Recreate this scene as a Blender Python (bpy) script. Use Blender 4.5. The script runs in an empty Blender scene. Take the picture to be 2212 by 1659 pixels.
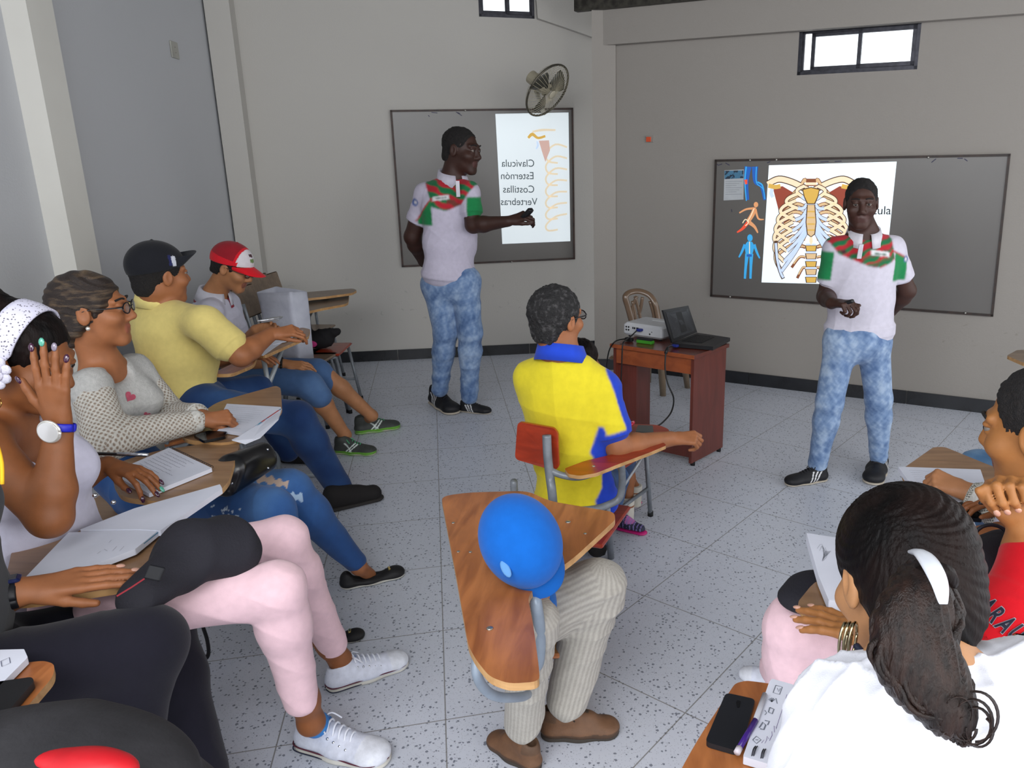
import bpy, math, random
import numpy as np
from mathutils import Vector, Matrix

# ---------------------------------------------------------------- camera, world, lights, exposure
scene = bpy.context.scene
COL = scene.collection
random.seed(5)
CH, CF, CX, CY, PITCH = 1.68, 1650.0, 1340.0, 829.5, math.radians(15.72)
cam_d = bpy.data.cameras.new('camera')
cam = bpy.data.objects.new('camera', cam_d)
COL.objects.link(cam)
cam.location = (0, 0, CH)
cam.rotation_euler = (math.radians(90) - PITCH, 0, 0)
cam_d.sensor_width = 36.0
cam_d.lens = 36.0 * CF / 2212.0
cam_d.shift_x = -(CX - 1106.0) / 2212.0
cam_d.clip_start = 0.05
scene.camera = cam

world = bpy.data.worlds.new('sky')
scene.world = world
world.use_nodes = True
wn = world.node_tree.nodes
wn['Background'].inputs[0].default_value = (0.95, 0.97, 1.0, 1)
wn['Background'].inputs[1].default_value = 1.85


def area_light(name, loc, target, sx, sy, power, color):
    l = bpy.data.lights.new(name, 'AREA')
    l.shape = 'RECTANGLE'
    l.size, l.size_y, l.energy, l.color = sx, sy, power, color
    o = bpy.data.objects.new(name, l)
    COL.objects.link(o)
    o.location = loc
    o.rotation_euler = (Vector(target) - Vector(loc)).to_track_quat('-Z', 'Y').to_euler()
    return o


area_light('door_daylight', (2.9, -1.2, 2.2), (0.6, 2.6, 0.6), 1.6, 1.8, 36, (1.0, 0.98, 0.95))
area_light('added_rear_fill', (-1.0, -0.6, 3.0), (-0.9, 1.9, 0.0), 2.4, 1.2, 55, (0.93, 0.96, 1.0))  # added fill lamp out of view, lifts the foreground floor
vs = scene.view_settings
scene.display_settings.display_device = 'sRGB'
vs.view_transform = 'Standard'
vs.look = 'None'
vs.exposure = 0.5
vs.gamma = 1.0
vs.use_curve_mapping = False

# ---------------------------------------------------------------- measuring the place
CAMV = np.array([0, 0, CH])
_F = np.array([0, math.cos(PITCH), -math.sin(PITCH)])
_U = np.array([0, math.sin(PITCH), math.cos(PITCH)])
_R = np.array([1.0, 0, 0])


def ray(u, v):
    return _F + (u - CX) / CF * _R - (v - CY) / CF * _U


def P(u, v, y):
    d = ray(u, v)
    return CAMV + d * (y / d[1])


def Z(u, v, z=0.0):
    d = ray(u, v)
    return CAMV + d * ((z - CH) / d[2])


def onplane(u, v, p0, n):
    d = ray(u, v)
    return CAMV + d * (np.dot(np.array(p0) - CAMV, n) / np.dot(d, n))


def mpp(p):
    return float(np.dot(np.asarray(p) - CAMV, _F)) / CF


def A(*a):
    return np.array(a, float)


def nrm(v):
    v = np.asarray(v, float)
    return v / (np.linalg.norm(v) + 1e-12)


# ---------------------------------------------------------------- colours and materials
def lin(c):
    if isinstance(c, str):
        c = c.lstrip('#')
        c = [int(c[i:i + 2], 16) / 255 for i in (0, 2, 4)]
    return tuple(x / 12.92 if x <= 0.04045 else ((x + 0.055) / 1.055) ** 2.4 for x in c)


def L3(c):
    return np.array(lin(c))


_mats = {}


def mat(name, color='#808080', rough=0.6, metal=0.0, c2=None, nscale=8.0, stretch=(1, 1, 1), bump=0.0, bscale=60.0,
        emit=0.0, attr=False, spec=0.4, sheen=0.0, alpha=1.0, trans=0.0, coat=0.0, sss=0.0, contrast=(0.35, 0.65), detail=4.0):
    if name in _mats:
        return _mats[name]
    m = bpy.data.materials.new(name)
    m.use_nodes = True
    nt = m.node_tree
    b = nt.nodes['Principled BSDF']
    tc = nt.nodes.new('ShaderNodeTexCoord')
    mp = nt.nodes.new('ShaderNodeMapping')
    mp.inputs['Scale'].default_value = stretch
    nt.links.new(tc.outputs['Object'], mp.inputs[0])
    nz = nt.nodes.new('ShaderNodeTexNoise')
    nz.inputs['Scale'].default_value = nscale
    nz.inputs['Detail'].default_value = detail
    nt.links.new(mp.outputs[0], nz.inputs['Vector'])
    rmp = nt.nodes.new('ShaderNodeMapRange')
    rmp.inputs[1].default_value, rmp.inputs[2].default_value = contrast
    nt.links.new(nz.outputs['Fac'], rmp.inputs[0])
    mx = nt.nodes.new('ShaderNodeMix')
    mx.data_type = 'RGBA'
    nt.links.new(rmp.outputs[0], mx.inputs['Factor'])
    if attr:
        at = nt.nodes.new('ShaderNodeAttribute')
        at.attribute_name = 'Col'
        dk = nt.nodes.new('ShaderNodeMix')
        dk.data_type = 'RGBA'
        dk.blend_type = 'MULTIPLY'
        dk.inputs['Factor'].default_value = 1.0
        s = c2 if isinstance(c2, float) else 0.88
        dk.inputs['B'].default_value = (s, s, s, 1)
        nt.links.new(at.outputs['Color'], dk.inputs['A'])
        nt.links.new(at.outputs['Color'], mx.inputs['A'])
        nt.links.new(dk.outputs['Result'], mx.inputs['B'])
    else:
        ca = lin(color)
        cb = lin(c2) if c2 else tuple(x * 0.86 for x in ca)
        mx.inputs['A'].default_value = (*ca, 1)
        mx.inputs['B'].default_value = (*cb, 1)
    nt.links.new(mx.outputs['Result'], b.inputs['Base Color'])
    b.inputs['Roughness'].default_value = rough
    b.inputs['Metallic'].default_value = metal
    b.inputs['Specular IOR Level'].default_value = spec
    if sheen: b.inputs['Sheen Weight'].default_value = sheen
    if coat:
        b.inputs['Coat Weight'].default_value = coat
        b.inputs['Coat Roughness'].default_value = 0.15
    if sss:
        b.inputs['Subsurface Weight'].default_value = sss
        b.inputs['Subsurface Radius'].default_value = (0.012, 0.006, 0.004)
        b.inputs['Subsurface Scale'].default_value = 0.6
    if alpha < 1: b.inputs['Alpha'].default_value = alpha
    if trans: b.inputs['Transmission Weight'].default_value = trans
    if emit:
        nt.links.new(mx.outputs['Result'], b.inputs['Emission Color'])
        b.inputs['Emission Strength'].default_value = emit
    if bump:
        n2 = nt.nodes.new('ShaderNodeTexNoise')
        n2.inputs['Scale'].default_value = bscale
        n2.inputs['Detail'].default_value = 3
        nt.links.new(mp.outputs[0], n2.inputs['Vector'])
        bp = nt.nodes.new('ShaderNodeBump')
        bp.inputs['Strength'].default_value = bump
        bp.inputs['Distance'].default_value = 0.01
        nt.links.new(n2.outputs['Fac'], bp.inputs['Height'])
        nt.links.new(bp.outputs[0], b.inputs['Normal'])
    _mats[name] = m
    return m


# ---------------------------------------------------------------- objects
def tag(o, label=None, cat=None, group=None, kind=None):
    if label: o['label'] = label
    if cat: o['category'] = cat
    if group: o['group'] = group
    if kind: o['kind'] = kind
    return o


def thing(name, label, cat, base, group=None):
    o = bpy.data.objects.new(name, None)
    o.empty_display_size = 0.1
    COL.objects.link(o)
    o.location = tuple(float(x) for x in base)
    return tag(o, label, cat, group)


def wloc(o):
    p = np.zeros(3)
    while o is not None:
        p = p + np.array(o.location)
        o = o.parent
    return p


def mesh(name, verts, faces, m, parent=None, smooth=True, colors=None, fmat=None, label=None, base=None):
    verts = np.asarray(verts, float)
    if parent is not None:
        org = wloc(parent)
        loc = np.zeros(3)
    else:
        if base is None:
            base = A((verts[:, 0].min() + verts[:, 0].max()) / 2, (verts[:, 1].min() + verts[:, 1].max()) / 2, verts[:, 2].min())
        org = loc = np.asarray(base, float)
    me = bpy.data.meshes.new(name)
    if isinstance(faces, np.ndarray) and faces.ndim == 2:
        n, k = faces.shape
        me.vertices.add(len(verts))
        me.vertices.foreach_set('co', (verts - org).astype(np.float32).ravel())
        me.loops.add(n * k)
        me.loops.foreach_set('vertex_index', faces.astype(np.int32).ravel())
        me.polygons.add(n)
        me.polygons.foreach_set('loop_start', np.arange(0, n * k, k, dtype=np.int32))
        me.update(calc_edges=True)
    else:
        me.from_pydata([tuple(v) for v in (verts - org)], [], [tuple(int(i) for i in f) for f in faces])
        me.update()
    for mm in (m if isinstance(m, (list, tuple)) else [m]):
        me.materials.append(mm)
    if fmat is not None:
        me.polygons.foreach_set('material_index', np.asarray(fmat, np.int32))
    me.polygons.foreach_set('use_smooth', np.full(len(me.polygons), bool(smooth)))
    if colors is not None:
        ca = me.color_attributes.new('Col', 'FLOAT_COLOR', 'POINT')
        c4 = np.ones((len(verts), 4), np.float32)
        c4[:, :3] = colors
        ca.data.foreach_set('color', c4.ravel())
    o = bpy.data.objects.new(name, me)
    COL.objects.link(o)
    o.location = tuple(loc)
    if parent is not None: o.parent = parent
    if label: o['label'] = label
    return o


def frame_from(d, up=(0, 0, 1)):
    d = nrm(d)
    up = np.asarray(up, float)
    if abs(np.dot(d, nrm(up))) > 0.98: up = A(0, 1, 0) if abs(d[1]) < 0.9 else A(1, 0, 0)
    s = nrm(np.cross(d, up))
    return d, s, np.cross(s, d)


def smooth_path(pts, n=6):
    pts = [np.asarray(p, float) for p in pts]
    if len(pts) < 3: return pts
    out = []
    for i in range(len(pts) - 1):
        p0, p1, p2, p3 = pts[max(i - 1, 0)], pts[i], pts[i + 1], pts[min(i + 2, len(pts) - 1)]
        for j in range(n):
            t = j / n
            out.append(0.5 * ((2 * p1) + (-p0 + p2) * t + (2 * p0 - 5 * p1 + 4 * p2 - p3) * t * t + (-p0 + 3 * p1 - 3 * p2 + p3) * t ** 3))
    out.append(pts[-1])
    return out


class MB:
    """collects pieces of one part"""
    def __init__(s):
        s.v, s.f = [], []

    def add(s, v, f):
        n = len(s.v)
        s.v += [tuple(x) for x in v]
        s.f += [tuple(i + n for i in q) for q in f]
        return s

    def box(s, c, h, ax=None, bev=0.0):
        c = np.asarray(c, float)
        ax = np.eye(3) if ax is None else np.asarray(ax, float)
        if bev <= 0:
            v = [c + sx * h[0] * ax[0] + sy * h[1] * ax[1] + sz * h[2] * ax[2] for sx in (-1, 1) for sy in (-1, 1) for sz in (-1, 1)]
            return s.add(v, [(0, 1, 3, 2), (4, 6, 7, 5), (0, 4, 5, 1), (2, 3, 7, 6), (0, 2, 6, 4), (1, 5, 7, 3)])
        b = min(bev, min(h) * 0.9)
        rings = []
        for (z, ins) in ((-h[2], b), (-h[2] + b, 0), (h[2] - b, 0), (h[2], b)):
            hx, hy = h[0] - ins, h[1] - ins
            rr = b
            ring = []
            for sx, sy, a0 in ((1, 1, 0), (-1, 1, 90), (-1, -1, 180), (1, -1, 270)):
                for k in range(3):
                    a = math.radians(a0 + 45 * k)
                    ring.append(c + (sx * (hx - rr) + rr * math.cos(a)) * ax[0] + (sy * (hy - rr) + rr * math.sin(a)) * ax[1] + z * ax[2])
            rings.append(ring)
        n = 12
        v = [p for r in rings for p in r]
        f = []
        for k in range(3):
            for i in range(n):
                j = (i + 1) % n
                f.append((k * n + i, k * n + j, (k + 1) * n + j, (k + 1) * n + i))
        f.append(tuple(range(n - 1, -1, -1)))
        f.append(tuple(range(3 * n, 4 * n)))
        return s.add(v, f)

    def tube(s, pts, r, seg=10, smooth=6, close=False, flat=1.0, up=(0, 0, 1)):
        pts = smooth_path(pts, smooth) if smooth else [np.asarray(p, float) for p in pts]
        n = len(pts)
        rs = r if callable(r) else (lambda t: r)
        v, f = [], []
        d0, S, U = frame_from(pts[1] - pts[0], up)
        for i in range(n):
            d = nrm(pts[min(i + 1, n - 1)] - pts[max(i - 1, 0)])
            S = nrm(S - d * np.dot(S, d))
            U = np.cross(S, d)
            rr = rs(i / (n - 1))
            for k in range(seg):
                a = 2 * math.pi * k / seg
                v.append(pts[i] + rr * (math.cos(a) * S + flat * math.sin(a) * U))
        for i in range(n - 1):
            for k in range(seg):
                k2 = (k + 1) % seg
                f.append((i * seg + k, i * seg + k2, (i + 1) * seg + k2, (i + 1) * seg + k))
        f.append(tuple(range(seg - 1, -1, -1)))
        f.append(tuple((n - 1) * seg + k for k in range(seg)))
        return s.add(v, f)

    def prism(s, poly, off):
        """poly: list of 3-D points; extruded by vector off"""
        n = len(poly)
        v = [np.asarray(p, float) for p in poly] + [np.asarray(p, float) + off for p in poly]
        f = [tuple(range(n - 1, -1, -1)), tuple(range(n, 2 * n))]
        for i in range(n):
            j = (i + 1) % n
            f.append((i, j, n + j, n + i))
        return s.add(v, f)

    def ball(s, c, r, seg=14, rings=8, ax=None):
        c = np.asarray(c, float)
        r = A(r, r, r) if np.isscalar(r) else np.asarray(r, float)
        ax = np.eye(3) if ax is None else np.asarray(ax)
        v, f = [], []
        for i in range(rings + 1):
            th = math.pi * i / rings
            for k in range(seg):
                ph = 2 * math.pi * k / seg
                q = A(math.sin(th) * math.cos(ph), math.sin(th) * math.sin(ph), math.cos(th)) * r
                v.append(c + q @ ax)
        for i in range(rings):
            for k in range(seg):
                k2 = (k + 1) % seg
                f.append((i * seg + k, (i + 1) * seg + k, (i + 1) * seg + k2, i * seg + k2))
        return s.add(v, f)

    def ribbon(s, pts, w, n, closed=False):
        """flat stroke lying in the plane with normal n"""
        pts = [np.asarray(p, float) for p in pts]
        N = len(pts)
        ws = w if isinstance(w, (list, tuple)) else [w] * N
        v, f = [], []
        for i in range(N):
            a = pts[(i - 1) % N] if closed else pts[max(i - 1, 0)]
            b = pts[(i + 1) % N] if closed else pts[min(i + 1, N - 1)]
            s_ = nrm(np.cross(n, nrm(b - a)))
            v += [pts[i] - s_ * ws[i] / 2, pts[i] + s_ * ws[i] / 2]
        for i in range(N if closed else N - 1):
            j = (i + 1) % N
            f.append((2 * i, 2 * j, 2 * j + 1, 2 * i + 1))
        return s.add(v, f)

    def put(s, name, m, parent=None, smooth=False, **k):
        return mesh(name, np.array([np.asarray(x, float) for x in s.v]), s.f, m, parent, smooth, **k)


def auto_smooth(o, ang=35):
    me = o.data
    me.polygons.foreach_set('use_smooth', np.full(len(me.polygons), True))
    try:
        me.set_sharp_from_angle(angle=math.radians(ang))
    except Exception:
        pass
    return o


# ---------------------------------------------------------------- distance-field modelling of bodies and cloth
class Sdf:
    def __init__(s):
        s.p = []
        s.planes = []

    def cap(s, a, ra, b, rb, k=0.02, tag=0, sq=None, flat=False, sub=False):
        s.p.append(('cap', np.asarray(a, float), ra, np.asarray(b, float), rb, k, tag, sq, flat, sub))
        return s

    def ell(s, c, r, ax=None, k=0.02, tag=0, sub=False):
        s.p.append(('ell', np.asarray(c, float), np.asarray(r, float) if not np.isscalar(r) else A(r, r, r),
                    np.eye(3) if ax is None else np.asarray(ax, float), None, k, tag, None, None, sub))
        return s

    def chain(s, pts, rs, k=0.02, tag=0, **kw):
        for i in range(len(pts) - 1):
            s.cap(pts[i], rs[i], pts[i + 1], rs[i + 1], k, tag, **kw)
        return s

    def cut(s, c, n):
        s.planes.append((np.asarray(c, float), nrm(n)))
        return s

    def mesh(s, vox):
        lo, hi = np.full(3, 1e9), np.full(3, -1e9)
        bbs = []
        for q in s.p:
            if q[0] == 'cap':
                r = max(q[2], q[4])
                a, b = np.minimum(q[1], q[3]) - r, np.maximum(q[1], q[3]) + r
            else:
                e = np.abs(q[3] * q[2][:, None]).sum(0) if True else 0
                a, b = q[1] - e, q[1] + e
            bbs.append((a, b))
            if not q[9]:
                lo, hi = np.minimum(lo, a), np.maximum(hi, b)
        lo -= 4 * vox
        hi += 4 * vox
        n = np.ceil((hi - lo) / vox).astype(int) + 1
        Fd = np.full(n, 1.0, np.float32)
        Td = np.full(n, 1.0, np.float32)
        Tg = np.zeros(n, np.int8)
        axs = [lo[i] + vox * np.arange(n[i]) for i in range(3)]
        for q, (a, b) in zip(s.p, bbs):
            k = q[5]
            m = k * 2.2 + 3 * vox
            i0 = np.clip(((a - m - lo) / vox).astype(int), 0, n)
            i1 = np.clip(((b + m - lo) / vox).astype(int) + 2, 0, n)
            if (i1 <= i0).any(): continue
            sl = tuple(slice(i0[i], i1[i]) for i in range(3))
            X = [axs[0][sl[0]][:, None, None], axs[1][sl[1]][None, :, None], axs[2][sl[2]][None, None, :]]
            if q[0] == 'cap':
                _, pa, ra, pb, rb, k, tg, sq, flat, sub = q
                ba = pb - pa
                if sq is not None:
                    nn, qq = nrm(sq[0]), sq[1]
                    dn = (X[0] - pa[0]) * nn[0] + (X[1] - pa[1]) * nn[1] + (X[2] - pa[2]) * nn[2]
                    g = (1 / qq - 1) * dn
                    Q = [X[i] - pa[i] + g * nn[i] for i in range(3)]
                    ba = ba + (1 / qq - 1) * np.dot(ba, nn) * nn
                else:
                    Q = [X[i] - pa[i] for i in range(3)]
                L2 = float(ba @ ba) + 1e-12
                t0 = (Q[0] * ba[0] + Q[1] * ba[1] + Q[2] * ba[2]) / L2
                t = np.clip(t0, 0, 1)
                rr = np.sqrt((Q[0] - t0 * ba[0] if flat else Q[0] - t * ba[0]) ** 2 + (Q[1] - (t0 if flat else t) * ba[1]) ** 2 + (Q[2] - (t0 if flat else t) * ba[2]) ** 2)
                d = rr - (ra + (rb - ra) * t)
                if flat:
                    L = math.sqrt(L2)
                    d = np.maximum(d, np.maximum(-t0, t0 - 1) * L)
            else:
                _, c, r, ax, _, k, tg, _, _, sub = q
                D = [X[i] - c[i] for i in range(3)]
                loc = [D[0] * ax[j][0] + D[1] * ax[j][1] + D[2] * ax[j][2] for j in range(3)]
                k0 = np.sqrt(sum((loc[j] / r[j]) ** 2 for j in range(3)))
                k1 = np.sqrt(sum((loc[j] / r[j] ** 2) ** 2 for j in range(3))) + 1e-9
                d = k0 * (k0 - 1) / k1
            F = Fd[sl]
            d = d.astype(np.float32)
            if sub:
                d = -d
                if k > 0:
                    h = np.maximum(k - np.abs(F - d), 0) / k
                    Fd[sl] = np.maximum(F, d) + h * h * k / 4
                else:
                    Fd[sl] = np.maximum(F, d)
                continue
            if k > 0:
                h = np.maximum(k - np.abs(F - d), 0) / k
                Fd[sl] = np.minimum(F, d) - h * h * k / 4
            else:
                Fd[sl] = np.minimum(F, d)
            T = Td[sl]
            w = d < T
            T[w] = d[w]
            Tg[sl][w] = tg
        for c, nn in s.planes:
            d = (axs[0][:, None, None] - c[0]) * nn[0] + (axs[1][None, :, None] - c[1]) * nn[1] + (axs[2][None, None, :] - c[2]) * nn[2]
            Fd = np.maximum(Fd, d.astype(np.float32))
        Fd[0, :, :] = Fd[-1, :, :] = Fd[:, 0, :] = Fd[:, -1, :] = Fd[:, :, 0] = Fd[:, :, -1] = 1.0
        return surface_nets(Fd, Tg, lo, vox)


def surface_nets(F, T, lo, vox):
    S = F < 0
    c = np.zeros(tuple(np.array(F.shape) - 1), np.uint8)
    offs = [(i, j, k) for i in (0, 1) for j in (0, 1) for k in (0, 1)]
    nx, ny, nz = F.shape
    for (i, j, k) in offs:
        c += S[i:nx - 1 + i, j:ny - 1 + j, k:nz - 1 + k]
    act = np.argwhere((c > 0) & (c < 8))
    idx = np.full(c.shape, -1, np.int32)
    idx[act[:, 0], act[:, 1], act[:, 2]] = np.arange(len(act))
    vals = np.stack([F[act[:, 0] + i, act[:, 1] + j, act[:, 2] + k] for (i, j, k) in offs], 1)
    acc = np.zeros((len(act), 3))
    cnt = np.zeros(len(act))
    O = np.array(offs, float)
    for a in range(8):
        for b in range(a + 1, 8):
            if abs(O[a] - O[b]).sum() != 1: continue
            va, vb = vals[:, a], vals[:, b]
            m = (va < 0) != (vb < 0)
            t = va[m] / (va[m] - vb[m])
            acc[m] += O[a] + t[:, None] * (O[b] - O[a])
            cnt[m] += 1
    V = lo + vox * (act + acc / np.maximum(cnt, 1)[:, None])
    tags = T[act[:, 0], act[:, 1], act[:, 2]]
    quads = []
    for ax in range(3):
        o1, o2 = [a for a in range(3) if a != ax]
        sa = [slice(0, None)] * 3
        sb = [slice(0, None)] * 3
        sa[ax] = slice(0, -1)
        sb[ax] = slice(1, None)
        A_, B_ = S[tuple(sa)], S[tuple(sb)]
        for sign in (0, 1):
            e = np.argwhere((A_ & ~B_) if sign == 0 else (~A_ & B_))
            if not len(e): continue
            e = e[(e[:, o1] > 0) & (e[:, o2] > 0)]
            q = []
            for (d1, d2) in ((1, 1), (0, 1), (0, 0), (1, 0)):
                g = e.copy()
                g[:, o1] -= d1
                g[:, o2] -= d2
                q.append(idx[g[:, 0], g[:, 1], g[:, 2]])
            q = np.stack(q, 1)
            flip = (sign == 1) ^ (ax == 1)
            if flip: q = q[:, ::-1]
            quads.append(q)
    Q = np.concatenate(quads)
    Q = Q[(Q >= 0).all(1)]
    return V, Q, tags


def vnormals(V, Q):
    a, b, c, d = V[Q[:, 0]], V[Q[:, 1]], V[Q[:, 2]], V[Q[:, 3]]
    n = np.cross(c - a, d - b)
    N = np.zeros_like(V)
    for i in range(4):
        np.add.at(N, Q[:, i], n)
    return N / (np.linalg.norm(N, axis=1)[:, None] + 1e-12)


def folds(V, Q, amp=0.003, freq=28.0, seed=0, along=None):
    """cloth folds: displace along the normal by warped ridges"""
    rg = np.random.RandomState(seed)
    N = vnormals(V, Q)
    w = np.zeros(len(V))
    for i in range(5):
        d = nrm(rg.normal(size=3))
        if along is not None: d = nrm(d - 0.8 * np.dot(d, nrm(along)) * nrm(along))
        d2 = nrm(rg.normal(size=3))
        ph = rg.uniform(0, 6)
        warp = 1.4 * np.sin(V @ d2 * freq * 0.35 + ph)
        s = np.sin(V @ d * freq * rg.uniform(0.6, 1.5) + warp + ph)
        w += (1 - np.abs(s)) ** 2 * np.clip(0.5 + np.sin(V @ d2 * freq * 0.22 + ph), 0, 1)
    return V + N * ((w - w.mean()) * amp)[:, None]


def vnoise(V, freq, seed=0, octs=4):
    rg = np.random.RandomState(seed)
    w = np.zeros(len(V))
    for i in range(octs * 3):
        d = nrm(rg.normal(size=3))
        d2 = nrm(rg.normal(size=3))
        f = freq * 1.6 ** (i // 3)
        w += np.sin(V @ d * f + 2 * np.sin(V @ d2 * f * 0.7 + rg.uniform(0, 6)) + rg.uniform(0, 6)) / 1.5 ** (i // 3)
    return w / 3.0
# ================================================================ THE ROOM
BL, BR0 = Z(740, 783), Z(1150, 763)          # foot of the back wall
dA = nrm(BR0 - BL)
nA = nrm(np.cross(dA, A(0, 0, 1)))
if nA[1] > 0: nA = -nA
CB0, CB1 = Z(1330, 796), Z(2134, 893)        # foot of the right-hand wall
dB = nrm(CB1 - CB0)
nB = nrm(np.cross(dB, A(0, 0, 1)))
if nB[1] > 0: nB = -nB


def WA(u, v, off=0.0): return onplane(u, v, BL + nA * off, nA)
def WB(u, v, off=0.0): return onplane(u, v, CB0 + nB * off, nB)


def wall_material(name, base, tint):
    m = bpy.data.materials.new(name)
    m.use_nodes = True
    nt = m.node_tree
    b = nt.nodes['Principled BSDF']
    tc = nt.nodes.new('ShaderNodeTexCoord')
    n1 = nt.nodes.new('ShaderNodeTexNoise'); n1.inputs['Scale'].default_value = 0.8; n1.inputs['Detail'].default_value = 6
    n2 = nt.nodes.new('ShaderNodeTexNoise'); n2.inputs['Scale'].default_value = 90; n2.inputs['Detail'].default_value = 3
    nt.links.new(tc.outputs['Object'], n1.inputs['Vector']); nt.links.new(tc.outputs['Object'], n2.inputs['Vector'])
    mx = nt.nodes.new('ShaderNodeMix'); mx.data_type = 'RGBA'
    mx.inputs['A'].default_value = (*lin(base), 1); mx.inputs['B'].default_value = (*lin(tint), 1)
    nt.links.new(n1.outputs['Fac'], mx.inputs['Factor'])
    # scuff marks low on the wall
    sp = nt.nodes.new('ShaderNodeSeparateXYZ'); nt.links.new(tc.outputs['Object'], sp.inputs[0])
    mp = nt.nodes.new('ShaderNodeMapping'); mp.inputs['Scale'].default_value = (9, 9, 16); mp.inputs['Rotation'].default_value = (0.3, 0.5, 0)
    nt.links.new(tc.outputs['Object'], mp.inputs[0])
    sc = nt.nodes.new('ShaderNodeTexNoise'); sc.inputs['Scale'].default_value = 1.6; sc.inputs['Detail'].default_value = 5; sc.inputs['Distortion'].default_value = 1.2
    nt.links.new(mp.outputs[0], sc.inputs['Vector'])
    th = nt.nodes.new('ShaderNodeMapRange'); th.inputs[1].default_value = 0.66; th.inputs[2].default_value = 0.74
    nt.links.new(sc.outputs['Fac'], th.inputs[0])
    lo_ = nt.nodes.new('ShaderNodeMapRange'); lo_.inputs[1].default_value = 0.25; lo_.inputs[2].default_value = 0.5
    hi_ = nt.nodes.new('ShaderNodeMapRange'); hi_.inputs[1].default_value = 0.85; hi_.inputs[2].default_value = 0.6
    nt.links.new(sp.outputs[2], lo_.inputs[0]); nt.links.new(sp.outputs[2], hi_.inputs[0])
    m1 = nt.nodes.new('ShaderNodeMath'); m1.operation = 'MULTIPLY'; nt.links.new(lo_.outputs[0], m1.inputs[0]); nt.links.new(hi_.outputs[0], m1.inputs[1])
    m2 = nt.nodes.new('ShaderNodeMath'); m2.operation = 'MULTIPLY'; nt.links.new(m1.outputs[0], m2.inputs[0]); nt.links.new(th.outputs[0], m2.inputs[1])
    m3 = nt.nodes.new('ShaderNodeMath'); m3.operation = 'MULTIPLY'; nt.links.new(m2.outputs[0], m3.inputs[0]); m3.inputs[1].default_value = 0.35
    mx2 = nt.nodes.new('ShaderNodeMix'); mx2.data_type = 'RGBA'
    nt.links.new(m3.outputs[0], mx2.inputs['Factor']); nt.links.new(mx.outputs['Result'], mx2.inputs['A'])
    mx2.inputs['B'].default_value = (*lin('#6a675f'), 1)
    nt.links.new(mx2.outputs['Result'], b.inputs['Base Color'])
    b.inputs['Roughness'].default_value = 0.75
    b.inputs['Specular IOR Level'].default_value = 0.25
    bp = nt.nodes.new('ShaderNodeBump'); bp.inputs['Strength'].default_value = 0.08; bp.inputs['Distance'].default_value = 0.01
    nt.links.new(n2.outputs['Fac'], bp.inputs['Height']); nt.links.new(bp.outputs[0], b.inputs['Normal'])
    return m


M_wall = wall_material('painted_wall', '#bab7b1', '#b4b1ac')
M_wallB = wall_material('dimmed_wall', '#96918b', '#918c86')  # same paint as the back wall, its dimmer exposure put into the colour
M_wall_left = wall_material('painted_left_wall', '#b9babd', '#b2b4b7')


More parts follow.
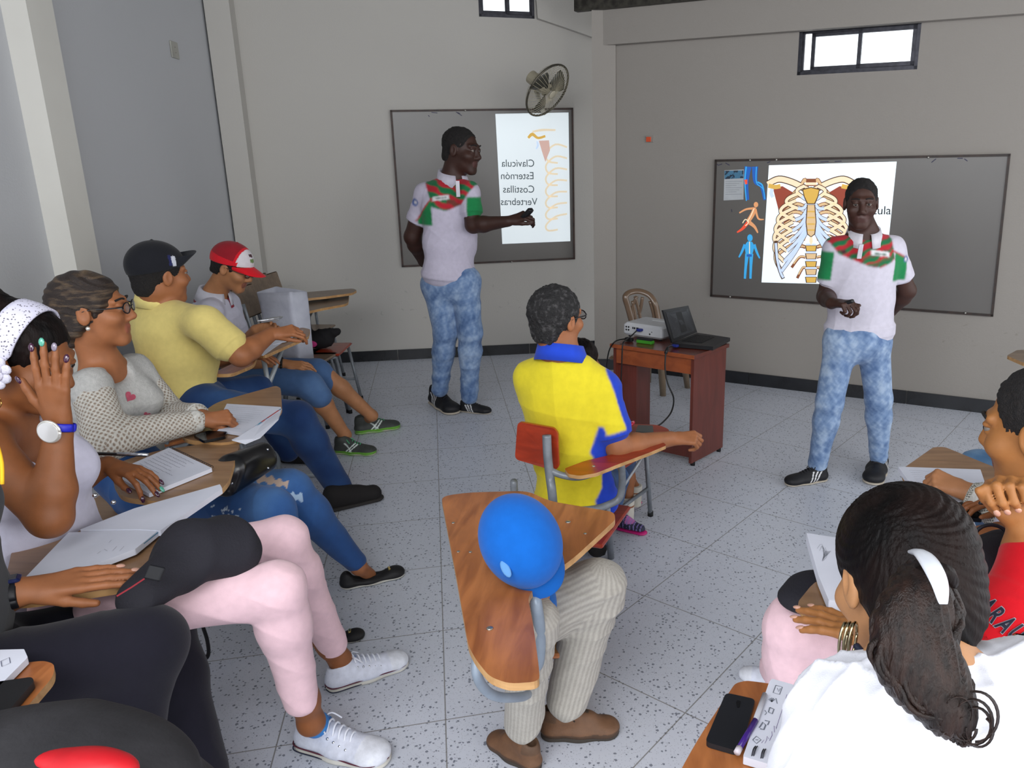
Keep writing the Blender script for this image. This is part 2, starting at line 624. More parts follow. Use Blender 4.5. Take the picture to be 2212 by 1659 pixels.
def floor_material():
    m = bpy.data.materials.new('terrazzo_tiles')
    m.use_nodes = True
    nt = m.node_tree
    N = nt.nodes.new
    Lk = nt.links.new
    b = nt.nodes['Principled BSDF']
    tc = N('ShaderNodeTexCoord')

    def math_(op, a, c=None):
        q = N('ShaderNodeMath'); q.operation = op
        for i, x in enumerate((a, c)):
            if x is None: continue
            if isinstance(x, (int, float)): q.inputs[i].default_value = x
            else: Lk(x, q.inputs[i])
        return q.outputs[0]

    def grid(rot, size, off, w):
        mp = N('ShaderNodeMapping'); mp.vector_type = 'TEXTURE'
        mp.inputs['Rotation'].default_value = (0, 0, rot)
        mp.inputs['Location'].default_value = (off[0], off[1], 0)
        Lk(tc.outputs['Object'], mp.inputs[0])
        s = N('ShaderNodeSeparateXYZ'); Lk(mp.outputs[0], s.inputs[0])
        out = None
        for i in (0, 1):
            fr = math_('PINGPONG', s.outputs[i], size / 2)
            g = math_('LESS_THAN', fr, w)
            out = g if out is None else math_('MAXIMUM', out, g)
        return out

    SX = N('ShaderNodeSeparateXYZ'); Lk(tc.outputs['Object'], SX.inputs[0])
    left = math_('LESS_THAN', SX.outputs[0], -0.30)
    pL = Z(957, 1362)
    gL = grid(math.radians(13.5), 0.50, (pL[0], pL[1]), 0.0021)
    pR = Z(1480, 1540)
    gR = grid(math.radians(-36.2), 0.50, (pR[0], pR[1]), 0.0021)
    gm = N('ShaderNodeMix'); gm.data_type = 'FLOAT'
    Lk(left, gm.inputs[0]); Lk(gR, gm.inputs[2]); Lk(gL, gm.inputs[3])
    # terrazzo chips
    v1 = N('ShaderNodeTexVoronoi'); v1.inputs['Scale'].default_value = 78
    v1.inputs['Randomness'].default_value = 1.0
    Lk(tc.outputs['Object'], v1.inputs['Vector'])
    nz = N('ShaderNodeTexNoise'); nz.inputs['Scale'].default_value = 150; nz.inputs['Detail'].default_value = 2
    Lk(tc.outputs['Object'], nz.inputs['Vector'])
    sepc = N('ShaderNodeSeparateColor'); Lk(v1.outputs['Color'], sepc.inputs[0])
    size = math_('MULTIPLY', sepc.outputs[0], 0.40)
    dd = math_('ADD', v1.outputs['Distance'], math_('MULTIPLY', math_('SUBTRACT', nz.outputs['Fac'], 0.5), 0.55))
    chip = math_('MULTIPLY', math_('LESS_THAN', dd, size), math_('GREATER_THAN', sepc.outputs[1], 0.22))
    v2 = N('ShaderNodeTexVoronoi'); v2.inputs['Scale'].default_value = 210
    Lk(tc.outputs['Object'], v2.inputs['Vector'])
    s2 = N('ShaderNodeSeparateColor'); Lk(v2.outputs['Color'], s2.inputs[0])
    chip2 = math_('MULTIPLY', math_('LESS_THAN', v2.outputs['Distance'], 0.3), math_('GREATER_THAN', s2.outputs[0], 0.6))
    n0 = N('ShaderNodeTexNoise'); n0.inputs['Scale'].default_value = 1.3; n0.inputs['Detail'].default_value = 4
    Lk(tc.outputs['Object'], n0.inputs['Vector'])
    base = N('ShaderNodeMix'); base.data_type = 'RGBA'
    base.inputs['A'].default_value = (*lin('#c4c8d3'), 1); base.inputs['B'].default_value = (*lin('#cbcfd9'), 1)
    Lk(n0.outputs['Fac'], base.inputs['Factor'])
    c1 = N('ShaderNodeMix'); c1.data_type = 'RGBA'; Lk(math_('MULTIPLY', chip2, 0.45), c1.inputs['Factor'])
    Lk(base.outputs['Result'], c1.inputs['A']); c1.inputs['B'].default_value = (*lin('#777c88'), 1)
    c2 = N('ShaderNodeMix'); c2.data_type = 'RGBA'; Lk(math_('MULTIPLY', chip, 0.8), c2.inputs['Factor'])
    Lk(c1.outputs['Result'], c2.inputs['A']); c2.inputs['B'].default_value = (*lin('#5c6270'), 1)
    c3 = N('ShaderNodeMix'); c3.data_type = 'RGBA'; Lk(math_('MULTIPLY', gm.outputs[0], 0.75), c3.inputs['Factor'])
    Lk(c2.outputs['Result'], c3.inputs['A']); c3.inputs['B'].default_value = (*lin('#6b675f'), 1)
    Lk(c3.outputs['Result'], b.inputs['Base Color'])
    b.inputs['Roughness'].default_value = 0.36
    b.inputs['Specular IOR Level'].default_value = 0.35
    return m


def struct(name, mb, m, smooth=False):
    o = mb.put(name, m, smooth=smooth, base=A(0, 0, 0))
    o['kind'] = 'structure'
    return o


H_B = 3.25
XL, XR = -3.6, 4.4
struct('floor', MB().add([(-4.2, -2.5, 0), (5.2, -2.5, 0), (5.2, 8.0, 0), (-4.2, 8.0, 0)], [(0, 1, 2, 3)]), floor_material())
struct('ceiling', MB().box((0.5, 3.3, H_B + 0.3), (4.7, 4.9, 0.04)), mat('ceiling_paint', '#8b8b88', rough=0.9))


def wall_prism(p, q, z0, z1, n, th=0.12, holes=()):
    """vertical wall between floor points p and q with rectangular holes (s0, s1, z0, z1) along it"""
    p = A(p[0], p[1], 0); q = A(q[0], q[1], 0)
    L = np.linalg.norm(q - p); d = (q - p) / L
    ss = sorted({0.0, L} | {h[0] for h in holes} | {h[1] for h in holes})
    zs = sorted({z0, z1} | {h[2] for h in holes} | {h[3] for h in holes})
    mb = MB()
    for i in range(len(ss) - 1):
        for j in range(len(zs) - 1):
            sm, zm = (ss[i] + ss[i + 1]) / 2, (zs[j] + zs[j + 1]) / 2
            if any(h[0] < sm < h[1] and h[2] < zm < h[3] for h in holes): continue
            c = p + d * sm + A(0, 0, zm) - n * th / 2
            mb.box(c, ((ss[i + 1] - ss[i]) / 2, th / 2, (zs[j + 1] - zs[j]) / 2), (d, n, A(0, 0, 1)))
    return mb


# left corner post and the walls
CLc = Z(556, 792)                                       # left corner on the floor
left_dir = nrm(A(0.105, -1.0, 0))
pA0 = BL + dA * np.dot(CLc - BL, dA)
pA1 = WA(1300, 700); pA1 = A(pA1[0], pA1[1], 0)
TB = CB0 - dB * 0.0
# window in the back wall (small, high) and in the right wall
wa = [WA(1035, -60), WA(1152, -60), WA(1152, 38), WA(1035, 38)]
sA = [float(np.dot(w - pA0, dA)) for w in wa]
zA0 = float(WA(1090, 38)[2]); zA1 = zA0 + 0.42
holeA = (min(sA[0], sA[3]), max(sA[1], sA[2]), zA0, zA1)
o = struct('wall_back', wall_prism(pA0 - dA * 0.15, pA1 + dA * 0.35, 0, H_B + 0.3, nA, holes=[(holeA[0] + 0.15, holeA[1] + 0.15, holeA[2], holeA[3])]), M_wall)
pB0 = A(CB0[0], CB0[1], 0) - dB * 0.16
pB1 = pB0 + dB * 5.2
wb = [WB(1727, 62), WB(1990, 40), WB(1983, 147), WB(1722, 165)]
sB = [float(np.dot(w - pB0, dB)) for w in wb]
zB0 = float((WB(1722, 165)[2] + WB(1983, 147)[2]) / 2)
zB1 = float((WB(1727, 62)[2] + WB(1990, 40)[2]) / 2)
holeB = ((sB[0] + sB[3]) / 2, (sB[1] + sB[2]) / 2, zB0, zB1)
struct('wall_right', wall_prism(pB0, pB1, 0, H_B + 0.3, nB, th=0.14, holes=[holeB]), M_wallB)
nL = nrm(np.cross(left_dir, A(0, 0, 1)))
if nL[0] < 0: nL = -nL
pL1 = CLc + left_dir * 6.6
struct('wall_left', wall_prism(CLc - left_dir * 0.2, pL1, 0, H_B + 0.3, nL), M_wall_left)


def postbox(c, d, n, w, dep, z1, m, name):
    struct(name, MB().box(A(c[0], c[1], z1 / 2) - n * 0.0, (w / 2, dep / 2, z1 / 2), (d, n, A(0, 0, 1))), m)


# corner post, far left
c0 = Z(562, 792); c1 = Z(592, 791)
postbox(CLc + nA * 0.06 + dA * 0.09, dA, nA, 0.18, 0.20, H_B + 0.29, M_wall, 'trim_1')
# pilaster on the left wall: lit narrow side towards the camera and broad side along the wall
def WL(u, v, off=0.0): return onplane(u, v, CLc + nL * off, nL)
g0 = WL(157, 590, 0.09)
c = A(g0[0], g0[1], 0)
plw = 0.22
postbox(c + (-left_dir) * (plw / 2 + 0.0) - nL * 0.04, left_dir, nL, plw, 0.13, H_B + 0.29, mat('pilaster_paint', '#cfcdc6', rough=0.7, c2='#c9c7c0', nscale=2), 'trim_2')
# corner column between back wall and right wall
cc = (Z(1288, 799) + Z(1328, 796)) / 2
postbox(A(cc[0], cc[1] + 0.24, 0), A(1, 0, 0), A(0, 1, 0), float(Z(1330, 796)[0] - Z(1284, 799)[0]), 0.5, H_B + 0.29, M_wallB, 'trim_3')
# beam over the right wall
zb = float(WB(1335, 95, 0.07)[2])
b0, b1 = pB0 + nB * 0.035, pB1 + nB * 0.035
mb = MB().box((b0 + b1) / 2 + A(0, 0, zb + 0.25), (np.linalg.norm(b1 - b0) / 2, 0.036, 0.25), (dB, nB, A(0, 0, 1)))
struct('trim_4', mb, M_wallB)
# sloping soffit strip on the back wall next to the column
pp = [WA(u, v, 0.004) for (u, v) in ((1150, -90), (1160, 42), (1225, 64), (1305, 92), (1305, -90))]
struct('trim_5', MB().prism(pp, nA * 0.06), M_wall)
# metal roof edge above the right wall: purlin and corrugated sheet
mr = mat('zinc_roof', '#4a4740', rough=0.5, metal=0.4, c2='#2c2a26', nscale=20)
e0, e1 = WB(1268, -14, 0.10), WB(1700, -8, 0.10)
mb = MB()
zr = float(WB(1330, 22, 0.1)[2])
ea = A(*(pB0[:2] + nB[:2] * 0.10), zr + 0.07) - dB * 0.08
mb.box(ea + dB * 1.25, (1.30, 0.03, 0.055), (dB, nB, A(0, 0, 1)))
for i in range(14):
    mb.tube([ea + dB * (0.02 + i * 0.18) + A(0, 0, 0.06), ea + dB * (0.02 + i * 0.18) + nB * 0.35 + A(0, 0, 0.12)], 0.02, 8, 0)
struct('trim_6', mb, mr)

# baseboards
mbase = mat('black_tile', '#1b1c1f', rough=0.25, c2='#24262a', nscale=5, spec=0.5)
mgro = mat('tile_grout', '#4a4a48', rough=0.8)


def baseboard(name, p, q, n, z, step=0.6):
    d = nrm(q - p); L = np.linalg.norm(q - p)
    k = 0.0
    mb = MB()
    while k < L:
        w = min(step, L - k)
        mb.box(p + d * (k + w / 2) + n * 0.006 + A(0, 0, z / 2), (w / 2 - 0.002, 0.006, z / 2), (d, n, A(0, 0, 1)))
        k += step
    struct(name, mb, mbase)


baseboard('baseboard_back', A(*pA0[:2], 0), A(*pA1[:2], 0), nA, 0.095)
baseboard('baseboard_right', A(CB0[0], CB0[1], 0), pB1, nB, 0.10)
baseboard('baseboard_left', CLc, pL1, nL, 0.095)
cw = float(Z(1330, 796)[0] - Z(1284, 799)[0])
baseboard('baseboard_column', A(cc[0] - cw / 2, cc[1] - 0.01, 0), A(cc[0] + cw / 2, cc[1] - 0.01, 0), A(0, -1, 0), 0.095)

# ---------------------------------------------------------------- windows
mframe = mat('dark_aluminium', '#2b2b30', rough=0.35, metal=0.7, c2='#38383e', nscale=30)
mglass = mat('window_glass', '#eef4f6', rough=0.05, trans=1.0, spec=0.5)


def window(name, p0, d, n, hole, sashes, depth):
    s0, s1, z0, z1 = hole
    fr = MB()
    t = 0.022
    c = p0 + A(0, 0, 0)

    def bar(a0, a1, b0, b1, off, dep, mb):
        mb.box(c + d * (a0 + a1) / 2 + A(0, 0, (b0 + b1) / 2) - n * off, ((a1 - a0) / 2, dep, (b1 - b0) / 2), (d, n, A(0, 0, 1)))
    for k, off in enumerate((0.012, 0.04)):
        e = 0.014 * k
        bar(s0 + e, s0 + e + t, z0, z1, off, 0.013, fr); bar(s1 - e - t, s1 - e, z0, z1, off, 0.013, fr)
        bar(s0, s1, z0 + e, z0 + e + t, off, 0.013, fr); bar(s0, s1, z1 - e - t, z1 - e, off, 0.013, fr)
    root = fr.put(name, mframe, base=c)
    root['kind'] = 'structure'
    for (a, b, off) in sashes:
        a_, b_ = s0 + (s1 - s0) * a, s0 + (s1 - s0) * b
        sm = MB()
        w = 0.026
        bar(a_, a_ + w, z0 + 0.03, z1 - 0.03, off, 0.009, sm); bar(b_ - w, b_, z0 + 0.03, z1 - 0.03, off, 0.009, sm)
        bar(a_, b_, z0 + 0.03, z0 + 0.03 + w, off, 0.009, sm); bar(a_, b_, z1 - 0.03 - w, z1 - 0.03, off, 0.009, sm)
        so = sm.put('window_sash', mframe, root)
        g = MB()
        bar(a_ + w, b_ - w, z0 + 0.03 + w, z1 - 0.03 - w, off, 0.002, g)
        g.put('window_pane', mglass, so)


window('window_1', pB0, dB, nB, holeB, [(0.10, 0.53, 0.05), (0.50, 0.97, 0.025)], 0.14)
window('window_2', pA0, dA, nA, holeA, [(0.03, 0.53, 0.05), (0.50, 0.97, 0.025)], 0.12)

# ---------------------------------------------------------------- whiteboards and what is projected on them
mboard = mat('dimmed_whiteboard', '#686561', rough=0.30, c2='#64615e', nscale=1, spec=0.5)  # white board, its underexposure put into a darker grey
mbf = mat('board_frame_dark', '#2a2320', rough=0.5, c2='#3a2c26', nscale=20)
mbfb = mat('board_frame_brown', '#45322b', rough=0.5, c2='#2f2522', nscale=20)


def pol(W, pts, off, n, m, name, parent, th=0.0006):
    v = [W(u, q, off) for (u, q) in pts]
    return MB().prism(v, n * th).put(name, m, parent)


def whiteboard(name, label, W, n, quad, fm, marks):
    c = (W(*quad[3], 0) + W(*quad[2], 0)) / 2
    root = thing(name, label, 'whiteboard', c)
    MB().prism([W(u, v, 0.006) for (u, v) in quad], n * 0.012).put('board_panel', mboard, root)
    k = [W(u, v, 0.013) for (u, v) in quad]
    for i in range(4):
        a, b = k[i], k[(i + 1) % 4]
        d = nrm(b - a)
        MB().box((a + b) / 2, (np.linalg.norm(b - a) / 2 + 0.008, 0.008, 0.012), (d, np.cross(n, d), n)).put('frame_strip', fm, root)
    sc = MB()
    for (u, v) in marks:
        sc.ball(W(u, v, 0.028), (0.008, 0.008, 0.008))
    sc.put('mounting_screw', mat('screw_steel', '#b9b7b0', rough=0.3, metal=0.9), root, smooth=True)
    return root


MK = mat('marker_ink', '#3a3850', rough=0.6)
qB = [(1547, 347), (2180, 335), (2143, 681), (1537, 638)]
wbB = whiteboard('whiteboard', 'wide dimmed whiteboard in a thin black frame on the right-hand wall', WB, nB, qB, mbf, [(1620, 346), (1677, 345), (2005, 340), (1577, 641), (2085, 676)])
st = MB()
for s_ in ([(1545, 352), (1552, 357), (1560, 354)], [(1567, 352), (1576, 357)], [(2012, 351), (2022, 343)], [(2068, 342), (2080, 342)], [(2083, 343), (2090, 348)], [(1772, 350), (1790, 349)], [(1803, 349), (1818, 348)], [(1580, 452), (1581, 458)], [(1657, 352), (1664, 349)]):
    st.ribbon([WB(u, v, 0.0185) for (u, v) in s_], 0.006, nB)
st.put('marker_trace', MK, wbB)
qA = [(845, 240), (1236, 235), (1240, 558), (870, 575)]
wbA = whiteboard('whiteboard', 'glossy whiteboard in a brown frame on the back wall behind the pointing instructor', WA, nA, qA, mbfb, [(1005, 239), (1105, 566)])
st = MB()
for s_ in ([(985, 242), (998, 250)], [(988, 243), (994, 245)], [(925, 249), (928, 252)], [(932, 243), (945, 244)]):
    st.ribbon([WA(u, v, 0.0185) for (u, v) in s_], 0.006, nA)
st.put('marker_trace', MK, wbA)

# projected picture, right-hand board
def em(name, c, e=0.75): return mat(name, c, rough=0.9, emit=e * 0.62, c2=c)


E_white = em('projected_white', '#dfe9ee', 0.8)
E_bone = em('projected_bone', '#d9b98c', 0.55)
E_boneL = em('projected_light_bone', '#ecd9b8', 0.6)
E_brown = em('projected_brown', '#8a5238', 0.4)
E_out = em('projected_outline', '#5f4434', 0.25)
E_cart = em('projected_cartilage', '#c3d2ea', 0.65)
E_red = em('projected_muscle', '#9a4a3a', 0.45)
E_gold = em('projected_gold', '#d5ac55', 0.55)
E_text = em('projected_letters', '#2c2f33', 0.05)
E_blue = em('projected_blue', '#3c9fd8', 0.6)
E_blued = em('projected_deep_blue', '#2b5fb0', 0.5)
E_orange = em('projected_orange', '#d89a6c', 0.55)
E_redspot = em('projected_red', '#e0533a', 0.6)

slB = thing('projected_slide', 'projected slide of a rib cage drawing on the right-hand whiteboard', 'projection', WB(1790, 630, 0.0))
pol(WB, [(1661, 357), (1937, 349), (1921, 505), (1916, 617), (1645, 610)], 0.0190, nB, E_white, 'slide_sheet', slB)
CXr, CYr = 1752, 372     # top centre of the drawing


class Strokes:
    def __init__(s, W, n): s.W, s.n, s.m = W, n, {}

    def line(s, m, pts, w, lay, sm=5):
        pp = [s.W(u, v, 0.0198 + 0.0006 * lay) for (u, v) in pts]
        pp = smooth_path(pp, sm)
        k = mpp(pp[0])
        ww = w if not isinstance(w, (list, tuple)) else None
        wl = [ww * k] * len(pp) if ww is not None else [k * np.interp(i / (len(pp) - 1), np.linspace(0, 1, len(w)), w) for i in range(len(pp))]
        s.m.setdefault((m.name, lay), (m, MB()))[1].ribbon(pp, wl, s.n)

    def poly(s, m, pts, lay):
        pp = [s.W(u, v, 0.0198 + 0.0006 * lay) for (u, v) in pts]
        s.m.setdefault((m.name, lay), (m, MB()))[1].prism(pp, s.n * 0.0001)


dr = Strokes(WB, nB)
sx = 1752
tp = lambda x, y: (sx + x, y)
# dark shoulder blades and inner chest
for s_ in (-1, 1):
    dr.poly(E_red, [tp(s_ * 82, 408), tp(s_ * 62, 402), tp(s_ * 40, 415), tp(s_ * 38, 470), tp(s_ * 52, 500), tp(s_ * 70, 455)], 0)
    # clavicle and shoulder
    dr.line(E_out, [tp(s_ * 94, 398), tp(s_ * 70, 387), tp(s_ * 40, 394), tp(s_ * 8, 410)], 15, 1)
    dr.line(E_boneL, [tp(s_ * 94, 398), tp(s_ * 70, 387), tp(s_ * 40, 394), tp(s_ * 8, 410)], 11, 2)
    dr.line(E_gold, [tp(s_ * 92, 401), tp(s_ * 78, 404), tp(s_ * 66, 402)], 9, 3)
    dr.line(E_cart, [tp(s_ * 84, 408), tp(s_ * 86, 418), tp(s_ * 82, 426)], 8, 3)
# rear ribs, then front ribs as loops
for s_ in (-1, 1):
    for i in range(9):
        y0 = 398 + i * 17.5
        w_ = [26, 44, 54, 62, 68, 72, 74, 74, 70][i]
        pts = [tp(s_ * 12, y0 - 4), tp(s_ * w_ * 0.55, y0 - 10), tp(s_ * w_, y0 + 10)]
        dr.line(E_brown, pts, 8, 1)
        dr.line(E_bone, pts, 5, 2)
    for i in range(8):
        y0 = 404 + i * 15.5
        w_ = [30, 52, 64, 70, 75, 78, 78, 76][i]
        drop = [22, 34, 44, 52, 60, 66, 74, 80][i]
        inn = [14, 22, 28, 34, 40, 46, 52, 58][i]
        top = y0 - 2
        loop = [tp(s_ * w_ * 0.5, top), tp(s_ * w_ * 0.93, top + drop * 0.3), tp(s_ * w_, top + drop * 0.62), tp(s_ * (inn + 6), y0 + drop * 0.92)]
        dr.line(E_out, loop, 9.5, 3)
        dr.line(E_boneL, loop, 6.5, 4)
        lj = y0 + drop * 0.92
        hub = 428 + i * 12.5 if i < 6 else 500
        cart = [tp(s_ * (inn + 6), lj), tp(s_ * (inn * 0.55 + 4), (lj + hub) / 2 + 4), tp(s_ * 9, hub)]
        dr.line(E_out, cart, 8.5, 5)
        dr.line(E_cart, cart, 6.5, 6)
    dr.line(E_out, [tp(s_ * 76, 520), tp(s_ * 74, 560), tp(s_ * 66, 588), tp(s_ * 60, 602)], 8, 5)
    dr.line(E_cart, [tp(s_ * 76, 525), tp(s_ * 73, 560), tp(s_ * 66, 588), tp(s_ * 60, 600)], 5, 6)
    for i, (yy, ww) in enumerate(((540, 48), (562, 42), (585, 30))):
        dr.line(E_brown, [tp(s_ * 12, yy - 6), tp(s_ * ww * 0.6, yy - 6), tp(s_ * ww, yy + 16)], 6, 3)
        dr.line(E_bone, [tp(s_ * 12, yy - 7), tp(s_ * ww * 0.6, yy - 7), tp(s_ * ww * 0.9, yy + 8)], 3, 4)
# spine
for i in range(5):
    y0 = 530 + i * 17
    dr.poly(E_out, [tp(-13, y0), tp(13, y0), tp(11, y0 + 13), tp(-11, y0 + 13)], 5)
    dr.poly(E_bone if i % 2 else E_gold, [tp(-11, y0 + 1), tp(11, y0 + 1), tp(9, y0 + 12), tp(-9, y0 + 12)], 6)
    dr.poly(E_cart, [tp(-11, y0 - 4), tp(11, y0 - 4), tp(11, y0), tp(-11, y0)], 6)
dr.poly(E_brown, [tp(-10, 386), tp(10, 386), tp(12, 402), tp(-12, 402)], 5)
dr.poly(E_boneL, [tp(-12, 394), tp(12, 394), tp(12, 400), tp(-12, 400)], 6)
# breastbone
dr.poly(E_out, [tp(-19, 408), tp(0, 404), tp(19, 408), tp(16, 424), tp(9, 441), tp(-9, 441), tp(-16, 424)], 7)
dr.poly(E_gold, [tp(-17, 410), tp(0, 406), tp(17, 410), tp(14, 424), tp(7, 439), tp(-7, 439), tp(-14, 424)], 8)
dr.poly(E_out, [tp(-9, 442), tp(9, 442), tp(12, 480), tp(9, 506), tp(0, 513), tp(-9, 506), tp(-12, 480)], 7)
dr.poly(E_bone, [tp(-7, 443), tp(7, 443), tp(10, 480), tp(7, 505), tp(0, 511), tp(-7, 505), tp(-10, 480)], 8)
for yy in (457, 470, 484, 497):
    dr.line(E_gold, [tp(-8, yy), tp(8, yy)], 3, 9)
dr.poly(E_boneL, [tp(-3, 512), tp(3, 512), tp(4, 522), tp(0, 530), tp(-4, 522)], 8)
for (mn, lay), (m_, mb_) in dr.m.items():
    nm = {'projected_outline': 'drawing_outline', 'projected_cartilage': 'rib_cartilage_drawing', 'projected_muscle': 'shoulder_blade_drawing'}.get(mn, 'bone_drawing')
    mb_.put(nm, m_, slB)


def text_on(body, W, n, u, v, size_px, m, name, parent, mirror=False, off=0.0215, slope=0.0, align='LEFT', squeeze=1.0, x_axis=None, bold=0.0):
    """letters set on the plane of W at pixel-measured place"""
    cu = bpy.data.curves.new(name, 'FONT')
    cu.body = body
    cu.align_x = align
    cu.size = 1.0
    cu.offset = bold
    o = bpy.data.objects.new(name, cu)
    COL.objects.link(o)
    dg = bpy.context.evaluated_depsgraph_get()
    me = bpy.data.meshes.new_from_object(o.evaluated_get(dg))
    bpy.data.objects.remove(o)
    p = W(u, v, off)
    px = W(u + 10, v + slope * 10, off)
    X = nrm(px - p) if x_axis is None else nrm(x_axis)
    Y = nrm(np.cross(n, X))
    s = size_px * mpp(p)
    co = np.array([tuple(q.co) for q in me.vertices])
    if mirror: co[:, 0] = -co[:, 0]
    V = p + s * (co[:, :1] * squeeze * X + co[:, 1:2] * Y)
    fs = [tuple(f.vertices) for f in me.polygons]
    return mesh(name, V, fs, m, parent, smooth=False)


text_on('cula', WB, nB, 1883, 463, 25, E_text, 'slide_lettering', slB)
text_on('Clav\u00ed', WB, nB, 1834, 463, 25, E_text, 'slide_lettering', slB)

# smaller projected figures left of the slide
def figure(name, label, draw):
    s = Strokes(WB, nB)
    draw(s)
    allp = [q for (m_, mb_) in s.m.values() for q in mb_.v]
    r = thing(name, label, 'projection', np.array(min(allp, key=lambda t: t[2])))
    for (mn, lay), (m_, mb_) in s.m.items():
        mb_.put('figure_drawing', m_, r)


def d_legs(s):
    s.line(E_blued, [(1616, 360), (1612, 395), (1615, 432)], [16, 9, 7], 1)
    s.line(E_blue, [(1612, 360), (1609, 392), (1612, 434)], [3, 3, 2], 2)
    s.line(E_redspot, [(1611, 388), (1612, 398)], [7, 5], 3)
    s.line(E_blued, [(1631, 360), (1632, 392), (1645, 402), (1652, 432)], [14, 9, 8, 6], 1)
    s.line(E_blue, [(1634, 360), (1634, 394), (1648, 408), (1652, 430)], [2, 2, 2, 2], 2)
    s.line(E_blue, [(1636, 393), (1646, 399), (1650, 412)], [3, 3, 2], 2)


def d_run(s):
    s.poly(E_orange, [(1633 + 5 * math.cos(t), 442 + 6 * math.sin(t)) for t in np.linspace(0, 6.28, 12)[:-1]], 1)
    s.line(E_orange, [(1630, 448), (1626, 462), (1616, 478)], [7, 10, 9], 1)
    s.line(E_orange, [(1630, 450), (1612, 452), (1597, 460)], [5, 4, 3], 1)
    s.line(E_orange, [(1632, 452), (1638, 472), (1650, 474)], [5, 4, 2], 1)
    s.line(E_redspot, [(1616, 480), (1604, 494), (1592, 502)], [8, 6, 3], 1)
    s.line(E_orange, [(1618, 480), (1630, 490), (1637, 503)], [9, 6, 3], 1)
    s.line(E_boneL, [(1629, 450), (1622, 466), (1614, 480)], [2, 2, 2], 2)
    s.line(E_boneL, [(1604, 482), (1610, 474), (1617, 480), (1610, 488)], [2, 2, 2, 2], 2)


def d_stand(s):
    s.poly(E_blue, [(1620 + 6 * math.cos(t), 514 + 8 * math.sin(t)) for t in np.linspace(0, 6.28, 12)[:-1]], 1)
    s.line(E_blue, [(1620, 522), (1619, 532), (1618, 548)], [10, 22, 15], 1)
    s.line(E_blue, [(1609, 528), (1602, 545), (1596, 556)], [6, 5, 3], 1)
    s.line(E_blue, [(1629, 528), (1635, 545), (1641, 558)], [6, 5, 3], 1)
    s.line(E_blue, [(1614, 548), (1611, 575), (1609, 602)], [9, 6, 5], 1)
    s.line(E_blue, [(1623, 548), (1622, 575), (1621, 602)], [9, 6, 5], 1)
    s.line(E_boneL, [(1619, 522), (1619, 548)], [2, 2], 2)
    s.line(E_blued, [(1613, 552), (1624, 552)], [5, 5], 2)


figure('projected_figure', 'small projected blue picture of two legs with a red knee, top left of the slide', d_legs)
figure('projected_figure', 'small projected orange picture of a running body with bones showing, left of the slide', d_run)
figure('projected_figure', 'small projected blue standing skeleton body picture, lowest left of the slide', d_stand)

# paper notice on the right-hand whiteboard
mpap = mat('grey_paper', '#bfc3c6', rough=0.8, c2='#b4b8bc')
r = thing('paper_notice', 'pale paper notice with a blue header taped to the upper left of the whiteboard', 'notice', WB(1585, 432, 0.02))
pol(WB, [(1565, 368), (1607, 366), (1606, 431), (1563, 433)], 0.0186, nB, mpap, 'paper_sheet', r, 0.0004)
pol(WB, [(1565, 369), (1606, 368), (1606, 385), (1565, 387)], 0.0192, nB, mat('notice_blue', '#4f7f9d', rough=0.8, c2='#2e3b4a', nscale=40, contrast=(0.5, 0.55)), 'header_picture', r, 0.0002)
st = MB()
for i in range(7):
    st.ribbon([WB(1567, 392 + i * 4.6, 0.0194), WB(1603 - (i % 3) * 6, 391.5 + i * 4.6, 0.0194)], 0.0025, nB)
st.put('printed_line', mat('print_grey', '#8b8f96', rough=0.8), r)

# projected picture, back wall board (mirrored words)
slA = thing('projected_slide', 'projected slide with mirrored words beside the pointing instructor on the back wall', 'projection', WA(1150, 525, 0.0))
E_cream = em('projected_cool_white', '#dde6ea', 0.62)
pol(WA, [(1070, 246), (1228, 243), (1232, 521), (1085, 527)], 0.0190, nA, E_cream, 'slide_sheet', slA)
E_gt = em('projected_grey_letters', '#5e6669', 0.1)
for txt, v, ue in (('Clav\u00edcula', 360, 1155), ('Estern\u00f3n', 387, 1154), ('Costillas', 416, 1155), ('Vertebras', 443, 1161)):
    text_on(txt, WA, nA, ue, v, 21.5, E_gt, 'slide_lettering', slA, mirror=True, align='LEFT', squeeze=0.92)
s = Strokes(WA, nA)
E_fb = em('projected_faint_bone', '#e6d6bb', 0.55)
E_fr = em('projected_faint_red', '#d6b3a8', 0.5)
s.line(E_gold, [(1141, 298), (1150, 290), (1162, 298), (1178, 294)], [5, 7, 5, 5], 2)
s.line(E_fb, [(1150, 285), (1170, 281), (1200, 281)], [4, 5, 4], 1)
s.line(E_cart, [(1160, 305), (1162, 314), (1158, 322)], [3, 5, 2], 2)
s.poly(E_fr, [(1164, 304), (1186, 303), (1188, 325), (1178, 350), (1170, 325)], 1)
for i in range(7):
    s.line(E_fb, [(1225, 318 + i * 24), (1200, 312 + i * 26), (1180, 330 + i * 26), (1184, 348 + i * 25), (1205, 352 + i * 24)], 4, 1)
for (mn, lay), (m_, mb_) in s.m.items():
    mb_.put('bone_drawing', m_, slA)

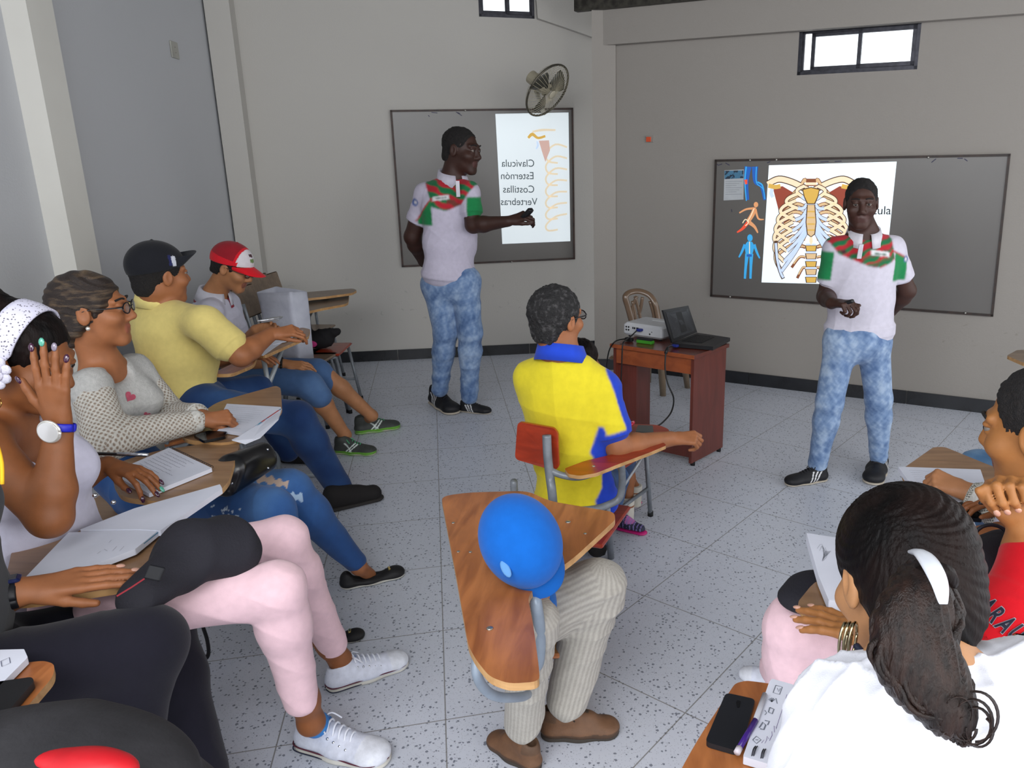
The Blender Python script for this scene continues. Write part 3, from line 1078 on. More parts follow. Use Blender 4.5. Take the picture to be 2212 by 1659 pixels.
# small fixtures
r = thing('light_switch', 'orange square wall switch in a grey box left of the right-hand whiteboard', 'switch', WB(1403, 310, 0.0))
MB().box(WB(1403, 300, 0.006), (0.030, 0.006, 0.026), (dB, nB, A(0, 0, 1))).put('switch_box', mat('box_grey', '#8f8a84', rough=0.6), r)
MB().box(WB(1401, 301, 0.014), (0.021, 0.003, 0.019), (dB, nB, A(0, 0, 1)), 0.002).put('switch_plate', mat('orange_plastic', '#d2502a', rough=0.5), r)
r = thing('wall_outlet', 'small blank cover plate high on the left wall', 'outlet', WL(378, 124, 0.0))
c = WL(377, 108, 0.006)
MB().box(c, (0.055, 0.005, 0.055), (left_dir, nL, A(0, 0, 1)), 0.003).put('cover_plate', mat('plate_cream', '#a5a49c', rough=0.5), r)
mb = MB()
for q in (-0.018, 0.018): mb.ball(c + nL * 0.006 + A(0, 0, q), 0.004)
mb.put('plate_screw', mat('box_grey'), r)
# ================================================================ PEOPLE: shared modelling
def skin(name, c): return mat('skin_' + name, c, rough=0.52, c2=None, nscale=25, bump=0.05, bscale=400, spec=0.35, sss=0.06)


SK = {
    'dark': skin('dark', '#3a231c'), 'deep': skin('deep', '#412820'), 'brown': skin('brown', '#87522f'), 'tan': skin('tan', '#a8744f'),
    'amber': skin('amber', '#a36c3c'), 'warm': skin('warm', '#9a623f'), 'light': skin('light', '#b58359'),
}
M_eye = mat('eye_white', '#7d746d', rough=0.4, c2='#726a63')
M_iris = mat('eye_dark', '#1c120c', rough=0.15, c2='#150d08')
M_lip = {}
M_hairb = mat('black_hair', '#0a0808', rough=0.5, c2='#1b1210', nscale=18, stretch=(1, 1, 0.25), bump=0.3, bscale=150, spec=0.10)
M_hairs = mat('short_black_hair', '#131112', rough=0.8, c2='#1e1a19', nscale=120, bump=0.7, bscale=300)
M_hairg = mat('greying_hair', '#1b1a1b', rough=0.7, c2='#5d5b5c', nscale=55, contrast=(0.52, 0.85), bump=0.8, bscale=220)
M_hairl = mat('streaked_hair', '#2a211d', rough=0.45, c2='#6e5a44', nscale=9, stretch=(2.2, 0.6, 7), bump=0.5, bscale=100, contrast=(0.5, 0.75))
M_cloth = mat('cloth', attr=True, c2=0.93, nscale=40, rough=0.9, bump=0.12, bscale=500, spec=0.15, sheen=0.1)
M_knit = mat('knit', attr=True, c2=0.85, nscale=90, rough=0.95, bump=0.4, bscale=260, spec=0.1)
M_leather = mat('shoe_upper', attr=True, c2=0.85, nscale=50, rough=0.6, bump=0.1, bscale=200)
M_sole = mat('white_rubber', '#c9c7c0', rough=0.55, c2='#b9b6ad')


class Head:
    def __init__(s, c, fwd, up=(0, 0, 1), k=1.0):
        s.c = np.asarray(c, float)
        s.F = nrm(fwd)
        u = np.asarray(up, float)
        s.U = nrm(u - s.F * np.dot(u, s.F))
        s.R = np.cross(s.F, s.U)
        s.k = k
        s.ax = np.stack([s.R, s.F, s.U])

    def w(s, x, y, z): return s.c + s.k * (x * s.R + y * s.F + z * s.U)

    def loc(s, V): return ((V - s.c) @ s.ax.T) / s.k


def head_sdf(sd, h, female=False, beard=False):
    k = h.k
    E = lambda c, r, kk=0.02, tag=0, sub=False: sd.ell(h.w(*c), np.array(r) * k, h.ax, kk * k, tag, sub)
    C = lambda a, ra, b, rb, kk=0.012, tag=0, sub=False: sd.cap(h.w(*a), ra * k, h.w(*b), rb * k, kk * k, tag, sub=sub)
    E((0, -0.018, 0.035), (0.074, 0.094, 0.083))
    E((0, 0.022, -0.02), (0.062, 0.066, 0.078), 0.03)
    E((0, 0.028, -0.068), (0.05, 0.052, 0.042), 0.03)
    C((-0.012, 0.066, -0.098), 0.018, (0.012, 0.066, -0.098), 0.018, 0.025)
    for q in (-1, 1):
        E((q * 0.031, 0.094, 0.012), (0.019, 0.014, 0.012), 0.014, 0, True)
        E((q * 0.042, 0.06, -0.022), (0.026, 0.026, 0.022), 0.025)
        C((q * 0.012, 0.083, 0.031), 0.010, (q * 0.046, 0.07, 0.03), 0.009, 0.014)
        E((q * 0.031, 0.0785, 0.0175), (0.0155, 0.0135, 0.0075), 0.003)
        E((q * 0.031, 0.0775, 0.0020), (0.0145, 0.0130, 0.0060), 0.003)
        C((q * 0.013, 0.094, -0.03), 0.0085, (q * 0.014, 0.086, -0.031), 0.009, 0.008)
        # ears
        E((q * 0.077, -0.008, -0.002), (0.009, 0.02, 0.032), 0.006)
        E((q * 0.086, -0.004, 0.003), (0.006, 0.011, 0.019), 0.004, 0, True)
    C((0, 0.082, 0.02), 0.009, (0, 0.104, -0.022), 0.0125, 0.012)
    C((-0.016, 0.0815, -0.0555), 0.0062, (0.016, 0.0815, -0.0555), 0.0062, 0.007, 1)
    C((0, 0.0865, -0.054), 0.0055, (0, 0.0865, -0.0545), 0.0055, 0.008, 1)
    C((-0.014, 0.080, -0.067), 0.0070, (0.014, 0.080, -0.067), 0.0070, 0.007, 1)
    C((-0.021, 0.091, -0.0615), 0.0018, (0.021, 0.091, -0.0615), 0.0018, 0.002, 0, True)


def eyes(h, parent, closed=False):
    if closed: return
    for q in (-1, 1):
        e = MB().ball(h.w(q * 0.031, 0.0795, 0.0092), 0.0112 * h.k).put('eye', M_eye, parent, smooth=True)
        MB().ball(h.w(q * 0.031, 0.0885, 0.0100), A(0.0062, 0.0034, 0.0062) * h.k, ax=h.ax).put('iris', M_iris, e, smooth=True)


def brows(h, parent, m, thick=1.0):
    for q in (-1, 1):
        MB().tube([h.w(q * 0.014, 0.0925, 0.0345), h.w(q * 0.031, 0.0905, 0.0385), h.w(q * 0.050, 0.0765, 0.033)], 0.0032 * h.k * thick, 6, 4).put('eyebrow', m, parent, smooth=True)


def hair_short(h, parent, m, vox, thick=0.008, line=0.0, name='hair', rough=0.0015, seed=1, back=-0.06):
    sd = Sdf()
    k = h.k
    sd.ell(h.w(0, -0.018, 0.036), (A(0.074, 0.094, 0.083) + thick) * k, h.ax, 0)
    sd.ell(h.w(0, -0.06, -0.03), A(0.06, 0.05, 0.06) * k, h.ax, 0.02)
    sd.ell(h.w(0, 0.105, -0.020 + line), A(0.088, 0.088, 0.1) * k, h.ax, 0.006, sub=True)
    sd.ell(h.w(0, 0.03, -0.11), A(0.12, 0.072, 0.1) * k, h.ax, 0.006, sub=True)
    for q in (-1, 1): sd.ell(h.w(q * 0.09, 0.0, -0.01), A(0.03, 0.024, 0.038) * k, h.ax, 0.004, sub=True)
    sd.cut(h.w(0, 0, back), -h.U)
    V, Q, T = sd.mesh(vox)
    V = V + vnormals(V, Q) * (vnoise(V, 160, seed) * rough)[:, None]
    return mesh(name, V, Q, m, parent)


def finger_dir(d, n, ang): return d * math.cos(ang) - n * math.sin(ang)


def hand_sdf(sd, wr, d, n, side, k=1.0, curl=(0.3, 0.3, 0.3, 0.3), spread=0.12, thumb=(0.5, 0.3), kk=0.004, tagn=None, tdir=None):
    """wr wrist, d towards the fingers, n out of the back of the hand, side +1/-1 picks the thumb's side (d x n)"""
    d = nrm(d)
    n = nrm(np.asarray(n, float) - d * np.dot(n, d))
    s = np.cross(d, n) * side
    w = lambda a, b, c: wr + k * (a * d + b * s + c * n)
    tips = []
    kn = [(0.088, 0.027), (0.092, 0.009), (0.087, -0.009), (0.079, -0.026)]
    for i, (a, b) in enumerate(kn):
        sd.cap(w(0.012, b * 0.55, 0), 0.0135 * k, w(a, b, 0.001), 0.0098 * k, 0.012 * k)
    sd.cap(w(-0.02, 0, 0), 0.021 * k, w(0.02, 0, 0), 0.021 * k, 0.02 * k, sq=(n, 0.78))
    sd.cap(w(0.03, 0.012, -0.008), 0.015 * k, w(0.06, -0.012, -0.005), 0.012 * k, 0.012 * k)
    Ls = [(0.043, 0.026, 0.021), (0.047, 0.03, 0.022), (0.043, 0.028, 0.022), (0.034, 0.021, 0.019)]
    for i, (a, b) in enumerate(kn):
        c = curl[i] if not np.isscalar(curl) else curl
        p = w(a, b, 0.001)
        sp = spread * (1.5 - i)
        dd = nrm(d * math.cos(sp) + s * math.sin(sp))
        ang = 0
        rr = [0.0092, 0.0083, 0.0075, 0.0066]
        for j, L in enumerate(Ls[i]):
            ang += c * (1.0, 1.15, 0.75)[j]
            q = p + finger_dir(dd, n, ang) * L * k
            sd.cap(p, rr[j] * k, q, rr[j + 1] * k, kk * k)
            p = q
        tips.append((p, finger_dir(dd, n, ang), nrm(n * math.cos(ang) + dd * math.sin(ang))))
    t0 = w(0.022, 0.02, -0.006)
    td = nrm(d * math.cos(thumb[0]) + s * math.sin(thumb[0]) - n * thumb[1]) if tdir is None else nrm(tdir)
    t1 = t0 + td * 0.042 * k
    sd.cap(t0, 0.0145 * k, t1, 0.0115 * k, 0.01 * k)
    t2d = nrm(td * 0.85 + d * 0.4 - n * thumb[1] * 0.3)
    t2 = t1 + t2d * 0.03 * k
    sd.cap(t1, 0.0112 * k, t2, 0.0095 * k, kk * k)
    t3 = t2 + nrm(t2d + d * 0.3) * 0.022 * k
    sd.cap(t2, 0.0098 * k, t3, 0.0078 * k, kk * k)
    tips.append((t3, t2d, nrm(s * 0.5 + n)))
    return tips


def nails(tips, colors, parent, k=1.0):
    for (p, d, n), c in zip(tips, colors):
        if c is None: continue
        s = np.cross(d, n)
        MB().ball(p + n * 0.0052 * k + d * 0.002 * k, A(0.0052, 0.0085, 0.0028) * k, 10, 6, ax=np.stack([s, d, n])).put('fingernail', c, parent, smooth=True)


def torso_sdf(sd, nk, hp, lat, ws, ww, wh, dep=0.115, belly=0.0, k=0.07, chest=0.0):
    """nk neck base, hp hip centre, lat unit vector across the shoulders"""
    up = nrm(nk - hp)
    L = np.linalg.norm(nk - hp)
    lat = nrm(lat - up * np.dot(lat, up))
    fw = nrm(np.cross(up, lat))
    ax = np.stack([lat, fw, up])
    sd.ell(nk - up * 0.30 * L, (ws * 0.92, dep, L * 0.33), ax, k)
    sd.ell(nk - up * 0.66 * L + fw * belly * 0.5, (ww, dep * 0.92 + belly, L * 0.34), ax, k)
    sd.ell(hp, (wh, dep * 1.02, 0.13), ax, k)
    if chest:
        for q in (-1, 1):
            sd.ell(nk - up * 0.38 * L + fw * dep * 0.7 + lat * q * ws * 0.42, (0.07, chest, 0.07), ax, 0.05)
    return ax, L


def build(sd, vox, name, m, parent, color=None, amp=0.0, freq=30, seed=0, along=None, colfn=None, tagmats=None, label=None):
    V, Q, T = sd.mesh(vox)
    cols = None
    if colfn is not None:
        cols = colfn(V)
        for _ in range(2):
            m4 = cols[Q].mean(1)
            acc = np.zeros_like(cols); n_ = np.zeros(len(V))
            for i in range(4):
                np.add.at(acc, Q[:, i], m4); np.add.at(n_, Q[:, i], 1)
            if name == 'shirt': cols = acc / np.maximum(n_, 1)[:, None]
    elif color is not None:
        cols = np.tile(L3(color), (len(V), 1))
    if amp: V = folds(V, Q, amp, freq, seed, along)
    fm = None
    mm = m
    if tagmats:
        fm = np.minimum(T[Q[:, 0]], len(tagmats))
        mm = [m] + list(tagmats)
    return mesh(name, V, Q, mm, parent, True, cols, fm, label)


def shoe(parent, heel, toe, style='sneaker', up=(0, 0, 1), k=1.0, vox=0.004, lab=None, ankle=None):
    heel, toe = np.asarray(heel, float), np.asarray(toe, float)
    d = nrm(toe - heel)
    L = np.linalg.norm(toe - heel)
    s = nrm(np.cross(d, np.asarray(up, float)))
    u = np.cross(s, d)
    w = lambda x, y, z: heel + d * x * L + s * y * L + u * z * L
    ax = np.stack([s, d, u])
    sd = Sdf()
    if style == 'flat':
        sd.cap(w(0.14, 0, 0.075), 0.12 * L, w(0.45, 0, 0.06), 0.135 * L, 0.03, sq=(u, 0.5))
        sd.cap(w(0.45, 0, 0.06), 0.135 * L, w(0.84, 0, 0.05), 0.13 * L, 0.03, sq=(u, 0.5))
        sd.ell(w(0.12, 0, 0.15), A(0.11, 0.12, 0.14) * L, ax, 0.03)
        sd.ell(w(0.85, 0, 0.09), A(0.13, 0.15, 0.09) * L, ax, 0.03)
        sd.ell(w(0.40, 0, 0.25), A(0.095, 0.30, 0.17) * L, ax, 0.01, sub=True)
    else:
        hi = {'boot': 0.42, 'trainer': 0.40, 'low': 0.35, 'sneaker': 0.30}[style]
        sd.cap(w(0.15, 0, 0.11), 0.135 * L, w(0.50, 0, 0.10), 0.15 * L, 0.03, sq=(u, 0.62))
        sd.cap(w(0.50, 0, 0.10), 0.15 * L, w(0.83, 0, 0.085), 0.155 * L, 0.03, sq=(u, 0.55))
        sd.ell(w(0.17, 0, hi * 0.62), A(0.115, 0.155, hi * 0.62) * L, ax, 0.03)
        sd.cap(w(0.24, 0, hi * 0.78), 0.10 * L, w(0.70, 0, 0.14), 0.09 * L, 0.04)
        sd.ell(w(0.84, 0, 0.11), A(0.145, 0.15, 0.085) * L, ax, 0.03)
        sd.ell(w(0.17, 0, hi + 0.06), A(0.085, 0.115, 0.13) * L, ax, 0.008, sub=True)
    sd.cut(w(0, 0, 0.0), -u)
    if style == 'boot': sd.cap(w(0.3, 0, 0.34), 0.085 * L, w(0.62, 0, 0.25), 0.08 * L, 0.03)
    P3 = {'sneaker': ('#d4d8e6', '#c4c8d4'), 'low': ('#17171b', '#17171b'), 'trainer': ('#3a3d3a', '#2c2e2d'), 'boot': ('#6b4c35', '#6a4a33'), 'flat': ('#131214', '#131214'), 'black': ('#111', '#111')}

    def col(V):
        X = (V - heel) @ ax.T / L
        c = np.tile(L3(P3[style][0]), (len(V), 1))
        y, x, z = X[:, 0], X[:, 1], X[:, 2]
        if style == 'low':
            for x0 in (0.33, 0.41, 0.49):
                m_ = (np.abs(x - x0 - (z - 0.1) * -0.55) < 0.016) & (z > 0.06) & (z < 0.27) & (np.abs(y) > 0.05)
                c[m_] = L3('#e6e6e8')
            c[(x < 0.06) & (z > 0.22)] = L3('#d8d8da')
        if style == 'trainer':
            m_ = (np.abs(y) > 0.05) & (np.abs((x - 0.42) * 0.9 - (z - 0.16)) < 0.018)
            m_ |= (np.abs(y) > 0.05) & (np.abs((x - 0.50) * 0.9 - (z - 0.16)) < 0.018)
            m_ |= (np.abs(y) > 0.05) & (np.abs((x - 0.44) + (z - 0.16)) < 0.018) & (z > 0.08)
            c[m_ & (z < 0.3)] = L3('#d6e0da')
            c[(z < 0.10)] = L3('#6fae3c')
        if style == 'boot':
            c[(z < 0.12)] = L3('#4b3728')
            c[(np.abs(y) < 0.035) & (x > 0.3) & (x < 0.62)] = L3('#3c3026')
            c[(x < 0.2) & (z > 0.3)] = L3('#5a4230')
        if style == 'sneaker':
            c[(x > 0.76)] = L3('#dcdfe8')
        return c
    o = build(sd, vox, 'shoe', M_leather, parent, colfn=col, label=lab)
    so = Sdf()
    th = {'sneaker': 0.30, 'low': 0.20, 'trainer': 0.26, 'boot': 0.42, 'flat': 0.17}[style]
    so.cap(w(0.14, 0, 0.03), 0.142 * L, w(0.50, 0, 0.03), 0.15 * L, 0.03, sq=(u, th * 1.0))
    so.cap(w(0.50, 0, 0.03), 0.15 * L, w(0.845, 0, 0.03), 0.165 * L, 0.03, sq=(u, th))
    msole = {'boot': mat('boot_sole', '#3b352f', rough=0.8), 'trainer': mat('green_sole', '#74a84a', rough=0.6, c2='#a9a39a', nscale=14), 'sneaker': M_sole, 'low': mat('cream_sole', '#bdb3a3', rough=0.6), 'flat': M_sole}[style]
    V, Q, T = so.mesh(vox)
    mesh('sole', V, Q, msole, o)
    if style == 'sneaker':
        st = MB()
        for sgn in (1, -1):
            pts = [w(x, sgn * y, 0.078) for x, y in ((-0.005, 0.0), (0.06, 0.125), (0.3, 0.15), (0.55, 0.158), (0.78, 0.17), (0.93, 0.14), (1.008, 0.0))]
            st.tube(pts, 0.0022, 5, 8)
        st.put('sole_stripe', mat('maroon_line', '#5a2436', rough=0.6), o, smooth=True)
        st = MB()
        for sgn in (1, -1):
            pts = [w(x, sgn * y, 0.03) for x, y in ((-0.005, 0.02), (0.06, 0.133), (0.3, 0.150), (0.55, 0.157))]
            st.tube(pts, 0.0018, 5, 8)
        st.put('sole_stripe', mat('navy_line', '#20263f', rough=0.6), o, smooth=True)
        for sgn in (1, -1):
            for i in range(6):
                MB().ball(w(0.30 + i * 0.068, sgn * (0.086 + 0.006 * i), 0.262 - i * 0.019), 0.0052, 8, 5).put('eyelet', mat('eyelet_metal', '#c9ccd2', rough=0.2, metal=1.0), o, smooth=True)
    if style in ('sneaker', 'low', 'trainer', 'boot'):
        lc = {'sneaker': '#dfe2ec', 'low': '#2a2a2e', 'trainer': '#4fb37a', 'boot': '#2c241e'}[style]
        lm = mat('lace_' + style, lc, rough=0.9)
        st = MB()
        for i in range(6):
            x = 0.33 + i * 0.06
            z = 0.352 - i * 0.021
            if style == 'boot': z += 0.06 - i * 0.008
            st.tube([w(x, -0.075, z - 0.055), w(x + 0.012, -0.03, z + 0.006), w(x + 0.02, 0.03, z + 0.004), w(x + 0.03, 0.08, z - 0.06)], 0.0032, 6, 4)
        for q in (-1, 1):
            st.tube([w(0.33, 0, 0.355), w(0.36, q * 0.08, 0.36), w(0.44, q * 0.12, 0.29)], 0.0026, 6, 5)
        st.put('shoelace', lm, o, smooth=True)
    if style == 'flat':
        MB().box(w(0.77, 0, 0.165), (0.012, 0.005, 0.004), (s, d, u), 0.002).put('buckle', mat('gold_buckle', '#d9c27a', rough=0.2, metal=1.0), o)
    return o


def pants_sdf(hips, knees, ankles, rh, rk, ra, waist=None, wr=0.15, k=0.03, thin=1.0):
    """hips, knees, ankles: lists of points per leg"""
    sd = Sdf()
    for h_, kn, an in zip(hips, knees, ankles):
        sd.cap(h_, rh, kn, rk, k)
        sd.cap(kn, rk * 1.0, an, ra, k * 0.7)
        mid = kn + (an - kn) * 0.3
        sd.ell(mid, (rk * 0.95,) * 3, None, k)
    if len(hips) > 1: sd.cap(hips[0], rh * 1.05, hips[1], rh * 1.05, k * 1.5)
    if waist is not None: sd.cap((hips[0] + hips[-1]) / 2, wr * 0.8, waist, wr * 0.8, 0.05)
    return sd


def denim(base='#5f7da6', light='#b9c6d8', dark='#33496e', seed=0, freq=14, power=1.0):
    b, l, k = L3(base), L3(light), L3(dark)

    def f(V):
        n = vnoise(V, freq, seed, 5) * power
        n2 = vnoise(V, freq * 3.3, seed + 9, 3) * 0.5 * power
        t = np.clip(0.5 + 0.5 * (n + n2), 0, 1)[:, None]
        return np.where(t > 0.5, b + (l - b) * (t - 0.5) * 2, k + (b - k) * t * 2)
    return f


def collar(parent, nk, up, fw, lat, r, m, color, h=0.045, open_=0.35, name='collar', tilt=0.25, stripes=None):
    """folded polo collar: a ring round the neck, open at the front"""
    nk = nk + up * 0.016
    r = r + 0.007
    N = 26
    V, Fc = [], []
    for i in range(N + 1):
        a = open_ + (2 * math.pi - 2 * open_) * i / N          # 0 = front
        dirv = fw * math.cos(a) + lat * math.sin(a)
        drop = 0.028 * (1 + math.cos(a)) * 0.9
        top = nk + dirv * r * 0.92 + up * (h - drop * 1.0)
        fold = nk + dirv * (r + 0.010) + up * (h + 0.004 - drop * 1.0)
        bot = nk + dirv * (r + 0.026 + 0.012 * (1 + math.cos(a)) / 2) + up * (-0.010 - drop * 1.25)
        inn = nk + dirv * r * 0.95 + up * (-0.01 - drop)
        V += [inn, top, fold, bot, bot - dirv * 0.006]
    for i in range(N):
        for j in range(4):
            Fc.append((i * 5 + j, (i + 1) * 5 + j, (i + 1) * 5 + j + 1, i * 5 + j + 1))
    V = np.array(V)
    c = np.tile(L3(color), (len(V), 1))
    o = mesh(name, V, Fc, m, parent, True, c)
    md = o.modifiers.new('t', 'SOLIDIFY'); md.thickness = 0.003
    return o

# ================================================================ PEOPLE: the figures
def arm(sh, el, wr, hd, n, side=1, r=(0.047, 0.040, 0.028), k=1.0, **hk):
    return dict(sh=sh, el=el, wr=wr, hd=hd, n=n, side=side, r=r, k=k, hk=hk)


def body(root, sk, vox, h, nk, hp, arms, lat, legs=(), neck=0.054, core=0.13, female=False, lips='#6d3a30', trunk=True, links=()):
    sd = Sdf()
    for (a_, b_) in links: sd.cap(a_, 0.03, b_, 0.03, 0.01)
    k = h.k
    head_sdf(sd, h, female)
    sd.cap(h.w(0, -0.03, -0.05), neck * k, nk, neck * k * 1.12, 0.03)
    up = nrm(nk - hp)
    if trunk:
        sd.cap(nk, neck * 1.2, nk - up * 0.1, core * 0.85, 0.05, sq=(nrm(np.cross(up, lat)), 0.6))
        sd.cap(nk - up * 0.1, core * 0.85, hp, core * 0.8, 0.05, sq=(nrm(np.cross(up, lat)), 0.6))
    tips = []
    for a in arms:
        ru, re, rw = a['r']
        if trunk: sd.cap(nk - up * 0.03, neck, a['sh'], ru * 1.1, 0.04)
        sd.cap(a['sh'], ru * 1.12, a['el'], re, 0.03)
        m = a['el'] + (a['wr'] - a['el']) * 0.3
        sd.cap(a['el'], re, m, re * 1.03, 0.02)
        sd.cap(m, re * 1.03, a['wr'], rw, 0.02)
        tips.append(hand_sdf(sd, a['wr'] + nrm(a['hd']) * 0.015, a['hd'], a['n'], a['side'], a['k'], **a['hk']))
    for (kn, an, rk, ra, foot) in legs:
        m = kn + (an - kn) * 0.35
        sd.cap(kn, rk, m, rk * 1.02, 0.03)
        sd.cap(m, rk * 1.02, an, ra, 0.03)
        if foot is not None: sd.cap(an, ra, foot, ra * 0.85, 0.02, sq=None)
    lm = M_lip.get(lips) or mat('lips_' + lips[1:], lips, rough=0.45)
    M_lip[lips] = lm
    o = build(sd, vox, 'body', sk, root, tagmats=[lm])
    eyes(h, root)
    return tips


def shirt(root, nk, hp, lat, ws, ww, wh, arms, vox, colfn=None, color='#ccc', dep=0.115, belly=0.0, sleeve=0.72, sr=0.062, neckcut=0.062,
          hem=-0.06, m=None, amp=0.0025, freq=26, seed=1, along=None, long=False, chest=0.0, longr=(0.062, 0.055, 0.040), vneck=0.0, name='shirt', fwd=None, shr=0.06, k=0.07, label=None, nosleeve=False, cuff=0.93):
    sd = Sdf()
    ax, L = torso_sdf(sd, nk, hp, lat, ws, ww, wh, dep, belly, chest=chest, k=k)
    up, fw, lt = ax[2], ax[1], ax[0]
    for a in arms:
        sd.cap(nk - up * 0.045, shr, a['sh'], shr, 0.05, sq=(fw, 0.95))
        if nosleeve: continue
        if long:
            sd.cap(a['sh'], longr[0], a['el'], longr[1], 0.03)
            sd.cap(a['el'], longr[1], a['el'] + (a['wr'] - a['el']) * cuff, longr[2], 0.02)
        else:
            e = a['sh'] + (a['el'] - a['sh']) * sleeve
            sd.cap(a['sh'], shr, e, sr, 0.04, flat=False)
            sd.cap(a['sh'] + (a['el'] - a['sh']) * 0.3, sr * 0.98, e + (a['el'] - a['sh']) * 0.12, sr * 1.02, 0.01, flat=True)
    if hem is not None:
        sd.cap(hp, wh * 0.95, hp + up * hem, wh * 0.97, 0.03, sq=(fw, (dep + 0.005) / wh), flat=True)
    # neck opening
    sd.cap(nk - up * 0.05, neckcut, nk + up * 0.1, neckcut * 1.25, 0.012, sub=True)
    if vneck:
        sd.ell(nk + fw * dep * 0.75 - up * vneck * 0.4, (neckcut * 0.8, dep * 0.55, vneck), ax, 0.02, sub=True)
    return build(sd, vox, name, m or M_cloth, root, color=color if colfn is None else None, colfn=colfn, amp=amp, freq=freq, seed=seed, along=along, label=label), ax


def pl(uv, V, C, X, U_, k):
    """position in the garment's own plane, in measured units"""
    return uv[0] + (V - C) @ X / k, uv[1] - (V - C) @ U_ / k


# ---------------------------------------------------------------- instructor by the right-hand board
def instructor_right():
    y = 3.98
    root = thing('person', 'standing instructor facing the class in front of the rib cage slide, polo and washed jeans', 'person', Z(1825, 1030), 'instructors')
    fw = nrm(A(-0.10, -1, 0)); lat = A(-1, 0.1, 0)
    h = Head(P(1860, 440, y - 0.05), nrm(A(-0.22, -1, -0.12)), nrm(A(-0.03, 0, 1)), 1.02)
    nk = P(1866, 510, y)
    hp = P(1856, 715, y + 0.02)
    shR, shL = P(1806, 541, y), P(1927, 538, y + 0.02)
    a1 = arm(shR, P(1783, 640, y + 0.04), P(1797, 655, y - 0.20), nrm(A(0.45, -0.8, 0.12)), A(-0.3, 0.1, 1), -1, (0.046, 0.043, 0.030), 1.05, curl=(0.9, 1.0, 1.1, 1.2), thumb=(0.4, 0.2))
    a2 = arm(shL, P(1960, 628, y + 0.06), P(1925, 672, y + 0.20), nrm(A(-0.9, 0.2, -0.2)), A(0, 1, 0.1), 1, (0.046, 0.043, 0.030), 1.0, curl=0.6)
    body(root, SK['deep'], 0.0048, h, nk, hp, [a1, a2], lat, lips='#4a2f2a', neck=0.058)
    hair_short(h, root, M_hairs, 0.005, 0.003, 0.014, rough=0.0022)
    brows(h, root, M_hairs)
    C = P(1865, 560, y); X = A(1, 0, 0); U_ = A(0, 0, 1); km = mpp(C)

    def col(V):
        u, v = pl((1865, 560), V, C, X, U_, km)
        c = np.tile(L3('#c9c5d2'), (len(V), 1))
        lo = np.interp(u, [1785, 1801, 1833, 1864, 1889, 1914, 1930], [523, 545, 558, 570, 573, 561, 548])
        yoke = (v < lo) & (u > 1783) & (u < 1917 + (v - 520) * 0.1)
        c[yoke] = L3('#1f6e45')
        t = (0.9 * u + 2.0 * v) / 40.0 + 0.10 * np.sin(u / 5.0) + 0.08 * np.sin(v / 2.3 + u / 11)
        red = yoke & ((t % 1.0) < 0.52) & ((u < 1850) | (v < 540) | ((t % 1) < 0.3))
        c[red] = L3('#b32a35')
        mix = yoke & ((t % 1.0) > 0.52) & ((t % 1) < 0.66)
        c[mix] = L3('#6c4238')
        sl = (u > 1922) & (v > 541 + (u - 1922) * 0.45) & (u < 1956) & (v < 603)
        c[sl] = L3('#22804c')
        c[(u < 1793) & (v > 541) & (v < 603)] = L3('#22804c')
        c[(np.abs(v - (541 + (u - 1922) * 0.45)) < 1.6) & (u > 1914) & (u < 1958)] = L3('#b32a35')
        c[(u > 1866) & (u < 1907) & (np.abs(v - (541 + (u - 1866) * 0.12)) < 5) & (V[:, 1] < y)] = L3('#dcdde0')
        c[(u > 1874) & (u < 1900) & (np.abs(v - (542 + (u - 1866) * 0.12)) < 1.5) & (V[:, 1] < y)] = L3('#4a6a5a')
        c[((u - 1953) ** 2 + (v - 558) ** 2 < 45)] = L3('#3b5c9a')
        c[((u - 1953) ** 2 + (v - 558) ** 2 < 14)] = L3('#d8d4d2')
        c[((u - 1812) ** 2 / 2 + (v - 541) ** 2 < 14) & (V[:, 1] < y)] = L3('#4a2430')
        return c
    shirt(root, nk, hp, lat, 0.200, 0.178, 0.182, [a1, a2], 0.0045, col, dep=0.12, sleeve=0.58, sr=0.061, hem=0.03, shr=0.062, amp=0.0022)
    collar(root, nk + A(0, 0, 0.0), A(0, 0, 1), fw, lat, 0.064, M_cloth, '#cfccd4', open_=0.25)
    MB().box(P(1858, 543, y - 0.135), (0.011, 0.004, 0.036), (A(1, 0, 0), A(0, 1, 0.25), A(0, -0.25, 1))).put('button_placket', mat('placket_white', '#cbc8d0', rough=0.9), root)
    hips = [P(1818, 735, y), P(1886, 735, y + 0.02)]
    knees = [P(1792, 868, y - 0.02), P(1898, 862, y + 0.05)]
    ank = [P(1766, 1003, y), P(1898, 985, y + 0.08)]
    sd = pants_sdf(hips, knees, ank, 0.088, 0.074, 0.050, P(1856, 728, y), 0.15).cut(P(1856, 702, y), A(0, 0, 1))
    build(sd, 0.006, 'trousers', M_cloth, root, colfn=denim('#7a92b4', '#a3b6ce', '#566f97', 3, 46, 0.7), amp=0.003, freq=30, seed=4)
    g = lambda u, v: Z(u, v, 0.0)
    shoe(root, g(1786, 1036), g(1697, 1049), 'low', vox=0.0045)
    shoe(root, g(1899, 1005), g(1885, 1046), 'low', vox=0.0045) if False else shoe(root, g(1901, 1002), g(1883, 1050), 'low', vox=0.0045)
    # remote in the hand
    q = a1['wr'] + nrm(a1['hd']) * 0.08
    d = nrm(A(0.5, -0.6, 0.35))
    r = MB().box(q + A(0.005, -0.02, 0.005), (0.012, 0.042, 0.009), frame_from(d)[1:][::-1] and (frame_from(d)[1], d, frame_from(d)[2]), 0.004).put('presentation_remote', mat('remote_black', '#17171a', rough=0.4), smooth=True)
    tag(r, 'small black presenter remote in the hand of the instructor by the slide', 'remote')


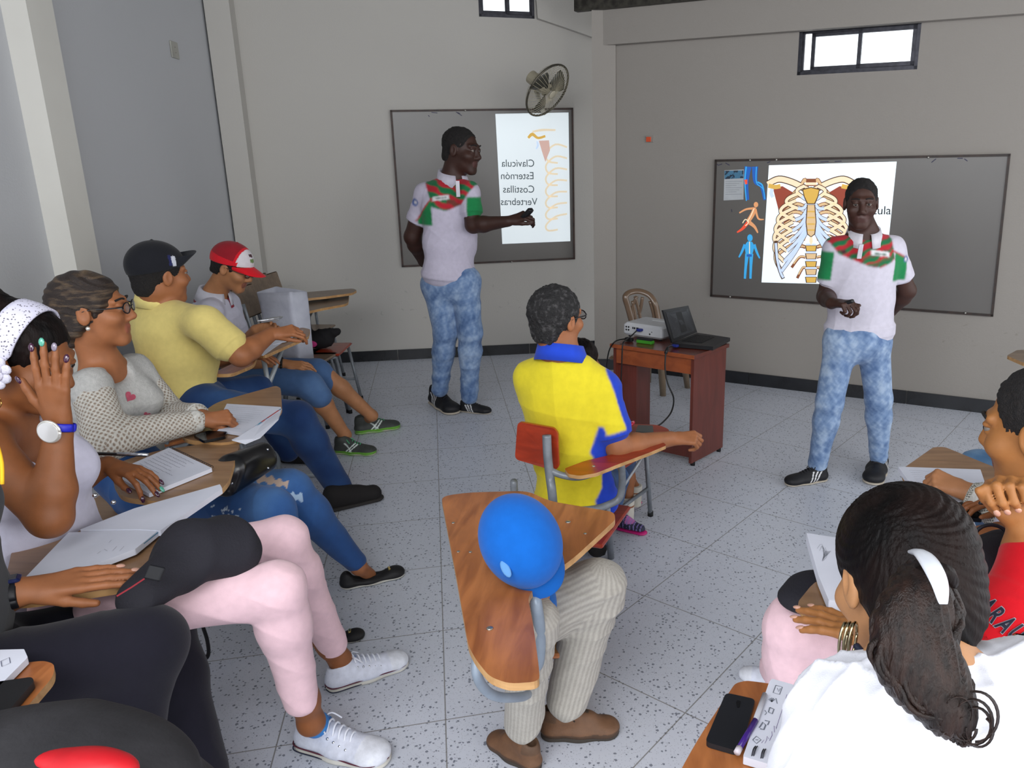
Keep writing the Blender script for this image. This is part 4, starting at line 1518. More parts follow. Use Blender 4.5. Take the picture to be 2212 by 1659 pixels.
# ---------------------------------------------------------------- instructor pointing, back wall
def instructor_left():
    y = 5.25
    k = 1.18
    root = thing('person', 'standing instructor in profile pointing a remote at the slide with mirrored words', 'person', Z(985, 885), 'instructors')
    fw = nrm(A(0.62, -0.78, 0)); lat = nrm(np.cross(fw, A(0, 0, 1)))
    h = Head(P(998, 326, y - 0.02), nrm(A(0.93, -0.32, -0.12)), A(0.05, 0, 1), 1.24)
    nk = P(978, 390, y)
    hp = P(970, 590, y)
    shR, shL = P(921, 420, y - 0.02), P(1012, 417, y - 0.06)
    a1 = arm(shR, P(891, 512, y + 0.02), P(916, 566, y + 0.20), nrm(A(0.8, 0.3, -0.1)), A(0, 1, 0), 1, (0.060, 0.055, 0.038), k, curl=0.5)
    a2 = arm(shL, P(1022, 487, y - 0.12), P(1098, 478, y - 0.20), nrm(A(0.9, -0.15, 0.30)), A(-0.25, -0.6, 0.6), 1, (0.055, 0.050, 0.034), k, curl=(0.8, 0.9, 1.0, 1.1), thumb=(0.3, 0.3))
    body(root, SK['dark'], 0.0055, h, nk, hp, [a1, a2], lat, lips='#4c2b27', neck=0.058, core=0.15)
    hair_short(h, root, M_hairs, 0.0055, 0.003, 0.014, rough=0.0022)
    brows(h, root, M_hairs)
    C = P(970, 430, y); km = mpp(C); X = A(1, 0, 0); U_ = A(0, 0, 1)

    def col(V):
        u, v = pl((970, 430), V, C, X, U_, km)
        c = np.tile(L3('#b9b3c4'), (len(V), 1))
        lo = np.interp(u, [925, 939, 973, 1006, 1023, 1035], [436, 443, 453, 439, 413, 400])
        yoke = (v < lo) & (u > 922 + np.clip(v - 385, 0, 50) * 0.42)
        c[yoke] = L3('#1d6c42')
        t = (-0.9 * u + 2.0 * v) / 44.0 + 0.10 * np.sin(u / 5.0) + 0.08 * np.sin(v / 2.3 - u / 11)
        c[yoke & ((t % 1.0) < 0.5)] = L3('#ad2633')
        c[yoke & (v > 430) & (u > 975) & ((t % 1) > 0.3)] = L3('#6a3a30')
        sl = (u < 943) & (v > 470 - (u - 906) * 1.15) & (u > 905 + (v - 470) * 0.1) & (v < 482)
        c[sl] = L3('#1f7a46')
        c[(np.abs(v - (470 - (u - 906) * 1.15)) < 2) & (u < 943) & (u > 900)] = L3('#ad2633')
        c[(u > 1017) & (v > 424) & (v < 478)] = L3('#1f7a46')
        c[(u > 946) & (u < 980) & (np.abs(v - (428 - (u - 946) * 0.12)) < 4.5) & (V[:, 1] < y)] = L3('#d2d2d6')
        c[(u > 953) & (u < 975) & (np.abs(v - (428 - (u - 946) * 0.12)) < 1.2) & (V[:, 1] < y)] = L3('#4f5f5a')
        c[((u - 902) ** 2 + (v - 436) ** 2 < 60)] = L3('#4a619c')
        c[((u - 903) ** 2 + (v - 436) ** 2 < 14)] = L3('#c9c6cc')
        return c
    shirt(root, nk, hp, lat, 0.225, 0.195, 0.19, [a1, a2], 0.005, col, dep=0.14, sleeve=0.52, sr=0.074, hem=-0.02, shr=0.072, amp=0.0028)
    collar(root, nk, A(0, 0, 1), fw, lat, 0.074, M_cloth, '#c1bdcb', h=0.06, open_=0.25)
    MB().box(P(989, 408, y - 0.165), (0.012, 0.004, 0.05), (A(0.9, 0.4, 0), A(-0.4, 0.9, 0), A(0, 0, 1))).put('button_placket', mat('placket_white'), root)
    hips = [P(945, 615, y), P(1003, 608, y)]
    knees = [P(962, 720, y - 0.03), P(1016, 720, y - 0.05)]
    ank = [P(950, 842, y), P(1014, 856, y - 0.04)]
    sd = pants_sdf(hips, knees, ank, 0.104, 0.082, 0.055, P(968, 602, y), 0.17).cut(P(968, 578, y), A(0, 0, 1))
    build(sd, 0.0065, 'trousers', M_cloth, root, colfn=denim('#6f87ab', '#94a8c3', '#4d668f', 5, 40, 0.7), amp=0.004, freq=24, seed=8)
    g = lambda u, v: Z(u, v, 0.0)
    shoe(root, g(935, 868), g(983, 897), 'low', vox=0.005)
    shoe(root, g(994, 888), g(1060, 894), 'low', vox=0.005)
    q = a2['wr'] + nrm(a2['hd']) * 0.11
    d = nrm(A(0.6, -0.4, 0.6))
    _, s_, u_ = frame_from(d)
    r = MB().box(q + A(0.02, -0.02, 0.01), (0.02, 0.055, 0.014), (s_, d, u_), 0.005).put('presentation_remote', mat('remote_black'), smooth=True)
    tag(r, 'black remote held out towards the mirrored words on the back wall', 'remote')


# ---------------------------------------------------------------- caps and glasses
def cap_on(h, parent, colfn, vox=0.004, tilt=0.0, lift=0.0, brim_color=None, brim_dir=1.0, k=1.0, brim_len=1.0, brim_up=0.0):
    sd = Sdf()
    kk = h.k * k
    sd.ell(h.w(0, -0.016, 0.042 + lift), A(0.088, 0.108, 0.096) * kk, h.ax, 0)
    sd.cut(h.w(0, 0, 0.030 + lift), -nrm(h.U - h.F * 0.18))
    sd.ell(h.w(0, -0.016, 0.030 + lift), A(0.080, 0.100, 0.085) * kk, h.ax, 0.003, sub=True)
    sd.cap(h.w(0, -0.016, 0.135 + lift), 0.006, h.w(0, -0.016, 0.141 + lift), 0.006, 0.004)
    V, Q, T = sd.mesh(vox)
    o = mesh('cap', V, Q, M_cloth, parent, True, colfn(h.loc(V)))
    b = MB()
    vv, ff = [], []
    n = 16
    for j, (rr) in enumerate((0.0, 0.35, 0.7, 1.0)):
        for i in range(n + 1):
            t = -1 + 2 * i / n
            x = 0.078 * t * (1 - 0.12 * rr)
            yb = 0.080 * math.sqrt(max(0, 1 - t * t * 0.92)) + 0.004
            y = yb + rr * 0.078 * brim_len * math.sqrt(max(0.0, 1 - t ** 4))
            z = 0.048 + lift - 0.018 * t * t - rr * (0.020 - brim_up)
            vv.append(h.c + kk * (x * h.R + y * brim_dir * h.F + z * h.U))
    for j in range(3):
        for i in range(n):
            a = j * (n + 1) + i
            ff.append((a, a + 1, a + n + 2, a + n + 1))
    V = np.array(vv)
    ob = mesh('cap_brim', V, ff, M_cloth, parent, True, np.tile(L3(brim_color), (len(V), 1)))
    md = ob.modifiers.new('t', 'SOLIDIFY'); md.thickness = 0.004
    ms = ob.modifiers.new('s', 'SUBSURF'); ms.levels = ms.render_levels = 2
    return o


def glasses(h, parent, m, r=0.021):
    st = MB()
    for q in (-1, 1):
        c = (q * 0.033, 0.103, 0.008)
        st.tube([h.w(c[0] + (r + 0.003) * math.cos(t), c[1] - 0.006 * abs(math.cos(t)) * (1 if math.cos(t) * q > 0 else 0), c[2] + r * 0.78 * math.sin(t)) for t in np.linspace(0, 2 * math.pi, 15)], 0.0022 * h.k, 6, 0)
        st.tube([h.w(q * 0.057, 0.098, 0.014), h.w(q * 0.075, 0.07, 0.014), h.w(q * 0.079, 0.0, 0.012), h.w(q * 0.078, -0.02, 0.0)], 0.0024 * h.k, 6, 4)
    st.tube([h.w(-0.01, 0.107, 0.012), h.w(0.01, 0.107, 0.012)], 0.002 * h.k, 6, 0)
    o = st.put('glasses_frame', m, parent, smooth=True)
    for q in (-1, 1):
        MB().ball(h.w(q * 0.033, 0.103, 0.008), A(r, 0.0012, r * 0.75) * h.k, 14, 8, ax=h.ax).put('spectacle_lens', mat('lens', '#dfe6e8', rough=0.05, trans=0.9, alpha=0.35), o, smooth=True)


# ---------------------------------------------------------------- red cap man, far end of the left row
def redcap():
    y = 4.45
    root = thing('person', 'seated person in a red and white cap, pale grey polo and denim shorts', 'person', Z(520, 960))
    fw = nrm(A(0.95, -0.25, 0)); lat = nrm(np.cross(fw, A(0, 0, 1)))
    h = Head(P(503, 580, y), nrm(A(0.91, -0.05, -0.40)), nrm(A(0.40, 0, 0.9)), 1.08)
    nk = P(462, 640, y + 0.02)
    hp = P(470, 795, y + 0.05)
    shR, shL = P(455, 672, y - 0.12), P(492, 655, y + 0.16)
    a1 = arm(shR, P(480, 778, y - 0.22), P(612, 786, y - 0.12), nrm(A(0.9, 0.05, -0.1)), A(0, -0.5, 0.9), 1, (0.048, 0.044, 0.030), 1.0, curl=0.35)
    a2 = arm(shL, P(520, 755, y + 0.12), P(553, 712, y - 0.02), nrm(A(0.9, -0.1, 0.25)), A(0, 0.9, 0.4), -1, (0.046, 0.042, 0.029), 1.0, curl=0.45)
    kn1, kn2 = P(672, 835, y - 0.14), P(698, 805, y + 0.12)
    an1, an2 = P(745, 940, y - 0.02), P(803, 898, y + 0.25)
    g = lambda u, v: Z(u, v, 0.0)
    body(root, SK['tan'], 0.005, h, nk, hp, [a1, a2], lat, legs=[(kn1, an1, 0.052, 0.036, g(745, 965) + A(0, 0, .05)), (kn2, an2, 0.052, 0.036, g(790, 925) + A(0, 0, .05))], lips='#84503f')
    hair_short(h, root, M_hairs, 0.005, 0.009, 0.02, back=-0.05)
    brows(h, root, M_hairs)

    def cc(X):
        c = np.tile(L3('#8f1d28'), (len(X), 1))
        fr = X[:, 1] > 0.035 - 0.0 * X[:, 2]
        c[fr] = L3('#d3cdd2')
        c[X[:, 2] < 0.062 - 0.0 * X[:, 1]] = L3('#cf1f2c')
        c[(np.abs(X[:, 1] - 0.035) < 0.006)] = L3('#cf1f2c')
        c[(X[:, 2] < 0.062) & (X[:, 1] > 0.05)] = L3('#d3cdd2')
        c[(np.abs(X[:, 0]) < 0.014) & (np.abs(X[:, 2] - 0.105) < 0.006) & fr] = L3('#4a2a30')
        c[(np.abs(X[:, 0] - 0.0) < 0.018) & (np.abs(X[:, 2] - 0.082) < 0.009) & fr] = L3('#6f8a55')
        return c
    cap_on(h, root, cc, brim_color='#d01a26', brim_len=1.1, k=1.04)
    glasses(h, root, mat('brown_frame', '#4a2c20', rough=0.35))

    def col(V): return np.tile(L3('#bdbccb'), (len(V), 1))
    shirt(root, nk, hp, lat, 0.19, 0.165, 0.17, [a1, a2], 0.0055, col, dep=0.12, belly=0.02, sleeve=0.75, sr=0.068, hem=-0.03, amp=0.004)
    up = nrm(nk - hp)
    collar(root, nk, nrm(A(0.25, 0, 1)), fw, lat, 0.068, M_cloth, '#c6c5d0', open_=0.2, h=0.05)
    collar(root, nk - up * 0.014, nrm(A(0.25, 0, 1)), fw, lat, 0.072, M_cloth, '#9a2e3c', open_=0.2, h=0.03, name='collar_stripe')
    sd = pants_sdf([P(480, 805, y - 0.12), P(490, 800, y + 0.12)], [P(665, 830, y - 0.14), P(685, 803, y + 0.12)], [P(690, 856, y - 0.13), P(706, 822, y + 0.14)], 0.092, 0.082, 0.072, P(470, 790, y + 0.05), 0.15, k=0.02)
    build(sd, 0.006, 'shorts', M_cloth, root, colfn=denim('#46628b', '#59779f', '#38527a', 6, 9, 0.5), amp=0.004, freq=22, seed=2)
    shoe(root, g(724, 978), g(812, 982), 'trainer', vox=0.005)
    shoe(root, g(766, 938), g(864, 924), 'trainer', vox=0.005)
    # bracelet
    c = a1['wr'] - nrm(a1['wr'] - a1['el']) * 0.01
    d, s_, u_ = frame_from(a1['wr'] - a1['el'])
    MB().tube([c + 0.034 * (math.cos(t) * s_ + math.sin(t) * u_) for t in np.linspace(0, 6.28, 14)], 0.008, 6, 0).put('wrist_band', mat('black_band', '#15130f', rough=0.6), root, smooth=True)
    ph = MB().box(P(588, 690, y - 0.05), (0.055, 0.028, 0.005), (nrm(A(1, -0.1, 0.15)), nrm(A(0.1, 1, 0.2)), nrm(A(-0.15, -0.2, 1))), 0.003).put('phone', mat('silver_phone', '#b9bcc2', rough=0.3, metal=0.6), smooth=True)
    tag(ph, 'thin silver phone held up by the person in the red and white cap', 'phone')


# ---------------------------------------------------------------- yellow shirt man with the dark cap
def blackcap():
    y = 3.62
    root = thing('person', 'seated person seen from behind in a pale yellow polo, dark cap and blue jeans', 'person', Z(420, 1060))
    fw = nrm(A(0.62, 0.78, 0)); lat = nrm(np.cross(fw, A(0, 0, 1)))
    h = Head(P(347, 596, y), nrm(A(0.58, 0.81, -0.02)), A(0.02, 0, 1), 1.16)
    nk = P(345, 658, y + 0.02)
    hp = P(392, 845, y + 0.0)
    shR, shL = P(443, 700, y - 0.14), P(302, 685, y + 0.10)
    a1 = arm(shR, P(520, 768, y - 0.16), P(585, 722, y + 0.04), nrm(A(0.95, 0.15, 0.14)), A(-0.1, -0.6, 0.7), 1, (0.052, 0.050, 0.034), 1.05, curl=(0.6, 0.8, 0.9, 1.0), thumb=(0.2, 0.5))
    a2 = arm(shL, P(400, 790, y + 0.32), P(520, 770, y + 0.40), nrm(A(1, 0.1, 0)), A(0, 0, 1), -1, (0.050, 0.046, 0.032), 1.0, curl=0.3)
    body(root, SK['warm'], 0.005, h, nk, hp, [a1, a2], lat, lips='#7a4334', neck=0.062)
    hair_short(h, root, M_hairs, 0.005, 0.008, 0.0, back=-0.075)

    def cc(X):
        c = np.tile(L3('#1c1d22'), (len(X), 1))
        c[(X[:, 0] > 0.0) & (X[:, 1] > 0.012) & (X[:, 1] < 0.03) & (X[:, 2] < 0.085) & (X[:, 2] > 0.045)] = L3('#c3c6d0')
        c[(X[:, 0] > 0.0) & (X[:, 1] > 0.0) & (X[:, 1] < 0.012) & (X[:, 2] < 0.09) & (X[:, 2] > 0.05)] = L3('#262a56')
        return c
    cap_on(h, root, cc, brim_color='#1e2027', lift=0.004, brim_up=0.062, brim_len=0.75, k=1.03)

    def col(V): return np.tile(L3('#d9c67a'), (len(V), 1))
    shirt(root, nk, hp, lat, 0.225, 0.215, 0.20, [a1, a2], 0.0055, col, dep=0.14, belly=0.045, sleeve=0.62, sr=0.083, hem=-0.03, shr=0.078, amp=0.006, freq=17, seed=3)
    collar(root, nk, A(0.08, 0, 1), fw, lat, 0.078, M_cloth, '#dccb80', open_=0.3, h=0.055)
    hips = [P(440, 878, y - 0.10), P(420, 862, y + 0.12)]
    knees = [P(640, 905, y - 0.06), P(552, 846, y + 0.38)]
    ank = [P(738, 1062, y + 0.06), P(622, 975, y + 0.45)]
    sd = pants_sdf(hips, knees, ank, 0.10, 0.088, 0.062, P(392, 850, y), 0.17)
    build(sd, 0.0065, 'trousers', M_cloth, root, colfn=denim('#223a66', '#3d5f90', '#182848', 16, 5, 0.6), amp=0.004, freq=20, seed=5)
    g = lambda u, v: Z(u, v, 0.0)
    shoe(root, g(712, 1098), g(800, 1078), 'low', vox=0.005, lab='plain black shoe') if False else None
    sd = Sdf()
    a_, b_ = g(722, 1100), g(800, 1082)
    d = nrm(b_ - a_)
    sd.cap(a_ + A(0, 0, .05), 0.048, a_ + d * 0.20 + A(0, 0, .04), 0.045, 0.03)
    sd.cap(a_ + A(0, 0, .09), 0.045, a_ + d * 0.12 + A(0, 0, .06), 0.042, 0.03)
    sd.cut(A(0, 0, 0.012), A(0, 0, -1))
    o = build(sd, 0.006, 'shoe', mat('black_suede', '#1a1717', rough=0.85), root)
    sd = Sdf()
    sd.cap(a_ + A(0, 0, .012), 0.052, a_ + d * 0.205 + A(0, 0, .012), 0.05, 0.01, sq=(A(0, 0, 1), 0.3))
    sd.cut(A(0, 0, 0.001), A(0, 0, -1))
    build(sd, 0.005, 'sole', mat('dark_sole', '#2b2826', rough=0.8), o)
    a_, b_ = g(618, 1000), g(672, 1000)
    d = nrm(b_ - a_)
    sd = Sdf()
    sd.cap(a_ + A(0, 0, .05), 0.048, a_ + d * 0.20 + A(0, 0, .04), 0.045, 0.03)
    sd.cut(A(0, 0, 0.002), A(0, 0, -1))
    build(sd, 0.006, 'shoe', mat('black_suede'), root)
    tip = a1['wr'] + nrm(a1['hd']) * 0.07
    pn = MB().tube([P(556, 694, y + 0.0), P(608, 686, y + 0.08)], 0.005, 8, 0).put('pen', mat('silver_pen', '#c9ccd2', rough=0.2, metal=0.8), smooth=True)
    tag(pn, 'silver pen in the hand of the person in the yellow polo', 'pen')


# ---------------------------------------------------------------- woman with glasses and a crochet-sleeved jumper
def knit_colors(segs, base='#c9c6bd', dark='#8f7d6c', period=0.0125):
    """open crochet look: darker skin-toned gaps in a lattice wrapped round each sleeve"""
    B, D = L3(base), L3(dark)

    def f(V):
        best = np.full(len(V), 9.0)
        S = np.zeros(len(V)); Aa = np.zeros(len(V))
        off = 0.0
        for a, b, r in segs:
            d = nrm(b - a); L = np.linalg.norm(b - a)
            t = np.clip((V - a) @ d, 0, L)
            q = V - a - t[:, None] * d
            dist = np.abs(np.linalg.norm(q, axis=1) - r) + np.clip(np.abs((V - a) @ d - t), 0, 1)
            _, s_, u_ = frame_from(d)
            m_ = dist < best
            best[m_] = dist[m_]
            S[m_] = ((V - a) @ d)[m_] + off
            Aa[m_] = np.arctan2(q @ u_, q @ s_)[m_] * r
            off += L
        p = period
        g = np.cos((S + Aa) * math.pi * 2 / (p * 1.5)) * np.cos((S - Aa) * math.pi * 2 / (p * 1.5))
        w_ = np.clip((np.abs(g) - 0.42) / 0.2, 0, 1)[:, None]
        return B + (D - B) * w_ * 0.95
    return f


def glasses_woman():
    y = 2.68
    root = thing('person', 'seated person with glasses and streaked hair in a grey jumper with open crochet sleeves', 'person', Z(330, 1290))
    fw = nrm(A(0.93, -0.37, 0)); lat = nrm(np.cross(fw, A(0, 0, 1)))
    h = Head(P(203, 672, y), nrm(A(0.94, 0.30, 0.02)), nrm(A(-0.05, 0, 1)), 1.12)
    nk = P(222, 792, y + 0.02)
    hp = P(255, 985, y + 0.05)
    shR, shL = P(196, 838, y - 0.14), P(288, 800, y + 0.17)
    a1 = arm(shR, P(235, 948, y - 0.22), P(432, 908, y - 0.0), nrm(A(0.9, 0.2, 0.05)), nrm(A(-0.1, -0.7, 0.7)), 1, (0.044, 0.040, 0.030), 0.95, curl=(1.3, 1.35, 1.4, 1.45), thumb=(0.2, 0.7), spread=0.02)
    a2 = arm(shL, P(365, 905, y + 0.16), P(428, 895, y + 0.05), nrm(A(0.9, -0.1, -0.1)), nrm(A(0, 0.5, 0.8)), -1, (0.042, 0.038, 0.028), 0.92, curl=1.2)
    body(root, SK['warm'], 0.0042, h, nk, hp, [a1, a2], lat, legs=[(P(735, 1170, y + 0.12), P(775, 1225, y + 0.14), 0.034, 0.030, Z(800, 1255) + A(0, 0, .03)), (P(655, 1330, y - 0.25), P(675, 1368, y - 0.25), 0.034, 0.030, Z(700, 1392) + A(0, 0, .03))], lips='#93553f', neck=0.050,
         links=[(hp, P(625, 1062, y + 0.02)), (P(625, 1062, y + 0.02), P(735, 1170, y + 0.12)), (hp, P(585, 1105, y - 0.20)), (P(585, 1105, y - 0.20), P(655, 1330, y - 0.25))])
    # hair swept back into a low bun
    sd = Sdf()
    k = h.k
    sd.ell(h.w(0, -0.022, 0.040), A(0.084, 0.104, 0.090) * k, h.ax, 0)
    sd.ell(h.w(0, -0.075, -0.015), A(0.066, 0.055, 0.075) * k, h.ax, 0.03)
    sd.ell(h.w(0, -0.085, -0.075), A(0.045, 0.042, 0.042) * k, h.ax, 0.02)
    sd.cap(h.w(0.06, 0.03, 0.03), 0.022 * k, h.w(0.055, -0.05, -0.045), 0.03 * k, 0.02)
    sd.ell(h.w(0, 0.115, -0.02), A(0.09, 0.075, 0.098) * k, h.ax, 0.008, sub=True)
    sd.ell(h.w(0, 0.05, -0.11), A(0.12, 0.082, 0.1) * k, h.ax, 0.01, sub=True)
    for q in (-1, 1): sd.ell(h.w(q * 0.092, 0.0, -0.012), A(0.03, 0.024, 0.034) * k, h.ax, 0.004, sub=True)
    V, Q, T = sd.mesh(0.0042)
    X = h.loc(V)
    V = V + vnormals(V, Q) * (0.0016 * np.sin(X[:, 2] * 260 + X[:, 1] * 120 + 2 * np.sin(X[:, 1] * 40)))[:, None]
    ho = mesh('hair', V, Q, M_hairl, root)
    MB().tube([h.w(0.032 * math.cos(t), -0.085 - 0.012 * math.sin(t), -0.045 + 0.032 * math.sin(t)) for t in np.linspace(0, 6.28, 14)], 0.011 * k, 8, 0).put('hair_scrunchie', mat('dark_scrunchie', '#1c1b20', rough=0.8, c2='#77757d', nscale=120, contrast=(0.6, 0.65)), ho, smooth=True)
    brows(h, root, M_hairs)
    glasses(h, root, mat('black_frame', '#141318', rough=0.25), 0.022)
    MB().ball(h.w(0.082, 0.0, -0.042), 0.0075, 10, 6).put('earring', mat('crystal', '#e9e6df', rough=0.1, metal=0.6), root, smooth=True)
    fk = knit_colors([(a1['sh'], a1['el'], 0.066), (a1['el'], a1['wr'], 0.05), (a2['sh'], a2['el'], 0.062), (a2['el'], a2['wr'], 0.05)], '#cbc8c0', '#8b7a6b', 0.023)

    def torso_c(V):
        c = np.tile(L3('#b9b8b5'), (len(V), 1)) * (1 + 0.05 * vnoise(V, 30, 2))[:, None]
        Cc = P(280, 875, y - 0.12); km = mpp(Cc)
        u = 280 + (V - Cc)[:, 0] / km; v = 875 - (V - Cc)[:, 2] / km
        return c
    shirt(root, nk, hp, lat, 0.165, 0.15, 0.165, [a1, a2], 0.005, torso_c, dep=0.115, neckcut=0.064, vneck=0.03, chest=0.07, sleeve=0.2, sr=0.06, hem=-0.04, shr=0.058, amp=0.003, seed=6, name='jumper', m=M_knit)
    jo = [c for c in root.children if c.name.startswith('jumper')][0]
    for (hu, hv, hr, ho_) in ((281, 857, 12, 0.5), (318, 897, 8, 0.3), (341, 906, 10, -0.4)): heart_patch(jo, hu, hv, hr, root, ho_)
    for a, lab in ((a1, 'crochet sleeve'), (a2, 'crochet sleeve')):
        sd = Sdf()
        sd.cap(a['sh'], 0.063, a['el'], 0.070, 0.03)
        e = a['el'] + (a['wr'] - a['el']) * 0.93
        sd.cap(a['el'], 0.070, e, 0.043, 0.03)
        build(sd, 0.0036, 'sleeve', M_knit, root, colfn=fk, amp=0.002, label='cream crochet sleeve')
        d = nrm(a['wr'] - a['el'])
        sd = Sdf(); sd.cap(e - d * 0.012, 0.045, e + d * 0.018, 0.041, 0, flat=True)
        build(sd, 0.0035, 'cuff', mat('cream_rib', '#cfcdc8', rough=0.9, c2='#b5b3ac', nscale=60, stretch=(3, 1, 1), bump=0.3), root)
    g = lambda u, v: Z(u, v, 0.0)
    hips = [P(330, 1060, y - 0.1), P(300, 1040, y + 0.05)]
    knees = [P(625, 1062, y + 0.02), P(585, 1105, y - 0.20)]
    ank = [P(766, 1212, y + 0.14), P(668, 1350, y - 0.24)]
    dj = denim('#34598f', '#5b83b3', '#244274', 11, 5, 0.6)

    def jc(V):
        c = dj(V)
        Cc = P(600, 1060, y - 0.1); km = mpp(Cc)
        u = 600 + (V - Cc)[:, 0] / km; v = 1060 - (V - Cc)[:, 2] / km
        band = (np.abs(v - (1043 + (u - 548) * 0.30)) < 5 + 2 * np.sin(u / 3.0)) & (u > 545) & (u < 608) & (V[:, 1] > 2.56)
        c[band] = L3('#b9a394')
        c[(np.abs(v - (1086 + (u - 617) * 0.5)) < 8 + 3 * np.sin(u / 2)) & (u > 612) & (u < 634)] = L3('#9fb6cf')
        rg = np.random.RandomState(4)
        for _ in range(34):
            uu, vv = rg.uniform(480, 562), rg.uniform(1062, 1100)
            c[((u - uu) ** 2 + (v - vv) ** 2 < rg.uniform(2, 9))] = L3('#c5d3df')
        return c
    sd = pants_sdf(hips, knees, ank, 0.100, 0.083, 0.044, P(262, 1000, y), 0.15)
    build(sd, 0.005, 'trousers', M_cloth, root, colfn=jc, amp=0.003, freq=26, seed=7)
    shoe(root, g(736, 1272), g(873, 1240), 'flat', vox=0.004)
    shoe(root, g(655, 1398), g(787, 1376), 'flat', vox=0.004)


# ---------------------------------------------------------------- woman with the white headband, hand over her face
def headband_woman():
    y = 1.90
    root = thing('person', 'seated person with white headband hiding the face behind a hand, pink trousers', 'person', Z(150, 1640))
    fw = nrm(A(0.95, -0.3, 0)); lat = nrm(np.cross(fw, A(0, 0, 1)))
    h = Head(P(50, 772, y), nrm(A(0.86, 0.10, -0.42)), nrm(A(0.35, 0, 0.9)), 1.12)
    nk = P(5, 905, y)
    hp = P(100, 1215, y + 0.0)
    shR, shL = P(-45, 955, y - 0.16), P(75, 905, y + 0.16)
    elR = P(108, 1118, y - 0.20)
    wrR = P(128, 925, y - 0.14)
    a1 = arm(shR, elR, wrR, nrm(A(0.05, 0.0, 1.0)), nrm(A(0.15, -1, 0.05)), -1, (0.050, 0.046, 0.027), 1.02, curl=(0.10, 0.08, 0.08, 0.1), spread=0.075, thumb=(0.75, 0.1), tdir=None)
    a2 = arm(shL, P(150, 1040, y + 0.22), P(232, 1005, y + 0.26), nrm(A(0.95, -0.25, -0.12)), nrm(A(0.1, 0, 1)), 1, (0.044, 0.040, 0.028), 0.98, curl=(0.45, 0.3, 0.3, 0.3), spread=0.12, thumb=(0.3, 0.5))
    tips = body(root, SK['brown'], 0.0038, h, nk, hp, [a1, a2], lat, links=[(hp, P(598, 1262, y - 0.14)), (P(598, 1262, y - 0.14), P(650, 1485, y - 0.07)), (hp, P(610, 1168, y + 0.18)), (P(610, 1168, y + 0.18), P(690, 1370, y + 0.30))], legs=[(P(700, 1375, y + 0.30), P(735, 1425, y + 0.32), 0.036, 0.034, Z(752, 1462) + A(0, 0, .04)), (P(650, 1485, y - 0.07), P(672, 1560, y - 0.04), 0.036, 0.035, Z(700, 1600) + A(0, 0, .05))], lips='#7c3c3a', neck=0.052)
    mp_ = mat('purple_polish', '#3b1030', rough=0.15, coat=1.0)
    mg_ = mat('green_polish', '#4fa38c', rough=0.2, coat=1.0)
    nails(tips[0], [mp_, mg_, mat('pearl_polish', '#7d7484', rough=0.2, coat=1.0), mp_, mp_], root, 1.3)
    nails(tips[1], [mp_, mp_, mg_, mp_, mp_], root, 1.3)
    # hair and headband
    sd = Sdf()
    k = h.k
    sd.ell(h.w(0, -0.022, 0.038), A(0.082, 0.104, 0.090) * k, h.ax, 0)
    sd.ell(h.w(0, -0.12, 0.05), A(0.08, 0.07, 0.085) * k, h.ax, 0.03)
    sd.ell(h.w(0, 0.115, -0.015), A(0.09, 0.085, 0.098) * k, h.ax, 0.008, sub=True)
    sd.ell(h.w(0, 0.04, -0.11), A(0.12, 0.085, 0.1) * k, h.ax, 0.01, sub=True)
    for q in (-1, 1): sd.ell(h.w(q * 0.092, 0.0, -0.012), A(0.03, 0.024, 0.036) * k, h.ax, 0.004, sub=True)
    V, Q, T = sd.mesh(0.0042)
    V = V + vnormals(V, Q) * (vnoise(V, 120, 3) * 0.0016)[:, None]
    ho = mesh('hair', V, Q, M_hairb, root)
    vv, ff = [], []
    n = 40
    for i in range(n + 1):
        t = -0.5 + (math.pi + 1.0) * i / n
        cx, cz = math.cos(t), math.sin(t)
        for j in range(7):
            wj = (j / 6 - 0.5) * 0.058
            rx, rz = 0.088, 0.097
            vv.append(h.w(rx * cx, -0.012 - 0.045 * (cz < 0) * abs(cz) + wj, 0.036 + rz * cz * (1 - abs(wj) * 1.2)))
    for i in range(n):
        for j in range(6):
            a = i * 7 + j
            ff.append((a, a + 7, a + 8, a + 1))
    V = np.array(vv)
    mh = bpy.data.materials.new('headband_knit'); mh.use_nodes = True
    nt = mh.node_tree; b = nt.nodes['Principled BSDF']
    tc = nt.nodes.new('ShaderNodeTexCoord'); vr = nt.nodes.new('ShaderNodeTexVoronoi'); vr.inputs['Scale'].default_value = 150
    nt.links.new(tc.outputs['Object'], vr.inputs['Vector'])
    cr = nt.nodes.new('ShaderNodeMapRange'); cr.inputs[1].default_value = 0.20; cr.inputs[2].default_value = 0.32
    nt.links.new(vr.outputs['Distance'], cr.inputs[0])
    mx = nt.nodes.new('ShaderNodeMix'); mx.data_type = 'RGBA'; mx.inputs['A'].default_value = (*lin('#5a5660'), 1); mx.inputs['B'].default_value = (*lin('#c9c7d8'), 1)
    nt.links.new(cr.outputs[0], mx.inputs['Factor']); nt.links.new(mx.outputs['Result'], b.inputs['Base Color']); b.inputs['Roughness'].default_value = 0.9
    hb = mesh('headband', V, ff, mh, root)
    md = hb.modifiers.new('t', 'SOLIDIFY'); md.thickness = 0.006; md.offset = 1
    fl = MB()
    rg = random.Random(2)
    cen = h.w(0.088, -0.005, -0.012)
    for ring, (rr, cnt, sz) in enumerate(((0.0, 1, 0.012), (0.014, 6, 0.011), (0.027, 9, 0.012))):
        for i in range(cnt):
            t = 2 * math.pi * i / cnt + ring
            fl.ball(cen + k * (rr * math.cos(t) * h.F + rr * math.sin(t) * h.U * 1.1 + (0.012 - ring * 0.005) * h.R), A(0.006, sz, sz) * k, 10, 6, ax=h.ax)
